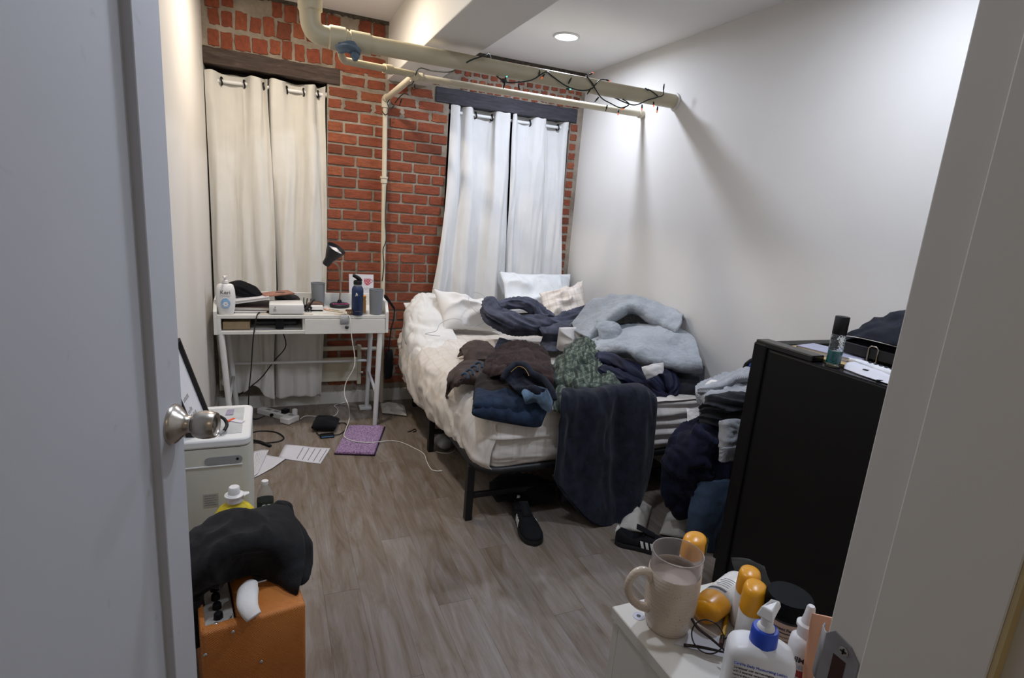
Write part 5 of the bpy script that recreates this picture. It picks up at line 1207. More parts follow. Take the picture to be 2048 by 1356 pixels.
MB().rbox(AX0 + 0.05, AX1 - 0.028, AY0 + 0.045, AY1 - 0.035, AZ - 0.004, AZ + 0.0015, 0.001, 1).build('air_outlet', M['ac_grille'], t)
hd_ = MB().prism(rrect(-0.225, -0.105, 0.455, 0.485, 0.014), 1, AY0 - 0.003, AY0 + 0.012).build('handle_recess', M['grey_plastic'], t)
MB().rbox(AX0 + 0.01, -0.105, AY0 - 0.004, AY0, 0.448, 0.453, 0.001, 1).build('handle_lip', M['ac_top'], t)
MB().tube([(-0.121, AY0 - 0.004, 0.472), (-0.121, AY0, 0.472)], 0.005, 12).build('sensor', M['black_plastic'], hd_)
lb = MB().box(-0.235, -0.187, AY0 - 0.0012, AY0, 0.292, 0.345).build('warning_label', mat('label_grey', 'aaa79c', 0.6), t)
for k in range(5): MB().box(-0.231, -0.192 - 0.006 * (k % 2), AY0 - 0.0018, AY0 - 0.001, 0.300 + k * 0.009, 0.304 + k * 0.009).build('print_line', M['grey_plastic'], lb)
MB().tube([(-0.143, AY0 - 0.006, 0.330), (-0.143, AY0, 0.330)], 0.006, 12).build('drain_cap', M['ac_top'], t)
for x in (AX0 + 0.04, AX1 - 0.04):
    for y in (AY0 + 0.04, AY1 - 0.04): MB().tube([(x, y, 0), (x, y, 0.03)], 0.014, 10).build('caster', M['black_plastic'], t, smooth=True, angle=50)
# price tag and cable end lying on it
M['paper'] = mat('paper_white', 'cac9ce', 0.8, var=0.03)
M['tag_orange'] = mat('tag_orange', 'd9532f', 0.7, var=0)
t = thing('hang_tag', 'small white tag with an orange strip on the air conditioner', 'tag', (-0.161, 2.328, 0.553))
MB().prism([(-0.152, 2.232), (-0.112, 2.205), (-0.100, 2.226), (-0.135, 2.250)], 2, 0.5525, 0.5540).build('card', M['paper'], t)
MB().prism([(-0.170, 2.230), (-0.141, 2.262), (-0.134, 2.252), (-0.158, 2.222)], 2, 0.5542, 0.5552).build('strip', M['tag_orange'], t)
tag(MB().prism([(-0.172, 2.300), (-0.145, 2.300), (-0.143, 2.360), (-0.168, 2.358)], 2, 0.5525, 0.5545).build('sticky_note', mat('mauve_card', '8f8799', 0.7)), 'little mauve card at the back of the air conditioner top', 'card')
t = thing('cable_stub', 'short black hose with pale ends standing on the air conditioner', 'hose', (-0.206, 2.282, 0.553))
MB().tube([(-0.193, 2.183, 0.600), (-0.166, 2.163, 0.590), (-0.156, 2.139, 0.575), (-0.164, 2.108, 0.565)], 0.006, 10, smooth=6).build('sleeve', M['black_plastic'], t, smooth=True)
MB().tube([(-0.208, 2.201, 0.606), (-0.191, 2.177, 0.600)], 0.006, 10).build('end_piece', M['grey_plastic'], t, smooth=True, angle=50)
MB().tube([(-0.162, 2.113, 0.565), (-0.176, 2.100, 0.558)], 0.006, 10).build('end_piece', M['grey_plastic'], t, smooth=True, angle=50)
# framed print leaning on the wall above it
B0, B1, T1, T0 = [Vector(p) for p in ((-0.283, 2.264, 0.552), (-0.228, 2.338, 0.552), (-0.318, 2.581, 0.822), (-0.318, 2.341, 0.870))]
ux = (B1 - B0).normalized(); uz = ((T1 + T0) / 2 - (B0 + B1) / 2).normalized(); un = ux.cross(uz).normalized()
B0 = Vector((-0.262, 2.190, 0.552)); ux = Vector((0.10, 0.995, 0)).normalized(); uz = (Vector((-0.318, 2.36, 0.85)) - Vector((-0.258, 2.30, 0.552)))
B1p = Vector((-0.228, 2.338, 0.552)); fw = 0.235; fh = 0.315
B0 = B1p - ux * fw; uz = Vector((-0.285, 0.10, 1.0)); uz = (uz - ux * uz.dot(ux)).normalized(); un = ux.cross(uz).normalized()
FM = Matrix((ux, uz, un)).transposed().to_4x4(); FM.translation = B0
t = thing('picture_frame', 'black framed print leaning on the left wall above the air conditioner', 'picture', tuple(B0))
M['frame_black'] = mk_darkwood('frame_black', '14100e', '1d1815', '2a2320')
for (a, b, c, d) in ((0, fw, 0, 0.010), (0, fw, fh - 0.010, fh), (0, 0.010, 0.010, fh - 0.010), (fw - 0.010, fw, 0.010, fh - 0.010)):
    MB().box(a, b, c, d, -0.030, 0.0, FM).build('frame_bar', M['frame_black'], t)
pr = MB().box(0.009, fw - 0.009, 0.009, fh - 0.009, -0.022, -0.016, FM).build('print', M['paper'], t)
r2 = random.Random(3)
for k, (yy, n) in enumerate([(0.112, 5), (0.066, 4), (0.040, 6)]):
    for j in range(n):
        x = 0.07 + 0.014 * j
        MB().box(x, x + 0.009, yy, yy + r2.uniform(0.010, 0.018), -0.016, -0.0155, FM).build('printed_mark', M['grey_plastic'], pr)

# ------------------------------------------------------------------ yellow jug and water bottle beside it
M['yellow_plastic'] = mat('yellow_plastic', 'd9c22e', 0.35, var=0.03)
M['cap_white'] = mat('cap_white', 'dcdad8', 0.4, var=0.02)
JXY = (-0.120, 1.953, 0.370)
t = thing('detergent_jug', 'yellow detergent jug with white pouring cap in front of the air conditioner', 'jug', (-0.128, 1.955, 0))
MB().lathe([(0.050, 0.0), (0.058, 0.006), (0.060, 0.02), (0.060, 0.29), (0.055, 0.325), (0.040, 0.350), (0.024, 0.362), (0.022, 0.370)], 32, None, sx=1.15, sy=0.75, cx=-0.128, cy=1.955).build('body', M['yellow_plastic'], t, smooth=True, angle=60)
cp = MB().lathe([(0.026, 0.366), (0.028, 0.368), (0.028, 0.386), (0.031, 0.388), (0.031, 0.392), (0.019, 0.396), (0.0175, 0.418), (0.015, 0.421), (0.0005, 0.421)], 28, None, cx=-0.128, cy=1.955).build('cap', M['cap_white'], t, smooth=True, angle=40)
MB().prism([(-0.128 + 0.030, 1.935), (-0.128 + 0.048, 1.950), (-0.128 + 0.046, 1.962), (-0.128 + 0.026, 1.966)], 2, 0.387, 0.394).build('cap_tab', M['cap_white'], cp, bevel=0.002)
M['pet'] = mat('clear_plastic', 'eef3f3', 0.08, var=0, trans=0.95, ior=1.07, spec=0.5)
M['label_green'] = mat('label_dark_green', '1d2b1d', 0.4, var=0.1)
t = thing('water_bottle', 'clear plastic water bottle standing beside the air conditioner', 'bottle', (-0.038, 2.385, 0))
MB().lathe([(0.030, 0.0), (0.033, 0.005), (0.033, 0.05), (0.031, 0.055), (0.033, 0.06), (0.033, 0.135), (0.032, 0.150), (0.026, 0.172), (0.016, 0.190), (0.0125, 0.197), (0.0125, 0.204)], 28, None, cx=-0.038, cy=2.385).build('body', M['pet'], t, smooth=True, angle=70)
wl = MB().lathe([(0.0336, 0.075), (0.0338, 0.076), (0.0338, 0.127), (0.0336, 0.128)], 28, None, cx=-0.038, cy=2.385, cap=False).build('label', M['label_green'], t, smooth=True)
text('lettering', 'OO', 0.022, TR((-0.052, 2.385 - 0.0342, 0.105), 90), M['cap_white'], wl, bold=0.0012)
MB().lathe([(0.0138, 0.199), (0.0140, 0.200), (0.0140, 0.214), (0.012, 0.216), (0.0005, 0.216)], 20, None, cx=-0.038, cy=2.385).build('cap', M['cap_white'], t, smooth=True, angle=40)

# ------------------------------------------------------------------ orange guitar amplifier with a sweater thrown over it
def mk_tolex():
    t = NT('orange_tolex'); vec = t.coords()
    f = t.noise(vec, 7, 4); c = t.ramp(f, [(0.3, srgb('b26a2e')), (0.7, srgb('c47a38'))])
    t.l(c, t.b.inputs['Base Color']); t.b.inputs['Roughness'].default_value = 0.5; t.b.inputs['Specular IOR Level'].default_value = 0.4
    w = t.n('ShaderNodeTexWave', _wave_type='BANDS', _bands_direction='DIAGONAL'); w.inputs['Scale'].default_value = 130; w.inputs['Distortion'].default_value = 1.5
    t.l(vec, w.inputs['Vector']); t.bump(w.outputs['Fac'], 0.5, 0.0015); return t.mat
M['tolex'] = mk_tolex()
M['chrome'] = mat('chrome', 'c8c8c6', 0.2, metal=0.9, var=0.02)
M['panel_silver'] = mat('panel_silver', 'b4b0a8', 0.4, metal=0.2, var=0.15, vscale=90)
AM = TR((-0.137, 1.282, 0), 0, 0, 8.9)     # local x: along the near end, local y: away from the camera
AW, AL, AH = 0.208, 0.46, 0.400
t = thing('guitar_amplifier', 'orange guitar amplifier half covered by a charcoal sweater, by the open door', 'amplifier', (-0.137, 1.282, 0))
amp_b = MB()
# cabinet outline in local x-z with the control panel bay cut into the upper left edge
amp_b.rbox(0.052, AW, 0.012, AL, 0.012, AH, 0.010, 3, AM); amp_b.rbox(-0.028, 0.06, 0.012, AL, 0.012, AH - 0.055, 0.006, 2, AM)
amp_b.rbox(-0.028, AW, 0, 0.030, 0.012, AH - 0.001, 0.010, 3, AM); amp_b.rbox(-0.028, -0.016, 0.012, AL, 0.2, AH - 0.004, 0.003, 2, AM)
amp_b.build('cabinet', M['tolex'], t, smooth=True, angle=40)
pn = MB().rbox(-0.019, 0.047, 0.026, AL - 0.03, AH - 0.052, AH - 0.018, 0.001, 1, AM).build('control_panel', M['panel_silver'], t)
for k in range(5):
    MB().lathe([(0.0105, 0), (0.0100, 0.012), (0.008, 0.015), (0.0005, 0.016)], 18, AM @ Matrix.Translation((0.014, 0.062 + 0.038 * k, AH - 0.018))).build('knob', M['black_plastic'], pn, smooth=True, angle=45)
MB().tube([AM @ Vector((0.036, 0.040, AH - 0.018)), AM @ Vector((0.042, 0.038, AH + 0.000))], [0.003, 0.002], 8).build('switch', M['chrome'], pn, smooth=True)
hs = MB(); hs.tube([AM @ Vector((0.120, 0.16, AH + 0.004)), AM @ Vector((0.118, 0.20, AH + 0.022)), AM @ Vector((0.118, 0.30, AH + 0.026)), AM @ Vector((0.118, 0.38, AH + 0.004))], 0.010, 8, smooth=4); h_ = hs.build('handle', M['black_plastic'], t, smooth=True)
MB().rbox(0.104, 0.136, 0.125, 0.165, AH, AH + 0.008, 0.002, 1, AM).build('handle_bracket', M['chrome'], h_)
for (x, y, z) in ((0.040, -0.001, AH - 0.02), (0.10, -0.001, 0.27), (0.006, 0.022, AH - 0.002), (-0.02, -0.001, AH - 0.06)):
    if z > AH - 0.01: T = AM @ Matrix.Translation((x, y, z))
    else: T = AM @ Matrix.Translation((x, y, z)) @ Matrix.Rotation(math.pi / 2, 4, 'X')
    MB().lathe([(0.005, 0), (0.0042, 0.002), (0.0005, 0.003)], 12, T).build('rivet', M['chrome'], t, smooth=True)
for x in (0.0, 0.17):
    for y in (0.04, 0.40): MB().lathe([(0.014, 0), (0.014, 0.014)], 12, AM @ Matrix.Translation((x, y, 0))).build('foot', M['black_plastic'], t)
M['sweater_black'] = fabric('charcoal_sweater', '18181a', 0.2, 300, 0.95, 0.25, 0.7, col2='222223', vscale=20, fuzz=110)
M['rib_black'] = wave_fabric('charcoal_rib', '141416', '28282b', 80, 'X', bump=0.6, dist=0.6)
t = thing('charcoal_sweater', 'dark charcoal sweater thrown over the orange amplifier', 'sweater', (-0.080, 1.563, 0.420))
cloth('body', [[(-0.259, 1.801, 0.300), (-0.161, 1.784, 0.360), (-0.061, 1.807, 0.360), (0.038, 1.830, 0.340)],
               [(-0.221, 1.620, 0.460), (-0.146, 1.633, 0.500), (-0.055, 1.648, 0.500), (0.022, 1.670, 0.490)],
               [(-0.208, 1.476, 0.500), (-0.127, 1.477, 0.540), (-0.044, 1.494, 0.540), (0.047, 1.569, 0.500)],
               [(-0.202, 1.389, 0.500), (-0.121, 1.378, 0.540), (-0.037, 1.402, 0.530), (0.067, 1.481, 0.480)],
               [(-0.198, 1.356, 0.470), (-0.122, 1.376, 0.490), (-0.038, 1.412, 0.480), (0.068, 1.413, 0.450)],
               [(-0.197, 1.389, 0.420), (-0.126, 1.445, 0.425), (-0.038, 1.465, 0.420), (0.061, 1.358, 0.420)],
               [(-0.196, 1.412, 0.400), (-0.126, 1.478, 0.408), (-0.041, 1.498, 0.405), (0.054, 1.364, 0.390)]], M['sweater_black'], t, 64, 56, amp=0.016, scale=9, seed=121, solid=0.006)
roll_mb([(-0.007, 1.629, 0.510), (0.024, 1.621, 0.500), (0.031, 1.591, 0.480), (0.049, 1.543, 0.470), (0.065, 1.483, 0.460), (0.065, 1.434, 0.430), (0.057, 1.377, 0.410)], [0.016, 0.024, 0.026, 0.026, 0.026, 0.024, 0.016], amp=0.2, seed=122, n=24).build('sleeve', M['sweater_black'], t, smooth=True)
roll_mb([(-0.106, 1.424, 0.500), (-0.122, 1.411, 0.480), (-0.134, 1.409, 0.455), (-0.145, 1.403, 0.430)], [0.016, 0.022, 0.022, 0.019], amp=0.12, seed=123, n=24).build('cuff', M['rib_black'], t, smooth=True)
roll_mb([(-0.202, 1.406, 0.460), (-0.197, 1.387, 0.430), (-0.197, 1.404, 0.360), (-0.195, 1.375, 0.280)], [0.02, 0.026, 0.026, 0.02], amp=0.2, seed=124, n=24).build('sleeve', M['sweater_black'], t, smooth=True)
t = thing('white_sock', 'white sock draped over the amplifier edge, opening towards us', 'sock', (-0.067, 1.336, 0.410))
sp_ = spline([(-0.056, 1.402, 0.426), (-0.064, 1.378, 0.430), (-0.068, 1.342, 0.431), (-0.064, 1.307, 0.428), (-0.051, 1.287, 0.410)], 6); L_ = len(sp_)
rs_ = np.interp(np.linspace(0, 1, L_), [0, 0.12, 0.35, 0.7, 0.85, 1.0], [0.002, 0.015, 0.0225, 0.0215, 0.019, 0.0165]); V = np.zeros((L_, 25, 3))
for i, p in enumerate(sp_):
    tv = (sp_[min(i + 1, L_ - 1)] - sp_[max(i - 1, 0)]).normalized(); a_ = tv.cross(Vector((0, 0, 1))).normalized(); b_ = a_.cross(tv)
    for j in range(25):
        q = 2 * math.pi * j / 24; V[i, j] = p + (a_ * math.cos(q) + b_ * math.sin(q) * 0.62) * rs_[i] * (1 + 0.05 * math.sin(3 * q + i * 0.4))
MB().grid(V).build('sock_foot', M['white_cotton'], t, smooth=True, solid=0.0025)
tag(MB().tube([(0.083, 1.335, 0.004), (0.100, 1.345, 0.010), (0.104, 1.36, 0.006)], [0.010, 0.012, 0.008], 10, smooth=4).build('audio_plug', M['black_plastic'], smooth=True), 'small dark plug on the floor beside the orange amplifier', 'plug')

# ------------------------------------------------------------------ papers and cables on the floor
def mk_print(name, scale, d='X', off=0.0):
    t = NT(name); vec = t.coords()
    w = t.n('ShaderNodeTexWave', _wave_type='BANDS', _bands_direction=d); w.inputs['Scale'].default_value = scale; w.inputs['Distortion'].default_value = 0
    t.l(vec, w.inputs['Vector']); n = t.noise(vec, 120, 3)
    lines = t.ramp(w.outputs['Fac'], [(0.90, (0, 0, 0, 1)), (0.97, (0.75, 0.75, 0.75, 1))])
    mk = t.mix(1.0, lines, t.ramp(n, [(0.35, (0.3, 0.3, 0.3, 1)), (0.6, (1, 1, 1, 1))]), 'MULTIPLY')
    t.l(t.mix(mk, srgb('d6d4d9'), srgb('6b6a72')), t.b.inputs['Base Color']); t.b.inputs['Roughness'].default_value = 0.8
    return t.mat
def sheet_paper(quad, label, lift=0.004, stripe=None, blank=0.42, seed=0):
    q = [np.array(p, float) for p in quad]; n = 12
    r = random.Random(seed); V = np.zeros((n, n, 3))
    for i in range(n):
        for j in range(n):
            s, u = i / (n - 1), j / (n - 1)
            V[i, j] = (q[0] * (1 - s) + q[1] * s) * (1 - u) + (q[3] * (1 - s) + q[2] * s) * u
            V[i, j, 2] += lift * math.sin(3.0 * s + seed) ** 2 * (0.4 + 0.6 * u)
    t = thing('sheet_of_paper', label, 'paper', tuple((q[0] + q[2]) / 2), 'loose sheets on the floor')
    o = MB().grid(V).build('page', M['paper'], t, smooth=True, solid=0.0006)
    if stripe:
        for k in range(stripe):
            s0 = blank + (0.94 - blank) * k / (stripe - 1); mb = MB(); A = []
            for u in np.linspace(0.10, 0.90, 8):
                for ds in (-0.008, 0.008):
                    s = min(0.99, s0 + ds); p = (q[0] * (1 - s) + q[1] * s) * (1 - u) + (q[3] * (1 - s) + q[2] * s) * u
                    A.append((p[0], p[1], p[2] + lift * math.sin(3.0 * s + seed) ** 2 * (0.4 + 0.6 * u) + 0.0007))
            mb.add(A, [(2 * i, 2 * i + 1, 2 * i + 3, 2 * i + 2) for i in range(7)]).build('printed_line', mat('toner_grey', '6c6b73', 0.8, var=0.2, vscale=300) if k == 0 and 'toner_grey' not in bpy.data.materials else bpy.data.materials['toner_grey'], o)
    return t
sheet_paper([(0.019, 3.056, 0.001), (0.230, 2.936, 0.001), (0.299, 3.124, 0.001), (0.059, 3.229, 0.001)], 'white sheet with printed lines lying nearest the purple mat', stripe=5, seed=1)
sheet_paper([(-0.095, 2.846, 0.004), (-0.007, 2.938, 0.004), (0.059, 3.033, 0.004), (-0.061, 3.126, 0.004)], 'blank white sheet overlapping the two printed sheets', seed=2)
sheet_paper([(-0.117, 2.807, 0.010), (-0.077, 2.885, 0.010), (-0.026, 3.158, 0.010), (-0.102, 3.162, 0.010)], 'printed sheet half hidden behind the air conditioner', stripe=7, blank=0.2, seed=3)
# purple bath mat
def mk_plush():
    t = NT('plush_purple'); vec = t.coords()
    c = t.ramp(t.noise(vec, 130, 3, 0.6), [(0.35, srgb('5d3f63')), (0.5, srgb('93709a')), (0.68, srgb('b79abb'))])
    t.l(c, t.b.inputs['Base Color']); t.b.inputs['Roughness'].default_value = 1.0; t.b.inputs['Sheen Weight'].default_value = 0.3
    t.bump(t.noise(vec, 150, 4), 1.0, 0.008); return t.mat
M['plush'] = mk_plush()
t = thing('bath_mat', 'purple plush mat on the floor by the front desk leg', 'mat', (0.471, 3.211, 0.000))
pad_mb([(0.312, 3.035, 0.012), (0.519, 2.966, 0.012), (0.650, 3.361, 0.012), (0.435, 3.414, 0.012)], 0.010, 0.012, p=14, q=0.35, n=60, amp=0.004, scale=60, seed=130).build('pile', M['plush'], t, smooth=True)
pad_mb([(0.310, 3.037, 0.005), (0.525, 2.966, 0.005), (0.660, 3.376, 0.005), (0.438, 3.440, 0.005)], 0.004, 0.004, p=18, q=0.3, n=24, amp=0.0).build('backing', fabric('backing_plum', '45264d', 0.1), t, smooth=True)
M['cable_white'] = mat('cable_white', 'd2cfc8', 0.5, var=0)
M['cable_black'] = mat('cable_black', '111113', 0.5, var=0)
t = thing('charging_cable', 'long white charging cable hanging from the desk across the purple mat', 'cable', (0.579, 3.113, -0.000))
MB().tube([(0.405, 3.47, 0.729), (0.418, 3.440, 0.727), (0.432, 3.415, 0.716), (0.438, 3.405, 0.67), (0.447, 3.400, 0.574), (0.463, 3.400, 0.479), (0.458, 3.380, 0.406), (0.412, 3.380, 0.312), (0.402, 3.360, 0.239), (0.422, 3.330, 0.177), (0.443, 3.436, 0.060), (0.407, 3.313, 0.035), (0.385, 3.220, 0.030), (0.412, 3.159, 0.028), (0.463, 3.118, 0.028), (0.532, 3.098, 0.027), (0.629, 3.147, 0.006), (0.700, 3.123, 0.003), (0.766, 3.012, 0.003), (0.798, 2.927, 0.003), (0.790, 2.835, 0.003), (0.789, 2.733, 0.003), (0.809, 2.704, 0.003), (0.830, 2.698, 0.003)], 0.0028, 7, smooth=6).build('lead', M['cable_white'], t, smooth=True)
MB().tube([(0.824, 2.698, 0.004), (0.840, 2.694, 0.004)], 0.0042, 8).build('plug', M['cable_white'], t, smooth=True, angle=50)
t = thing('power_strip', 'white power strip with plugs on the floor under the desk', 'power strip', (0.024, 3.677, 0.000))
ps = Matrix.Translation((0.027, 3.685, 0.000)) @ Matrix.Rotation(math.radians(-44), 4, 'Z')
MB().rbox(-0.15, 0.15, -0.027, 0.027, 0.0, 0.036, 0.005, 2, ps).build('body', M['white_plastic'], t)
for k in range(4): MB().rbox(-0.09 + 0.06 * k, -0.055 + 0.06 * k, -0.012, 0.012, 0.0355, 0.0375, 0.001, 1, ps).build('socket', M['grey_plastic'], t)
MB().rbox(0.085, 0.155, -0.075, -0.020, 0.004, 0.040, 0.004, 2, ps).build('charger', M['cap_white'], t)
MB().rbox(0.035, 0.070, -0.010, 0.030, 0.037, 0.062, 0.003, 2, ps).build('plug', M['black_plastic'], t)
MB().rbox(0.110, 0.135, 0.005, 0.028, 0.037, 0.075, 0.003, 2, ps).build('plug', M['cap_white'], t)
MB().tube([ps @ Vector((-0.02, -0.040, 0.020)), ps @ Vector((-0.02, -0.026, 0.02))], 0.010, 10).build('plug', M['black_plastic'], t, smooth=True, angle=50)
t = thing('laptop_charger_lead', 'black power lead running from the desk down to the power strip', 'cable', (-0.07, 3.41, 0.3))
MB().tube([(-0.06, 3.50, 0.727), (-0.072, 3.44, 0.727), (-0.078, 3.412, 0.715), (-0.084, 3.405, 0.685), (-0.099, 3.405, 0.583), (-0.114, 3.410, 0.404), (-0.128, 3.420, 0.280), (-0.134, 3.460, 0.174), (-0.146, 3.729, 0.010), (-0.107, 3.661, 0.006), (-0.049, 3.666, 0.020)], 0.0035, 8, smooth=6).build('lead', M['cable_black'], t, smooth=True)
t = thing('extension_lead', 'black cord looping out from behind the air conditioner', 'cable', (-0.021, 3.396, 0.000))
MB().tube([(-0.130, 3.436, 0.006), (-0.076, 3.461, 0.004), (0.007, 3.427, 0.004), (0.053, 3.340, 0.004), (0.033, 3.285, 0.004), (-0.047, 3.274, 0.004), (-0.126, 3.306, 0.004)], 0.0045, 8, smooth=6).build('lead', M['cable_black'], t, smooth=True)
MB().tube([(-0.127, 3.333, 0.008), (-0.073, 3.285, 0.008), (-0.018, 3.216, 0.008)], [0.004, 0.009, 0.009], 10).build('plug', M['black_plastic'], t, smooth=True)
t = thing('desk_lead', 'black cord slanting below the desk in front of the curtain', 'cable', (0.061, 3.750, 0.430))
MB().tube([(0.04, 3.72, 0.612), (0.082, 3.740, 0.465), (0.010, 3.770, 0.353), (-0.076, 3.790, 0.229), (-0.195, 3.800, 0.130), (-0.236, 3.800, 0.119)], 0.0035, 8, smooth=5).build('lead', M['cable_black'], t, smooth=True)
tag(pad_mb([(0.209, 3.384, 0.030), (0.352, 3.346, 0.030), (0.392, 3.498, 0.030), (0.251, 3.562, 0.030)], 0.028, 0.030, p=4, q=0.5, amp=0.004, scale=20, seed=131).build('black_pouch', M['black_cloth'], smooth=True), 'black zip pouch lying on the floor below the desk drawer', 'pouch')
t = thing('power_adapter', 'black power adapter with blue edge in front of the black pouch', 'adapter', (0.302, 3.342, 0.000))
MB().rbox(0.255, 0.335, 3.275, 3.315, 0.0, 0.020, 0.004, 2).build('brick', M['black_plastic'], t)
MB().box(0.262, 0.330, 3.2735, 3.276, 0.008, 0.013).build('blue_edge', mat('edge_blue', '5f8fc0', 0.3, var=0), t)
MB().tube([(0.33, 3.295, 0.01), (0.372, 3.312, 0.006), (0.424, 3.398, 0.006), (0.421, 3.483, 0.006), (0.379, 3.487, 0.008)], 0.003, 7, smooth=5).build('lead', M['cable_black'], t, smooth=True)
MB().tube([(0.26, 3.295, 0.01), (0.242, 3.356, 0.006), (0.246, 3.414, 0.008)], 0.003, 7, smooth=5).build('lead', M['cable_black'], t, smooth=True)
t = thing('white_phone_cable', 'short white cable kinked on the floor beside the black pouch', 'cable', (0.402, 3.742, 0.000))
MB().tube([(0.159, 3.597, 0.010), (0.196, 3.654, 0.006), (0.281, 3.633, 0.004), (0.368, 3.625, 0.004), (0.404, 3.731, 0.004), (0.391, 3.823, 0.004), (0.467, 3.871, 0.004)], 0.003, 7, smooth=4).build('lead', M['cable_white'], t, smooth=True)
tag(MB().tube([(0.777, 3.264, 0.003), (0.802, 3.275, 0.003), (0.834, 3.302, 0.003), (0.832, 3.268, 0.003), (0.810, 3.257, 0.003)], 0.003, 6, smooth=4).build('hair_tie', M['cable_black'], smooth=True), 'black hair tie on the floor between desk and bed', 'hair tie')
tag(MB().tube([(0.875, 2.944, 0.003), (0.903, 2.916, 0.003), (0.949, 2.906, 0.003), (0.995, 2.938, 0.003)], 0.0025, 6, smooth=4).build('string', M['cable_white'], smooth=True), 'bit of pale string on the floor below the rolled socks', 'string')

# ------------------------------------------------------------------ things on the desk
DT = 0.722
M['keri'] = mat('lotion_white', 'dfdedd', 0.35, var=0.01)
M['ink_dark'] = mat('ink_dark', '2c2b30', 0.6, var=0)
M['ink_blue'] = mat('ink_blue', '8fb2d6', 0.5, var=0.2, vscale=60)
kx, ky = -0.234, 3.462
t = thing('lotion_bottle', 'tall white lotion pump bottle at the left end of the desk', 'bottle', (kx, ky, DT))
kb = MB().lathe([(0.034, 0), (0.038, 0.004), (0.044, 0.03), (0.049, 0.07), (0.050, 0.10), (0.047, 0.14), (0.040, 0.166), (0.030, 0.172), (0.014, 0.174), (0.013, 0.180)], 36, None, sy=0.55, cx=kx, cy=ky, cz=DT).build('body', M['keri'], t, smooth=True, angle=60)
pt = MB().lathe([(0.0165, 0.176), (0.0165, 0.190), (0.013, 0.193), (0.006, 0.194), (0.006, 0.206), (0.013, 0.207), (0.014, 0.216), (0.0005, 0.219)], 20, None, cx=kx, cy=ky, cz=DT).build('pump', M['cap_white'], t, smooth=True, angle=45)
MB().rbox(kx - 0.005, kx + 0.005, ky - 0.042, ky, DT + 0.207, DT + 0.216, 0.002, 1).build('spout', M['cap_white'], pt)
kw = Matrix.Translation((0, 0, 0))
text('brand_text', 'Keri', 0.030, TR((kx - 0.026, ky - 0.0278, DT + 0.118), 90), M['ink_dark'], kb)
MB().box(kx - 0.028, kx + 0.028, ky - 0.0284, ky - 0.027, DT + 0.108, DT + 0.1092).build('printed_rule', M['grey_plastic'], kb)
MB().lathe([(0.024, 0), (0.0236, 0.0012), (0.0005, 0.0014)], 26, TR((kx, ky - 0.0262, DT + 0.066), 90), sy=1.25).build('flower_badge', M['ink_blue'], kb)
for a in range(6):
    MB().lathe([(0.0055, 0), (0.0005, 0.001)], 10, TR((kx + 0.009 * math.cos(a * 1.047), ky - 0.0276, DT + 0.060 + 0.009 * math.sin(a * 1.047)), 90)).build('petal', M['keri'], kb)
roll('black_scarf', [(-0.275, 3.60, 0.80), (-0.23, 3.62, 0.835), (-0.17, 3.62, 0.845), (-0.10, 3.60, 0.825), (-0.05, 3.58, 0.80)], [0.02, 0.042, 0.05, 0.04, 0.012], M['black_cloth'], label='black knitted scarf bunched behind the lotion bottle', cat='scarf', amp=0.25, seed=141)
M['book_grey'] = mat('book_grey', '8e8d8b', 0.7); M['book_maroon'] = mat('book_maroon', '3e2526', 0.6); M['page_edge'] = mat('page_edge', 'cfcac0', 0.8, var=0.05)
def book(label, T, w, d, h, cover, group='books on the desk'):
    t = thing('book', label, 'book', tuple(T.translation), group)
    def P(mb, nm, m): return mb.build(nm, m, t)
    P(MB().box(0, w, 0, d, 0, 0.0025, T), 'cover', cover); P(MB().box(0, w, 0, d, h - 0.0025, h, T), 'cover', cover)
    P(MB().box(0, w, d - 0.003, d, 0.0025, h - 0.0025, T), 'spine', cover); P(MB().box(0.004, w - 0.003, 0.004, d - 0.003, 0.0025, h - 0.0025, T), 'pages', M['page_edge'])
    return t
book('thin white notebook lying at the bottom of the desk stack', TR((-0.195, 3.475, DT), 0, 0, 2), 0.17, 0.22, 0.012, M['paper'])
book('dark maroon book in the middle of the desk stack', TR((-0.205, 3.50, DT + 0.0125), 0, 0, -3), 0.20, 0.24, 0.022, M['book_maroon'])
book('pale paperback tilted on top of the desk stack', TR((-0.235, 3.485, DT + 0.046), 0, -8, 5), 0.23, 0.20, 0.016, M['paper'])
book('orange and grey magazine sliding off the desk stack', TR((-0.03, 3.53, DT + 0.088), 0, -4, 18), 0.17, 0.12, 0.006, mat('magazine_orange', '9a6a58', 0.5, var=0.35, vscale=30))
t = thing('wedge_case', 'dark grey wedge shaped case behind the white projector', 'case', (0.10, 3.70, DT))
pad_mb([(0.015, 3.62, 0.805), (0.075, 3.60, 0.815), (0.17, 3.73, 0.765), (0.06, 3.76, 0.80)], 0.03, 0.020, p=8, q=0.35, n=20, amp=0).build('shell', mat('case_grey', '3d3e40', 0.6), t, smooth=True)
MB().rbox(0.02, 0.16, 3.62, 3.76, DT, DT + 0.055, 0.006, 2).build('base', M['black_plastic'], t)
t = thing('projector', 'small white box projector near the front of the desk', 'projector', (0.08, 3.51, DT))
pb = MB().rbox(-0.012, 0.176, 3.440, 3.585, DT + 0.004, DT + 0.062, 0.007, 3).build('body', M['ac_top'], t, smooth=True, angle=40)
for x in (0.005, 0.16):
    for y in (3.455, 3.57): MB().tube([(x, y, DT), (x, y, DT + 0.006)], 0.006, 10).build('foot', M['grey_plastic'], t)
for k in range(5): MB().box(0.010, 0.024 + 0.002 * (k % 2), 3.4390, 3.4402, DT + 0.020 + 0.004 * k, DT + 0.0215 + 0.004 * k).build('printed_line', M['grey_plastic'], pb)
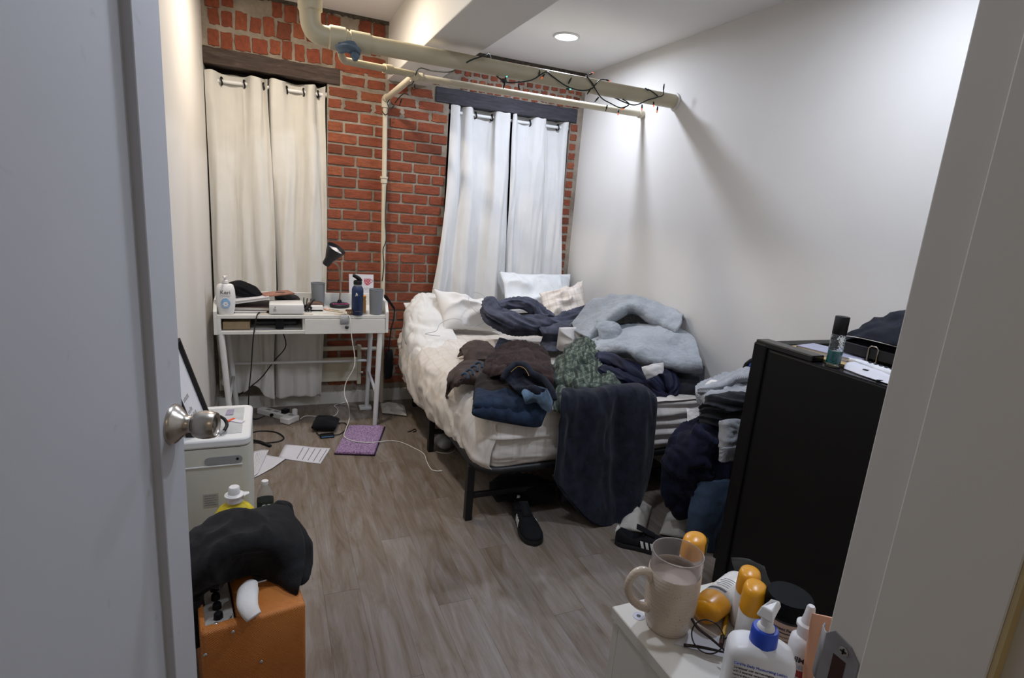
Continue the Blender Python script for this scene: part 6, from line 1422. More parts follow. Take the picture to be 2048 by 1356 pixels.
MB().lathe([(0.004, 0), (0.0005, 0.0008)], 10, TR((0.020, 3.440, DT + 0.045), 90)).build('printed_mark', M['grey_plastic'], pb)
M['cup_grey'] = mat('cup_grey', '7b7f84', 0.6, var=0.03)
def tumbler(label, x, y, h, r0, r1, m, cat='cup', name='tumbler'):
    t = thing(name, label, cat, (x, y, DT))
    MB().lathe([(0.0005, 0.003), (r0 - 0.002, 0.003), (r0, 0.0), (r1, h), (r1 - 0.0025, h), (r0 - 0.003, 0.006), (0.0005, 0.006)], 32, None, cx=x, cy=y, cz=DT, cap=False).build('wall', m, t, smooth=True, angle=50)
    MB().tube([(x + r1 * math.cos(a), y + r1 * math.sin(a), DT + h) for a in np.linspace(0, 2 * math.pi, 33)], 0.0016, 6, cap=False).build('rim', m, t, smooth=True)
tumbler('grey tumbler standing at the back of the desk beside the lamp', 0.275, 3.72, 0.150, 0.036, 0.043, M['cup_grey'])
tumbler('grey tumbler at the right front corner of the desk', 0.597, 3.468, 0.155, 0.038, 0.043, M['cup_grey'])
# desk lamp
M['lamp_black'] = mat('lamp_black', '1b1c22', 0.45, var=0.05)
M['lamp_inner'] = mat('lamp_inner', 'c9c8d0', 0.5, var=0)
M['gooseneck'] = mat('gooseneck_metal', 'a39a8e', 0.3, metal=0.9, var=0.05)
t = thing('desk_lamp', 'black gooseneck desk lamp tilted upwards in front of the brick', 'lamp', (0.405, 3.70, DT))
lbse = MB().lathe([(0.060, 0), (0.062, 0.004), (0.062, 0.018), (0.056, 0.024), (0.015, 0.028), (0.012, 0.045), (0.008, 0.047)], 32, None, cx=0.405, cy=3.70, cz=DT).build('base', M['lamp_black'], t, smooth=True, angle=45)
for k in range(10): MB().tube([(0.405 - 0.045 + 0.01 * k, 3.66 + 0.003 * (k % 3), DT + 0.026), (0.405 - 0.040 + 0.01 * k, 3.655, DT + 0.027)], 0.003, 6).build('pink_sticker', mat('sticker_pink', 'd64f94', 0.5, var=0) if k == 0 else bpy.data.materials['sticker_pink'], lbse)
HD = Vector((0.324, 3.640, 1.016)); AX = (Vector((0.385, 3.600, 1.126)) - HD).normalized()
MB().tube([(0.405, 3.70, DT + 0.04), (0.408, 3.680, 0.852), (0.401, 3.660, 0.950), (0.388, 3.650, 0.992), (0.363, 3.640, 1.014), HD + AX * 0.01], 0.0058, 10, smooth=6).build('gooseneck', M['gooseneck'], t, smooth=True)
Q = AX.to_track_quat('Z', 'Y').to_matrix().to_4x4(); Q.translation = HD
MB().lathe([(0.0005, -0.022), (0.019, -0.022), (0.024, -0.016), (0.026, 0.020), (0.032, 0.034), (0.048, 0.070), (0.060, 0.108), (0.058, 0.108), (0.045, 0.068), (0.028, 0.036), (0.0005, 0.030)], 36, Q, cap=False).build('shade', M['lamp_black'], t, smooth=True, angle=50)
MB().lathe([(0.0583, 0.106), (0.0445, 0.069), (0.029, 0.040), (0.0005, 0.036)], 36, Q, cap=False).build('shade_lining', M['lamp_inner'], t, smooth=True)
MB().lathe([(0.012, 0.036), (0.013, 0.05), (0.026, 0.072), (0.029, 0.086), (0.024, 0.098), (0.010, 0.105), (0.0005, 0.106)], 24, Q).build('bulb', M['cap_white'], t, smooth=True)
# navy flask
M['flask_navy'] = mat('flask_navy', '1b2c4e', 0.4, var=0.08, vscale=200)
fx, fy = 0.482, 3.450
t = thing('flask', 'navy steel drinking flask with black flip straw lid on the desk', 'flask', (fx, fy, DT))
fb = MB().lathe([(0.033, 0), (0.0345, 0.003), (0.0345, 0.150), (0.033, 0.162), (0.026, 0.174), (0.0235, 0.178)], 36, None, cx=fx, cy=fy, cz=DT).build('body', M['flask_navy'], t, smooth=True, angle=60)
MB().lathe([(0.0235, 0.177), (0.0235, 0.189)], 30, None, cx=fx, cy=fy, cz=DT).build('neck_ring', M['grey_plastic'], t, smooth=True, angle=50)
ld_ = MB().lathe([(0.025, 0.187), (0.025, 0.203), (0.021, 0.210), (0.0005, 0.212)], 30, None, cx=fx, cy=fy, cz=DT).build('lid', M['black_plastic'], t, smooth=True, angle=45)
MB().tube([(fx + 0.02, fy, DT + 0.206), (fx + 0.005, fy, DT + 0.222), (fx - 0.018, fy, DT + 0.236), (fx - 0.030, fy, DT + 0.238)], [0.010, 0.013, 0.011, 0.008], 10, smooth=4).build('straw_spout', M['black_plastic'], ld_, smooth=True)
MB().tube([(fx - 0.012, fy - 0.0345, DT + 0.128), (fx - 0.010, fy - 0.0352, DT + 0.138)], 0.0035, 8).build('logo_mark', M['cap_white'], fb)
for (a, b) in (((-0.010, 0.129), (-0.004, 0.121)), ((-0.010, 0.129), (-0.016, 0.119)), ((-0.012, 0.133), (-0.003, 0.130))):
    MB().tube([(fx + a[0], fy - 0.0345, DT + a[1]), (fx + b[0], fy - 0.0345, DT + b[1])], 0.0018, 6).build('logo_mark', M['cap_white'], fb)
text('brand_text', 'Hydro Flask', 0.0065, TR((fx - 0.018, fy - 0.0350, DT + 0.024), 90), M['grey_plastic'], fb)
# greeting card with a red cup
cA = Matrix.Translation((0.477, 3.800, 0.745)) @ Matrix.Rotation(math.radians(-8), 4, 'X')
t = thing('greeting_card', 'white card printed with a red polka dot cup, propped behind the flask', 'card', (0.557, 3.80, DT))
cd = MB().box(0, 0.160, 0, 0.003, -0.024, 0.178, cA).build('card_face', M['paper'], t)
M['red_print'] = mat('red_print', 'a83a48', 0.7, var=0)
cupp = [(0.098, 0.150), (0.140, 0.150), (0.140, 0.125), (0.134, 0.112), (0.125, 0.106), (0.113, 0.106), (0.104, 0.112), (0.098, 0.125)]
cg = MB().prism(cupp, 1, -0.0006, 0.0, cA).build('cup_print', M['red_print'], cd)
MB().tube([cA @ Vector(p) for p in ((0.140, -0.001, 0.145), (0.150, -0.001, 0.143), (0.153, -0.001, 0.134), (0.146, -0.001, 0.125), (0.138, -0.001, 0.122))], 0.0016, 6, smooth=4).build('cup_handle_print', M['red_print'], cd)
for i in range(4):
    for j in range(4):
        x, z = 0.104 + 0.0098 * i + 0.004 * (j % 2), 0.145 - 0.010 * j
        if z < 0.118 and (x < 0.108 or x > 0.134): continue
        MB().lathe([(0.0026, 0), (0.0005, 0.0006)], 8, cA @ Matrix.Translation((x, -0.0006, z)) @ Matrix.Rotation(math.pi / 2, 4, 'X')).build('polka_dot', M['paper'], cg)
for k, (x, w) in enumerate(((0.096, 0.012), (0.112, 0.016), (0.132, 0.012), (0.10, 0.02))):
    MB().box(x, x + w, -0.0005, 0, 0.086 - (k // 3) * 0.009, 0.0885 - (k // 3) * 0.009, cA).build('printed_line', M['grey_plastic'], cd)
M['orange_label'] = mat('orange_label', 'cf8a22', 0.5, var=0.05)
t = thing('pill_jar', 'orange capped tub half hidden behind the navy flask', 'jar', (0.500, 3.53, DT))
MB().lathe([(0.040, 0), (0.041, 0.003), (0.041, 0.075), (0.036, 0.083)], 30, None, cx=0.505, cy=3.53, cz=DT).build('tub', mat('tub_amber', 'b98a4a', 0.4, var=0.1), t, smooth=True, angle=50)
MB().lathe([(0.0385, 0.084), (0.040, 0.086), (0.040, 0.104), (0.0005, 0.106)], 30, None, cx=0.505, cy=3.53, cz=DT).build('lid', M['orange_label'], t, smooth=True, angle=45)
t = thing('hair_claw', 'tortoiseshell hair claw beside the navy flask', 'hair clip', (0.435, 3.44, DT))
M['tortoise'] = mat('tortoise', '5a3a22', 0.3, var=0.6, vscale=120)
for k in range(5): MB().tube([(0.420 + 0.007 * k, 3.47, DT + 0.022), (0.420 + 0.007 * k, 3.45, DT + 0.030), (0.422 + 0.007 * k, 3.432, DT + 0.020), (0.424 + 0.007 * k, 3.430, DT + 0.003)], 0.003, 7, smooth=3).build('tooth', M['tortoise'], t, smooth=True)
MB().tube([(0.415, 3.468, DT + 0.022), (0.455, 3.468, DT + 0.022)], 0.006, 8).build('hinge', M['tortoise'], t, smooth=True)
t = thing('phone_charger', 'white wall charger block lying mid desk', 'charger', (0.265, 3.56, DT))
MB().rbox(0.222, 0.292, 3.545, 3.585, DT + 0.008, DT + 0.034, 0.005, 2).build('block', M['cap_white'], t)
MB().rbox(0.225, 0.29, 3.55, 3.58, DT, DT + 0.009, 0.002, 1).build('base', M['black_plastic'], t)
t = thing('glasses_case', 'rounded brown leather case behind the white charger', 'case', (0.255, 3.65, DT))
pad_mb([(0.205, 3.635, DT + 0.018), (0.305, 3.635, DT + 0.018), (0.305, 3.68, DT + 0.018), (0.205, 3.68, DT + 0.018)], 0.018, 0.026, p=2.6, q=0.5, n=20, amp=0).build('shell', mat('leather_brown', '5d4334', 0.5, var=0.15), t, smooth=True)
t = thing('cable_tangle', 'tangle of black cables beside the white projector', 'cables', (0.20, 3.58, DT))
r3 = random.Random(8)
for k in range(4):
    pts = [(0.19 + 0.02 * k, 3.74 - 0.02 * k, DT + 0.05)] + [(0.190 + r3.uniform(-0.01, 0.035), 3.58 + r3.uniform(-0.07, 0.07), DT + 0.006 + r3.uniform(0, 0.03)) for _ in range(6)]
    MB().tube(pts, 0.0035, 7, smooth=5).build('lead', M['cable_black'], t, smooth=True)
for k, (a, b, c, lab) in enumerate([((0.31, 3.57), (0.40, 3.50), 'c9b8a0', 'pale wooden pencil lying on the desk before the lamp'), ((0.33, 3.585), (0.385, 3.525), '26262a', 'black pen on the desk before the lamp'), ((0.30, 3.60), (0.345, 3.56), 'd98f78', 'peach coloured lip balm stick on the desk')]):
    tag(MB().tube([(a[0], a[1], DT + 0.005), (b[0], b[1], DT + 0.005)], [0.004, 0.004], 8).build('pen' if k < 2 else 'lip_balm', mat('pen_%d' % k, c, 0.5, var=0.05), smooth=True, angle=50), lab, 'pen' if k < 2 else 'lip balm')
for k, (x, y, a, lab) in enumerate([(0.375, 3.455, 12, 'small pale receipt on the desk by the hair claw'), (0.20, 3.46, -20, 'torn scrap of paper on the desk front edge'), (-0.04, 3.465, 30, 'crumpled receipt on the desk beside the lotion bottle')]):
    T = TR((x, y, DT + 0.0008), 0, 0, a)
    V = np.array([[T @ Vector((0.05 * i / 6 - 0.025, 0.028 * j / 4 - 0.014, 0.0016 * math.sin(i * 1.3 + k) ** 2)) for j in range(5)] for i in range(7)], float)
    tag(MB().grid(V).build('receipt', mat('receipt_%d' % k, 'd3c8b8', 0.8), smooth=True, solid=0.0005), lab, 'paper')
t = thing('plastic_tag', 'clear plastic tag hanging over the desk drawer', 'tag', (0.39, 3.42, 0.67))
V = np.array([[(0.378 + 0.050 * j / 5, y, z) for j in range(6)] for y, z in ((3.45, 0.7235), (3.424, 0.7225), (3.4195, 0.715), (3.418, 0.700), (3.4185, 0.668))], float)
MB().grid(V).build('film', mat('clear_film', 'dcdfe2', 0.15, var=0, trans=0.6, ior=1.3), t, smooth=True, solid=0.0006)
# things in the cubby
tag(MB().rbox(-0.255, -0.115, 3.46, 3.60, 0.632, 0.678, 0.002, 1).build('cardboard_box', mat('cardboard', '9a8568', 0.8, var=0.1, vscale=20)), 'small cardboard box pushed into the desk cubby', 'box')
tag(MB().rbox(0.020, 0.065, 3.46, 3.55, 0.632, 0.690, 0.004, 1).build('hard_drive', M['black_plastic'], bevel=0.001), 'small black box standing in the desk cubby', 'box')
tag(MB().rbox(-0.09, 0.14, 3.58, 3.80, 0.632, 0.655, 0.003, 1).build('laptop', mat('laptop_grey', '55575c', 0.4, metal=0.6), bevel=0.002), 'closed grey laptop lying in the desk cubby', 'laptop')
t = thing('shoulder_bag', 'small black bag hanging by its strap from the right end of the desk', 'bag', (0.71, 3.60, 0.30))
MB().prism([(0.672, 0.822), (0.690, 0.815), (0.745, 0.735), (0.742, 0.715), (0.690, 0.785), (0.672, 0.798)], 1, 3.600, 3.617).build('strap', M['black_cloth'], t, bevel=0.003)
MB().tube([(0.742, 3.608, 0.722), (0.738, 3.608, 0.66), (0.722, 3.61, 0.58), (0.712, 3.61, 0.44)], 0.005, 8, smooth=5).build('cord', M['cable_black'], t, smooth=True)
pad_mb([(0.690, 3.60, 0.245), (0.740, 3.64, 0.245), (0.740, 3.64, 0.445), (0.690, 3.60, 0.445)], 0.022, 0.028, p=2.4, q=0.5, n=24, amp=0.004, scale=16, seed=150).build('body', M['black_cloth'], t, smooth=True)

# ------------------------------------------------------------------ things on the fridge
FT = FZ + 0.0045
t = thing('roll_on_bottle', 'glass roll on bottle with black cap and teal liquid on the fridge edge', 'bottle', (1.600, 1.150, FT))
RM = TR((1.596, 1.140, FT), 0, 0, 0) @ Matrix.Diagonal((1.12, 1.12, 1.24, 1))
M['cut_glass'] = glass('cut_glass', 'eef6f6', 0.02, 1.45)
M['teal_liquid'] = mat('teal_liquid', '0b6f72', 0.1, var=0.05, spec=0.6)
def gl(r, z0, z1, k=10, n=14): return None
body = MB(); ring = 16; nz = 13; vs = []
for i in range(nz):
    z = 0.004 + 0.078 * i / (nz - 1)
    for j in range(ring):
        a = 2 * math.pi * (j + 0.5 * (i % 2)) / ring
        r = 0.0185 * (1.0 if 0 < i < nz - 1 else 0.93)
        vs.append(RM @ Vector((r * math.cos(a), r * math.sin(a), z)))
fs = []
for i in range(nz - 1):
    for j in range(ring):
        a, b = i * ring + j, i * ring + (j + 1) % ring; c, d = (i + 1) * ring + j, (i + 1) * ring + (j + 1) % ring
        if i % 2 == 0: fs += [(a, b, c), (b, d, c)]
        else: fs += [(a, d, c), (a, b, d)]
fs += [tuple(range(ring))[::-1], tuple((nz - 1) * ring + j for j in range(ring))]
body.add(vs, fs).build('glass_body', M['cut_glass'], t)
MB().lathe([(0.0165, 0.008), (0.0168, 0.010), (0.0168, 0.040), (0.0005, 0.0402)], 20, RM).build('liquid', M['teal_liquid'], t, smooth=True, angle=50)
MB().lathe([(0.0190, 0), (0.0192, 0.004), (0.0175, 0.006)], 20, RM).build('glass_base', M['cut_glass'], t, smooth=True)
MB().lathe([(0.0175, 0.082), (0.0180, 0.083), (0.0180, 0.125), (0.0170, 0.126), (0.0005, 0.126)], 28, RM).build('cap', M['black_plastic'], t, smooth=True, angle=45)
book('glossy yellow and blue magazine on the fridge', TR((1.632, 1.06, FT), 0, 0, 8), 0.13, 0.29, 0.008, mat('magazine_gloss', 'b59a6a', 0.3, var=0.5, vscale=18), 'reading matter on the fridge')
book('grey notebook lying on the magazine on the fridge', TR((1.67, 1.115, FT + 0.0085), 0, 0, 10), 0.11, 0.20, 0.014, mat('notebook_lilac', '9a9aab', 0.5, var=0.05), 'reading matter on the fridge')
t = thing('belted_jeans', 'dark indigo jeans with black belt folded on the fridge', 'jeans', (1.82, 1.10, FT))
M['belt_black'] = mat('belt_leather', '121114', 0.5, var=0.1)
M['indigo'] = fabric('indigo_denim', '16181f', 0.25, 600, 0.9, 0.15, 0.4, col2='20232d', vscale=16)
MB().add([], [])
pad_mb([(1.735, 0.92, FT + 0.03), (2.06, 0.92, FT + 0.03), (2.06, 1.24, FT + 0.03), (1.735, 1.24, FT + 0.03)], 0.030, 0.055, p=5, q=0.4, n=40, amp=0.018, scale=9, seed=160).build('leg', M['indigo'], t, smooth=True)
cloth('leg', [[(1.735, 1.24, FT + 0.035), (1.80, 1.27, FT + 0.03), (1.90, 1.28, FT + 0.03), (2.03, 1.28, FT + 0.03)], [(1.722, 1.18, FT + 0.075), (1.79, 1.20, FT + 0.105), (1.90, 1.22, FT + 0.12), (2.04, 1.22, FT + 0.09)], [(1.718, 1.09, FT + 0.082), (1.79, 1.10, FT + 0.150), (1.90, 1.10, FT + 0.175), (2.05, 1.10, FT + 0.11)], [(1.722, 0.98, FT + 0.080), (1.79, 0.97, FT + 0.175), (1.90, 0.96, FT + 0.20), (2.05, 0.96, FT + 0.13)], [(1.735, 0.90, FT + 0.075), (1.79, 0.90, FT + 0.18), (1.90, 0.90, FT + 0.20), (2.05, 0.90, FT + 0.12)]], M['indigo'], t, 44, 40, amp=0.012, scale=12, seed=161)
bl_ = MB().rbox(1.713, 1.722, 0.985, 1.245, FT + 0.028, FT + 0.062, 0.002, 1).build('belt', M['belt_black'], t)
MB().tube([(1.711, y, z) for y, z in ((1.085, FT + 0.022), (1.085, FT + 0.062), (1.092, FT + 0.069), (1.108, FT + 0.069), (1.115, FT + 0.062), (1.115, FT + 0.022), (1.108, FT + 0.015), (1.092, FT + 0.015), (1.085, FT + 0.022))], 0.0022, 8).build('buckle', M['gooseneck'], bl_, smooth=True)
MB().tube([(1.722, 1.25, FT + 0.072), (1.716, 1.17, FT + 0.083), (1.712, 1.08, FT + 0.086), (1.715, 0.98, FT + 0.084)], 0.0012, 5, smooth=4).build('stitching', M['page_edge'], t)
t = thing('wrapped_packet', 'white plastic wrapped tube lying on the fridge in front of the jeans', 'packet', (1.66, 1.02, FT))
roll_mb([(1.676, 1.150, FT + 0.016), (1.672, 1.13, FT + 0.017), (1.664, 1.10, FT + 0.018), (1.652, 1.03, FT + 0.018), (1.645, 0.96, FT + 0.018)], [0.008, 0.010, 0.013, 0.014, 0.013], amp=0.08, seed=162, n=16, flat=0.9).build('wrapper', mat('film_white', 'd9d9dc', 0.2, var=0.05), t, smooth=True)
for k in range(6): MB().rbox(1.6435 + 0.0012 * k, 1.652 + 0.0012 * k, 0.975 + 0.017 * k, 0.983 + 0.017 * k, FT + 0.0300, FT + 0.0325, 0.0005, 1).build('printed_mark', M['ink_dark'], t)
t = thing('paper_wrapper', 'torn paper sleeve on the near edge of the fridge', 'wrapper', (1.62, 1.03, FT))
V = sheet_grid(np.array([[(1.600, 1.105, FT + 0.002), (1.622, 1.115, FT + 0.016), (1.648, 1.110, FT + 0.020)], [(1.585, 1.04, FT + 0.002), (1.610, 1.045, FT + 0.016), (1.640, 1.045, FT + 0.019)], [(1.580, 0.97, FT + 0.002), (1.605, 0.965, FT + 0.010), (1.635, 0.965, FT + 0.014)], [(1.578, 0.90, FT + 0.002), (1.600, 0.90, FT + 0.006), (1.630, 0.90, FT + 0.01)]]), 24, 16, amp=0.0006, scale=40, seed=163, fine=0.0003)
MB().grid(V).build('sleeve', M['paper'], t, smooth=True, solid=0.0006)
MB().rbox(1.603, 1.618, 1.035, 1.050, FT + 0.0145, FT + 0.0170, 0.0005, 1).build('barcode', M['ink_dark'], t)
tag(MB().tube([(1.575, 0.985, FT + 0.003), (1.588, 0.975, FT + 0.003), (1.60, 0.955, FT + 0.003), (1.603, 0.935, FT + 0.003)], 0.003, 6, smooth=4).build('hair_pin', M['cable_black'], smooth=True), 'black hair pin lying on the fridge edge', 'hair pin')

# ------------------------------------------------------------------ things on the dresser
DR = RZ
def mk_speckle():
    t = NT('speckled_stoneware'); vec = t.coords()
    c = t.ramp(t.noise(vec, 14, 4), [(0.3, srgb('bfae9b')), (0.7, srgb('cdbfae'))])
    v = t.noise(vec, 420, 2, 0.4)
    c = t.mix(t.ramp(v, [(0.66, (0, 0, 0, 1)), (0.74, (0.7, 0.7, 0.7, 1))]), c, srgb('7a6a58'))
    t.l(c, t.b.inputs['Base Color']); t.b.inputs['Roughness'].default_value = 0.22
    w = t.n('ShaderNodeTexWave', _wave_type='BANDS', _bands_direction='Z'); w.inputs['Scale'].default_value = 55; t.l(vec, w.inputs['Vector'])
    t.bump(w.outputs['Fac'], 0.12, 0.002); return t.mat
M['stoneware'] = mk_speckle()
mx, my = 0.562, 0.583
MS = 0.84
t = thing('mug', 'tall speckled beige mug with a plastic cup nested in it', 'mug', (mx, my, DR))
MB().lathe([(r * MS, z * MS) for r, z in ((0.0005, 0.003), (0.034, 0.003), (0.036, 0.0), (0.039, 0.004), (0.0435, 0.020), (0.0465, 0.050), (0.0478, 0.085), (0.0470, 0.116), (0.0455, 0.1175), (0.0440, 0.116), (0.0445, 0.085), (0.0430, 0.05), (0.036, 0.010), (0.0005, 0.008))], 44, None, cx=mx, cy=my, cz=DR, cap=False).build('body', M['stoneware'], t, smooth=True, angle=60)
ha = math.radians(168)
def hp(r, z): return (mx + r * MS * math.cos(ha), my + r * MS * math.sin(ha), DR + z * MS)
MB().tube([hp(0.044, 0.100), hp(0.056, 0.116), hp(0.073, 0.117), hp(0.085, 0.104), hp(0.088, 0.086), hp(0.080, 0.064), hp(0.063, 0.047), hp(0.044, 0.040)], [0.0070, 0.0066, 0.0062, 0.0060, 0.0060, 0.0062, 0.0066, 0.0074], 12, smooth=6).build('handle', M['stoneware'], t, smooth=True)
M['frosted'] = mat('frosted_plastic', 'eeeae8', 0.20, var=0, trans=0.88, ior=1.15, spec=0.4)
t = thing('plastic_cup', 'translucent plastic cup with milky drink standing inside the mug', 'cup', (mx, my, DR))
MB().lathe([(0.0005, 0.010), (0.027, 0.010), (0.0362, 0.090), (0.0385, 0.128), (0.0377, 0.128), (0.0354, 0.090), (0.0260, 0.012), (0.0005, 0.012)], 40, None, cx=mx, cy=my, cz=DR, cap=False).build('wall', M['frosted'], t, smooth=True, angle=50)
MB().tube([(mx + 0.0381 * math.cos(a), my + 0.0381 * math.sin(a), DR + 0.128) for a in np.linspace(0, 2 * math.pi, 41)], 0.0011, 6, cap=False).build('rim', M['frosted'], t, smooth=True)
MB().lathe([(0.0255, 0.013), (0.0345, 0.086), (0.0005, 0.0865)], 36, None, cx=mx, cy=my, cz=DR).build('drink', mat('milky_drink', 'b7a79c', 0.3, var=0.03), t, smooth=True, angle=50)
# sunscreen bottles with orange caps
M['cap_orange'] = mat('cap_orange', 'e09a1c', 0.3, var=0.02)
M['sun_body'] = mat('sunscreen_white', 'd6d2cd', 0.35, var=0.02)
M['band_navy'] = mat('band_navy', '35363f', 0.5, var=0)
M['leaf_green'] = mat('leaf_green', '39502c', 0.6, var=0.2, vscale=80)
def sunscreen(label, T, h, r=0.030, sy=0.62, cap=0.42, badge=False):
    t = thing('sunscreen_bottle', label, 'bottle', tuple(T.translation), 'orange capped sunscreen bottles')
    c0 = h * (1 - cap)
    b = MB().lathe([(r * 0.86, 0), (r * 0.97, 0.003), (r, 0.012), (r, c0 - 0.001), (r * 0.93, c0)], 36, T, sy=sy).build('body', M['sun_body'], t, smooth=True, angle=60)
    c = MB().lathe([(r * 1.01, c0), (r * 1.02, c0 + 0.002), (r * 0.98, h * 0.90), (r * 0.88, h * 0.965), (r * 0.66, h * 0.99), (0.0005, h)], 36, T, sy=sy).build('cap', M['cap_orange'], t, smooth=True, angle=70)
    mb = MB(); A = []
    for z in (c0 - 0.012, c0 - 0.006):
        for a in np.linspace(math.radians(235), math.radians(305), 9): A.append(T @ Vector((r * 1.015 * math.cos(a), r * sy * 1.02 * math.sin(a), z)))
    mb.add(A, [(i, i + 1, 10 + i, 9 + i) for i in range(8)]).build('printed_band', M['band_navy'], b)
    if badge:
        mb = MB(); A = []
        for z in (c0 + 0.004, c0 + 0.026):
            for a in np.linspace(math.radians(265), math.radians(318), 9): A.append(T @ Vector((r * 1.035 * math.cos(a), r * sy * 1.05 * math.sin(a), z)))
        mb.add(A, [(i, i + 1, 10 + i, 9 + i) for i in range(8)]).build('leaf_badge', M['leaf_green'], c)
    for k in range(5):
        mb = MB(); A = []; z = c0 - 0.022 - 0.006 * k
        for zz in (z, z + 0.002):
            for a in np.linspace(math.radians(240), math.radians(285 + 8 * (k % 2)), 7): A.append(T @ Vector((r * 1.015 * math.cos(a), r * sy * 1.02 * math.sin(a), zz)))
        if z > 0.01: mb.add(A, [(i, i + 1, 8 + i, 7 + i) for i in range(6)]).build('printed_line', M['grey_plastic'], b)
    return t
sunscreen('orange capped sunscreen bottle with green badge behind the mug', TR((0.626, 0.617, DR), 0, 0, 30), 0.124, 0.027, 0.7, 0.26, True)
sunscreen('orange capped sunscreen bottle nearest the black fridge', TR((0.682, 0.549, DR), 0, 0, 38), 0.096, 0.0225, 0.75, 0.36)
sunscreen('orange capped sunscreen bottle just behind the lotion pump', TR((0.660, 0.517, DR), 0, 0, 38), 0.098, 0.0235, 0.75, 0.42)
# tube lying on its side, orange cap towards us
LT = Matrix.Translation((0.735, 0.608, DR + 0.021)) @ Matrix.Rotation(math.radians(199), 4, 'Z') @ Matrix.Rotation(math.pi / 2, 4, 'Y') @ Matrix.Rotation(math.radians(-75), 4, 'Z')
sunscreen('sunscreen tube lying on its side, orange cap towards the glasses', LT, 0.128, 0.026, 0.78, 0.34)
# yellow pencils
M['pencil'] = mat('pencil_yellow', 'c99a1e', 0.45, var=0.05); M['ferrule'] = mat('ferrule_green', '4a4f38', 0.3, metal=0.7, var=0.1); M['eraser'] = mat('eraser_dark', '5c4038', 0.8, var=0)
M['wood'] = mat('pencil_wood', 'caa373', 0.7, var=0.05)
def pencil(label, a, b):
    a, b = Vector(a), Vector(b); d = (b - a); L = d.length; d.normalize()
    t = thing('pencil', label, 'pencil', tuple(a), 'yellow pencils on the dresser')
    MB().tube([a + d * 0.016, b - d * 0.014], 0.0036, 6).build('shaft', M['pencil'], t)
    MB().tube([b - d * 0.014, b - d * 0.004], 0.0038, 10).build('ferrule', M['ferrule'], t, smooth=True, angle=50)
    MB().tube([b - d * 0.004, b + d * 0.005], 0.0034, 10).build('eraser', M['eraser'], t, smooth=True, angle=50)
    MB().tube([a, a + d * 0.016], [0.0006, 0.0035], 8).build('tip', M['wood'], t, smooth=True)
pencil('yellow pencil with worn eraser pointing at the eyeglasses', (0.728, 0.615, DR + 0.004), (0.617, 0.522, DR + 0.004))
pencil('sharpened yellow pencil at the back edge of the dresser', (0.705, 0.640, DR + 0.004), (0.742, 0.565, DR + 0.004))
# eyeglasses
M['specs'] = mat('spectacle_metal', '3b3434', 0.3, metal=0.7, var=0.1)
M['lens'] = glass('spectacle_lens', 'f4f4f4', 0.0, 1.1)
t = thing('eyeglasses', 'round wire rimmed eyeglasses folded beside the mug', 'glasses', (0.585, 0.515, DR))
for k, (u, th) in enumerate((((0.586, 0.522, 0.022), 0), ((0.622, 0.478, 0.022), 0))):
    c = Vector((u[0], u[1], DR + u[2]))
    n_ = Vector((-0.55, -0.45, 0.75)).normalized(); a_ = n_.orthogonal().normalized(); b_ = n_.cross(a_)
    pts = [c + (a_ * math.cos(q) + b_ * math.sin(q)) * 0.0225 for q in np.linspace(0, 2 * math.pi, 37)]
    rim = MB().tube(pts, 0.0011, 6, cap=False).build('rim', M['specs'], t, smooth=True)
    MB().add([tuple(p) for p in pts[:-1]], [tuple(range(36))]).build('lens', M['lens'], rim)
MB().tube([(0.598, 0.503, DR + 0.030), (0.604, 0.498, DR + 0.036), (0.610, 0.492, DR + 0.030)], 0.0012, 6, smooth=4).build('bridge', M['specs'], t, smooth=True)
MB().tube([(0.604, 0.495, DR + 0.010), (0.590, 0.520, DR + 0.020), (0.578, 0.535, DR + 0.028), (0.573, 0.545, DR + 0.038)], [0.0014, 0.002, 0.0024, 0.002], 8, smooth=5).build('temple', M['specs'], t, smooth=True)
MB().tube([(0.640, 0.470, DR + 0.010), (0.604, 0.500, DR + 0.008), (0.575, 0.523, DR + 0.006), (0.556, 0.535, DR + 0.004)], [0.0016, 0.0018, 0.0022, 0.0026], 8, smooth=5).build('temple', M['specs'], t, smooth=True)
# moisturising lotion pump bottle
M['blue_plastic'] = mat('blue_plastic', '1f45b5', 0.4, var=0.03); M['ink_royal'] = mat('ink_royal', '3557b8', 0.6, var=0)
CM = Matrix.Translation((0.578, 0.427, DR)) @ Matrix.Rotation(math.radians(-40), 4, 'Z') @ Matrix.Diagonal((0.90, 0.9, 1, 1))   # local -y looks at the camera
t = thing('lotion_pump', 'white moisturising lotion bottle with blue collar and white pump', 'bottle', tuple(CM.translation))
def sq(w, d, z, n=40, p=4.0):
    return [CM @ Vector((w * np.sign(math.cos(a)) * abs(math.cos(a)) ** (2 / p), d * np.sign(math.sin(a)) * abs(math.sin(a)) ** (2 / p), z)) for a in np.linspace(0, 2 * math.pi, n, endpoint=False)]
rings = [sq(w, d, z) for w, d, z in ((0.043, 0.024, 0.0), (0.046, 0.027, 0.004), (0.046, 0.028, 0.02), (0.046, 0.028, 0.076), (0.0452, 0.0275, 0.081), (0.042, 0.026, 0.087), (0.034, 0.023, 0.0915), (0.022, 0.019, 0.0945), (0.0175, 0.0175, 0.096))]
n = 40; mb = MB(); mb.add([p for r in rings for p in r], [(i * n + j, i * n + (j + 1) % n, (i + 1) * n + (j + 1) % n, (i + 1) * n + j) for i in range(len(rings) - 1) for j in range(n)] + [tuple(range(n))[::-1], tuple((len(rings) - 1) * n + j for j in range(n))])
cb = mb.build('body', M['keri'], t, smooth=True, angle=60)
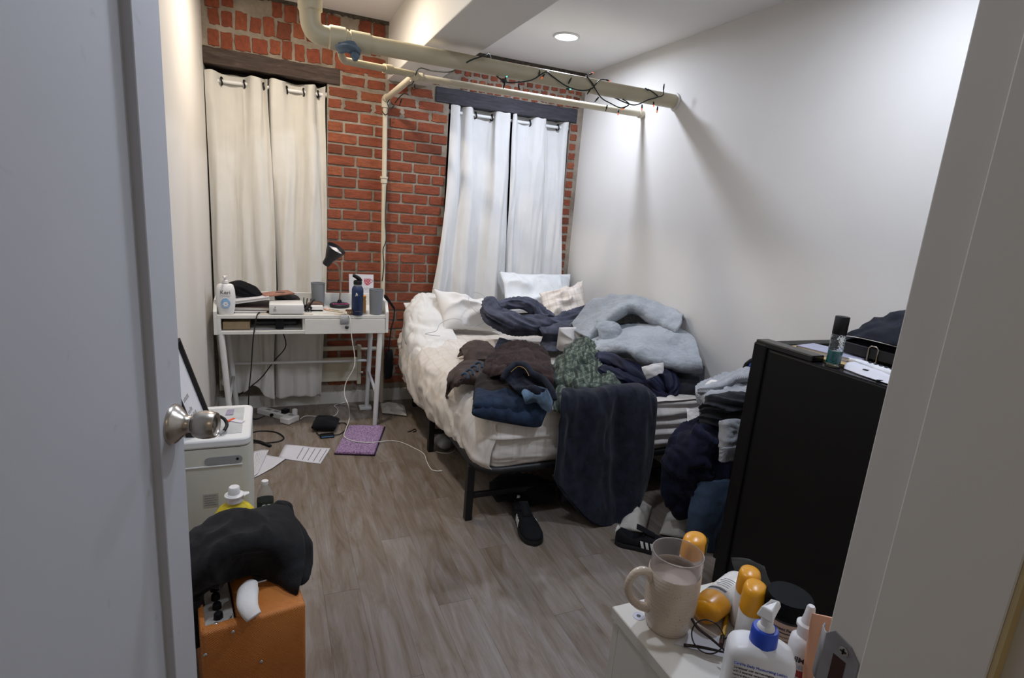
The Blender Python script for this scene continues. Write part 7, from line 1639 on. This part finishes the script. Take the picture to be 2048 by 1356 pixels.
col_ = MB().lathe([(0.0185, 0.094), (0.0188, 0.095), (0.0180, 0.115), (0.0165, 0.117), (0.0005, 0.117)], 32, CM).build('collar', M['blue_plastic'], t, smooth=True, angle=45)
pu = MB().lathe([(0.0125, 0.116), (0.0115, 0.120), (0.0085, 0.122), (0.0080, 0.135), (0.009, 0.139), (0.0005, 0.139)], 24, CM).build('pump', M['cap_white'], t, smooth=True, angle=45)
hm = Matrix.Translation(CM.translation + Vector((0, 0, -0.053))) @ Matrix.Rotation(math.radians(20), 4, 'Z')
MB().add([hm @ Vector(p) for p in ((-0.014, -0.011, 0.189), (-0.014, 0.011, 0.189), (0.012, 0.007, 0.189), (0.032, 0.004, 0.187), (0.032, -0.004, 0.187), (0.012, -0.007, 0.189), (-0.010, -0.007, 0.203), (-0.010, 0.007, 0.203), (0.010, 0.004, 0.203), (0.030, 0.002, 0.195), (0.030, -0.002, 0.195), (0.010, -0.004, 0.203))],
         [(0, 1, 2, 3, 4, 5), (6, 7, 8, 9, 10, 11), (0, 1, 7, 6), (1, 2, 8, 7), (2, 3, 9, 8), (3, 4, 10, 9), (4, 5, 11, 10), (5, 0, 6, 11)]).build('nozzle', M['cap_white'], pu, bevel=0.002)
FM2 = CM @ Matrix.Translation((0, -0.0282, 0)) @ Matrix.Rotation(math.pi / 2, 4, 'X')
text('label_title', 'CeraVe Daily Moisturizing Lotion', 0.0052, FM2 @ Matrix.Translation((-0.038, 0.0725, 0)), M['ink_royal'], cb)
for k, s in enumerate(('Developed with dermatologists,', 'with 3 essential ceramides to', 'restore the protective skin barrier.')):
    text('label_text', s, 0.0042, FM2 @ Matrix.Translation((-0.037, 0.0665 - 0.0052 * k, 0)), M['ink_dark'], cb)
for k, (x, y, filled) in enumerate(((-0.031, 0.047, 0), (-0.031, 0.034, 1), (0.004, 0.041, 0), (0.004, 0.027, 1))):
    ic = MB().tube([FM2 @ Vector((x + 0.0044 * math.cos(a), y + 0.0044 * math.sin(a), 0.0002)) for a in np.linspace(0, 2 * math.pi, 21)], 0.0009, 5, cap=False).build('label_icon', M['ink_dark'], cb)
    if filled: MB().lathe([(0.0044, 0), (0.0005, 0.0004)], 18, FM2 @ Matrix.Translation((x, y, 0))).build('icon_fill', M['band_navy'], ic)
    for q in range(3): MB().box(x + 0.007, x + 0.022 - 0.003 * q, y + 0.003 - 0.003 * q, y + 0.0042 - 0.003 * q, 0, 0.0003, FM2).build('icon_text', M['grey_plastic'], ic)
MB().box(-0.037, -0.018, 0.020, 0.026, 0, 0.0004, FM2).build('label_strip', M['ink_royal'], cb)
# supplement jar with black lid
t = thing('supplement_jar', 'black lidded supplement jar with facts label beside the lotion pump', 'jar', (0.684, 0.478, DR))
jb = MB().lathe([(0.028, 0), (0.030, 0.003), (0.030, 0.075), (0.028, 0.082)], 36, None, cx=0.684, cy=0.478, cz=DR).build('tub', mat('tub_black', '1c171c', 0.4), t, smooth=True, angle=50)
jl = MB(); A = []
for z in (0.008, 0.074):
    for a in np.linspace(math.radians(164), math.radians(264), 13): A.append((0.684 + 0.0305 * math.cos(a), 0.478 + 0.0305 * math.sin(a), DR + z))
lab_ = jl.add(A, [(i, i + 1, 14 + i, 13 + i) for i in range(12)]).build('facts_label', mat('label_peach', 'b99a84', 0.6, var=0.05), jb, solid=0.0003)
def cyl_text(s, size, z, a0, r, cx, cy, m, parent, name='label_text', bold=0.0):
    cu = bpy.data.curves.new(name, 'FONT'); cu.body = s; cu.size = size; cu.resolution_u = 2; cu.offset = bold
    to = bpy.data.objects.new('tmp', cu); COL.objects.link(to); dg = bpy.context.evaluated_depsgraph_get(); dg.update()
    me = bpy.data.meshes.new_from_object(to.evaluated_get(dg)); bpy.data.objects.remove(to, do_unlink=True); bpy.data.curves.remove(cu)
    vs = [(cx + r * math.cos(a0 + v.co.x / r), cy + r * math.sin(a0 + v.co.x / r), z + v.co.y) for v in me.vertices]
    mb = MB().add(vs, [list(p.vertices) for p in me.polygons]); bpy.data.meshes.remove(me)
    return mb.build(name, m, parent)
cyl_text('Supplement Facts', 0.0062, DR + 0.064, math.radians(166), 0.0311, 0.684, 0.478, M['ink_dark'], lab_, bold=0.0002)
for k in range(8):
    a0, a1 = math.radians(172), math.radians(256 - 9 * (k % 3)); z = 0.059 - 0.0058 * k; h = 0.0016 if k in (0, 4) else 0.0007
    A = [(0.684 + 0.0311 * math.cos(a), 0.478 + 0.0311 * math.sin(a), DR + zz) for zz in (z, z + h) for a in np.linspace(a0, a1, 8)]
    MB().add(A, [(i, i + 1, 9 + i, 8 + i) for i in range(7)]).build('label_rule', M['ink_dark'], lab_)
MB().lathe([(0.0315, 0.078), (0.032, 0.080), (0.032, 0.101), (0.030, 0.104), (0.0005, 0.105)], 36, None, cx=0.684, cy=0.478, cz=DR).build('lid', mat('lid_black', '060607', 0.6, var=0, spec=0.12), t, smooth=True, angle=45)
# nasal spray
sx_, sy_ = 0.647, 0.420
t = thing('nasal_spray', 'slim white nasal spray bottle with red and blue label', 'bottle', (sx_, sy_, DR))
sb_ = MB().lathe([(0.016, 0), (0.0172, 0.002), (0.0172, 0.078), (0.0160, 0.088), (0.0100, 0.094)], 28, None, cx=sx_, cy=sy_, cz=DR).build('body', M['keri'], t, smooth=True, angle=60)
MB().lathe([(0.0098, 0.093), (0.0105, 0.094), (0.0105, 0.106), (0.0130, 0.107), (0.0130, 0.111), (0.0085, 0.113), (0.0065, 0.124), (0.0052, 0.136), (0.0040, 0.138), (0.0005, 0.138)], 24, None, cx=sx_, cy=sy_, cz=DR).build('nozzle', M['cap_white'], t, smooth=True, angle=45)
for z0, z1, c, a1 in ((0.040, 0.050, 'a8404a', 285), (0.024, 0.038, '4f86c0', 290), (0.0, 0.022, '3a3550', 300)):
    A = [(sx_ + 0.0175 * math.cos(a), sy_ + 0.0175 * math.sin(a), DR + z0 + q * (z1 - z0)) for q in (0, 1) for a in np.linspace(math.radians(190), math.radians(a1), 10)]
    MB().add(A, [(i, i + 1, 11 + i, 10 + i) for i in range(9)]).build('label_band', mat('band_' + c, c, 0.5, var=0), sb_)
cyl_text('NeilMed', 0.0105, DR + 0.062, math.radians(150), 0.0176, sx_, sy_, M['band_navy'], sb_, bold=0.0003)
cyl_text('GEL', 0.0075, DR + 0.053, math.radians(196), 0.0176, sx_, sy_, M['ink_blue'], sb_)
# peach hand cream tube standing on its cap
px_, py_ = 0.640, 0.383
PM = Matrix.Translation((px_, py_, DR)) @ Matrix.Rotation(math.radians(-38), 4, 'Z')
t = thing('hand_cream_tube', 'peach coloured hand cream tube standing on its cap by the door frame', 'tube', (px_, py_, DR))
rings = []
for z, w, d in ((0.020, 0.016, 0.016), (0.03, 0.0185, 0.0165), (0.08, 0.023, 0.012), (0.12, 0.0255, 0.006), (0.138, 0.0265, 0.0015), (0.150, 0.0265, 0.0012)):
    rings.append([PM @ Vector((w * math.cos(a), d * math.sin(a), z)) for a in np.linspace(0, 2 * math.pi, 32, endpoint=False)])
n = 32; pb_ = MB().add([p for r in rings for p in r], [(i * n + j, i * n + (j + 1) % n, (i + 1) * n + (j + 1) % n, (i + 1) * n + j) for i in range(5) for j in range(n)] + [tuple(range(n))[::-1], tuple(5 * n + j for j in range(n))]).build('tube_body', mat('tube_peach', 'd39a78', 0.5, var=0.05), t, smooth=True, angle=60)
MB().lathe([(0.015, 0), (0.016, 0.001), (0.016, 0.020)], 24, PM).build('cap', M['cap_white'], t, smooth=True, angle=50)
A = [PM @ Vector((x, -np.interp(z, [0.03, 0.08, 0.12, 0.138], [0.0165, 0.012, 0.006, 0.0015]) * math.sqrt(max(0, 1 - (x / np.interp(z, [0.03, 0.08, 0.12, 0.138], [0.0185, 0.023, 0.0255, 0.0265])) ** 2)) - 0.0014, z)) for z in (0.05, 0.09, 0.132) for x in np.linspace(-0.013, 0.013, 7)]
pl_ = MB().add(A, [(r * 7 + i, r * 7 + i + 1, r * 7 + 8 + i, r * 7 + 7 + i) for r in range(2) for i in range(6)]).build('label', mat('label_pale', 'cfc9c4', 0.6), pb_, solid=0.0002)
PT = PM @ Matrix.Translation((0, -0.0105, 0)) @ Matrix.Rotation(math.radians(83), 4, 'X')
text('label_script', 'J', 0.017, PT @ Matrix.Translation((0.000, 0.109, 0.003)), M['ink_dark'], pl_, shear=0.35)
for k in range(5): MB().box(-0.014, 0.012 - 0.004 * (k % 2), 0.098 - 0.006 * k, 0.1005 - 0.006 * k if k else 0.1015, 0.0015, 0.0022, PT).build('label_rule', M['ink_dark'], pl_)
# clear wrapper behind the bottles
t = thing('clear_wrapper', 'crinkled clear plastic wrapper behind the sunscreen tube', 'wrapper', (0.74, 0.60, DR))
V = sheet_grid(np.array([[(0.735, 0.636, DR + 0.050), (0.755, 0.620, DR + 0.055), (0.775, 0.600, DR + 0.050)], [(0.738, 0.625, DR + 0.030), (0.760, 0.605, DR + 0.034), (0.780, 0.590, DR + 0.030)], [(0.745, 0.610, DR + 0.004), (0.765, 0.590, DR + 0.006), (0.785, 0.575, DR + 0.004)]]), 16, 16, amp=0.004, scale=45, seed=170)
MB().grid(V).build('film', M['pet'], t, smooth=True, solid=0.0005)
# small white receipt under the glasses
tag(MB().prism([(0.546, 0.545), (0.600, 0.500), (0.640, 0.52), (0.60, 0.56)], 2, DR + 0.0002, DR + 0.0010).build('receipt', M['paper']), 'white slip of paper under the eyeglasses', 'paper')

# ------------------------------------------------------------------ strike plate on the door frame
sp = MB()
M['strike'] = mat('strike_steel', '8f8d8e', 0.4, metal=0.35, var=0.15, vscale=40)
o = MB().prism([(0.268, 0.972), (0.298, 0.972), (0.303, 0.978), (0.303, 1.032), (0.296, 1.040), (0.278, 1.036), (0.268, 1.026)], 0, JX - 0.0018, JX + 0.0005).build('strike_plate', M['strike'], jamb)
V = np.array([[(x, y, z) for z in (0.978, 1.032)] for x, y in ((JX - 0.0018, 0.298), (JX - 0.001, 0.306), (JX + 0.004, 0.312), (JX + 0.010, 0.3145))], float)
MB().grid(V).build('strike_lip', M['strike'], o, smooth=True, solid=0.0015)
MB().box(JX - 0.0022, JX - 0.0012, 0.279, 0.292, 0.985, 1.018).build('latch_hole', mat('latch_hole', '3a2019', 0.8), o)
for z in (1.028,):
    sc = MB().lathe([(0.0046, 0), (0.0046, 0.001), (0.0005, 0.0016)], 16, Matrix.Translation((JX - 0.0018, 0.283, z)) @ Matrix.Rotation(-math.pi / 2, 4, 'Y')).build('screw', M['steel'], o)
    MB().box(JX - 0.0042, JX - 0.003, 0.2802, 0.2858, z - 0.0006, z + 0.0006).build('cross_slot', M['black_plastic'], sc)
    MB().box(JX - 0.0042, JX - 0.003, 0.2824, 0.2836, z - 0.0028, z + 0.0028).build('cross_slot', M['black_plastic'], sc)
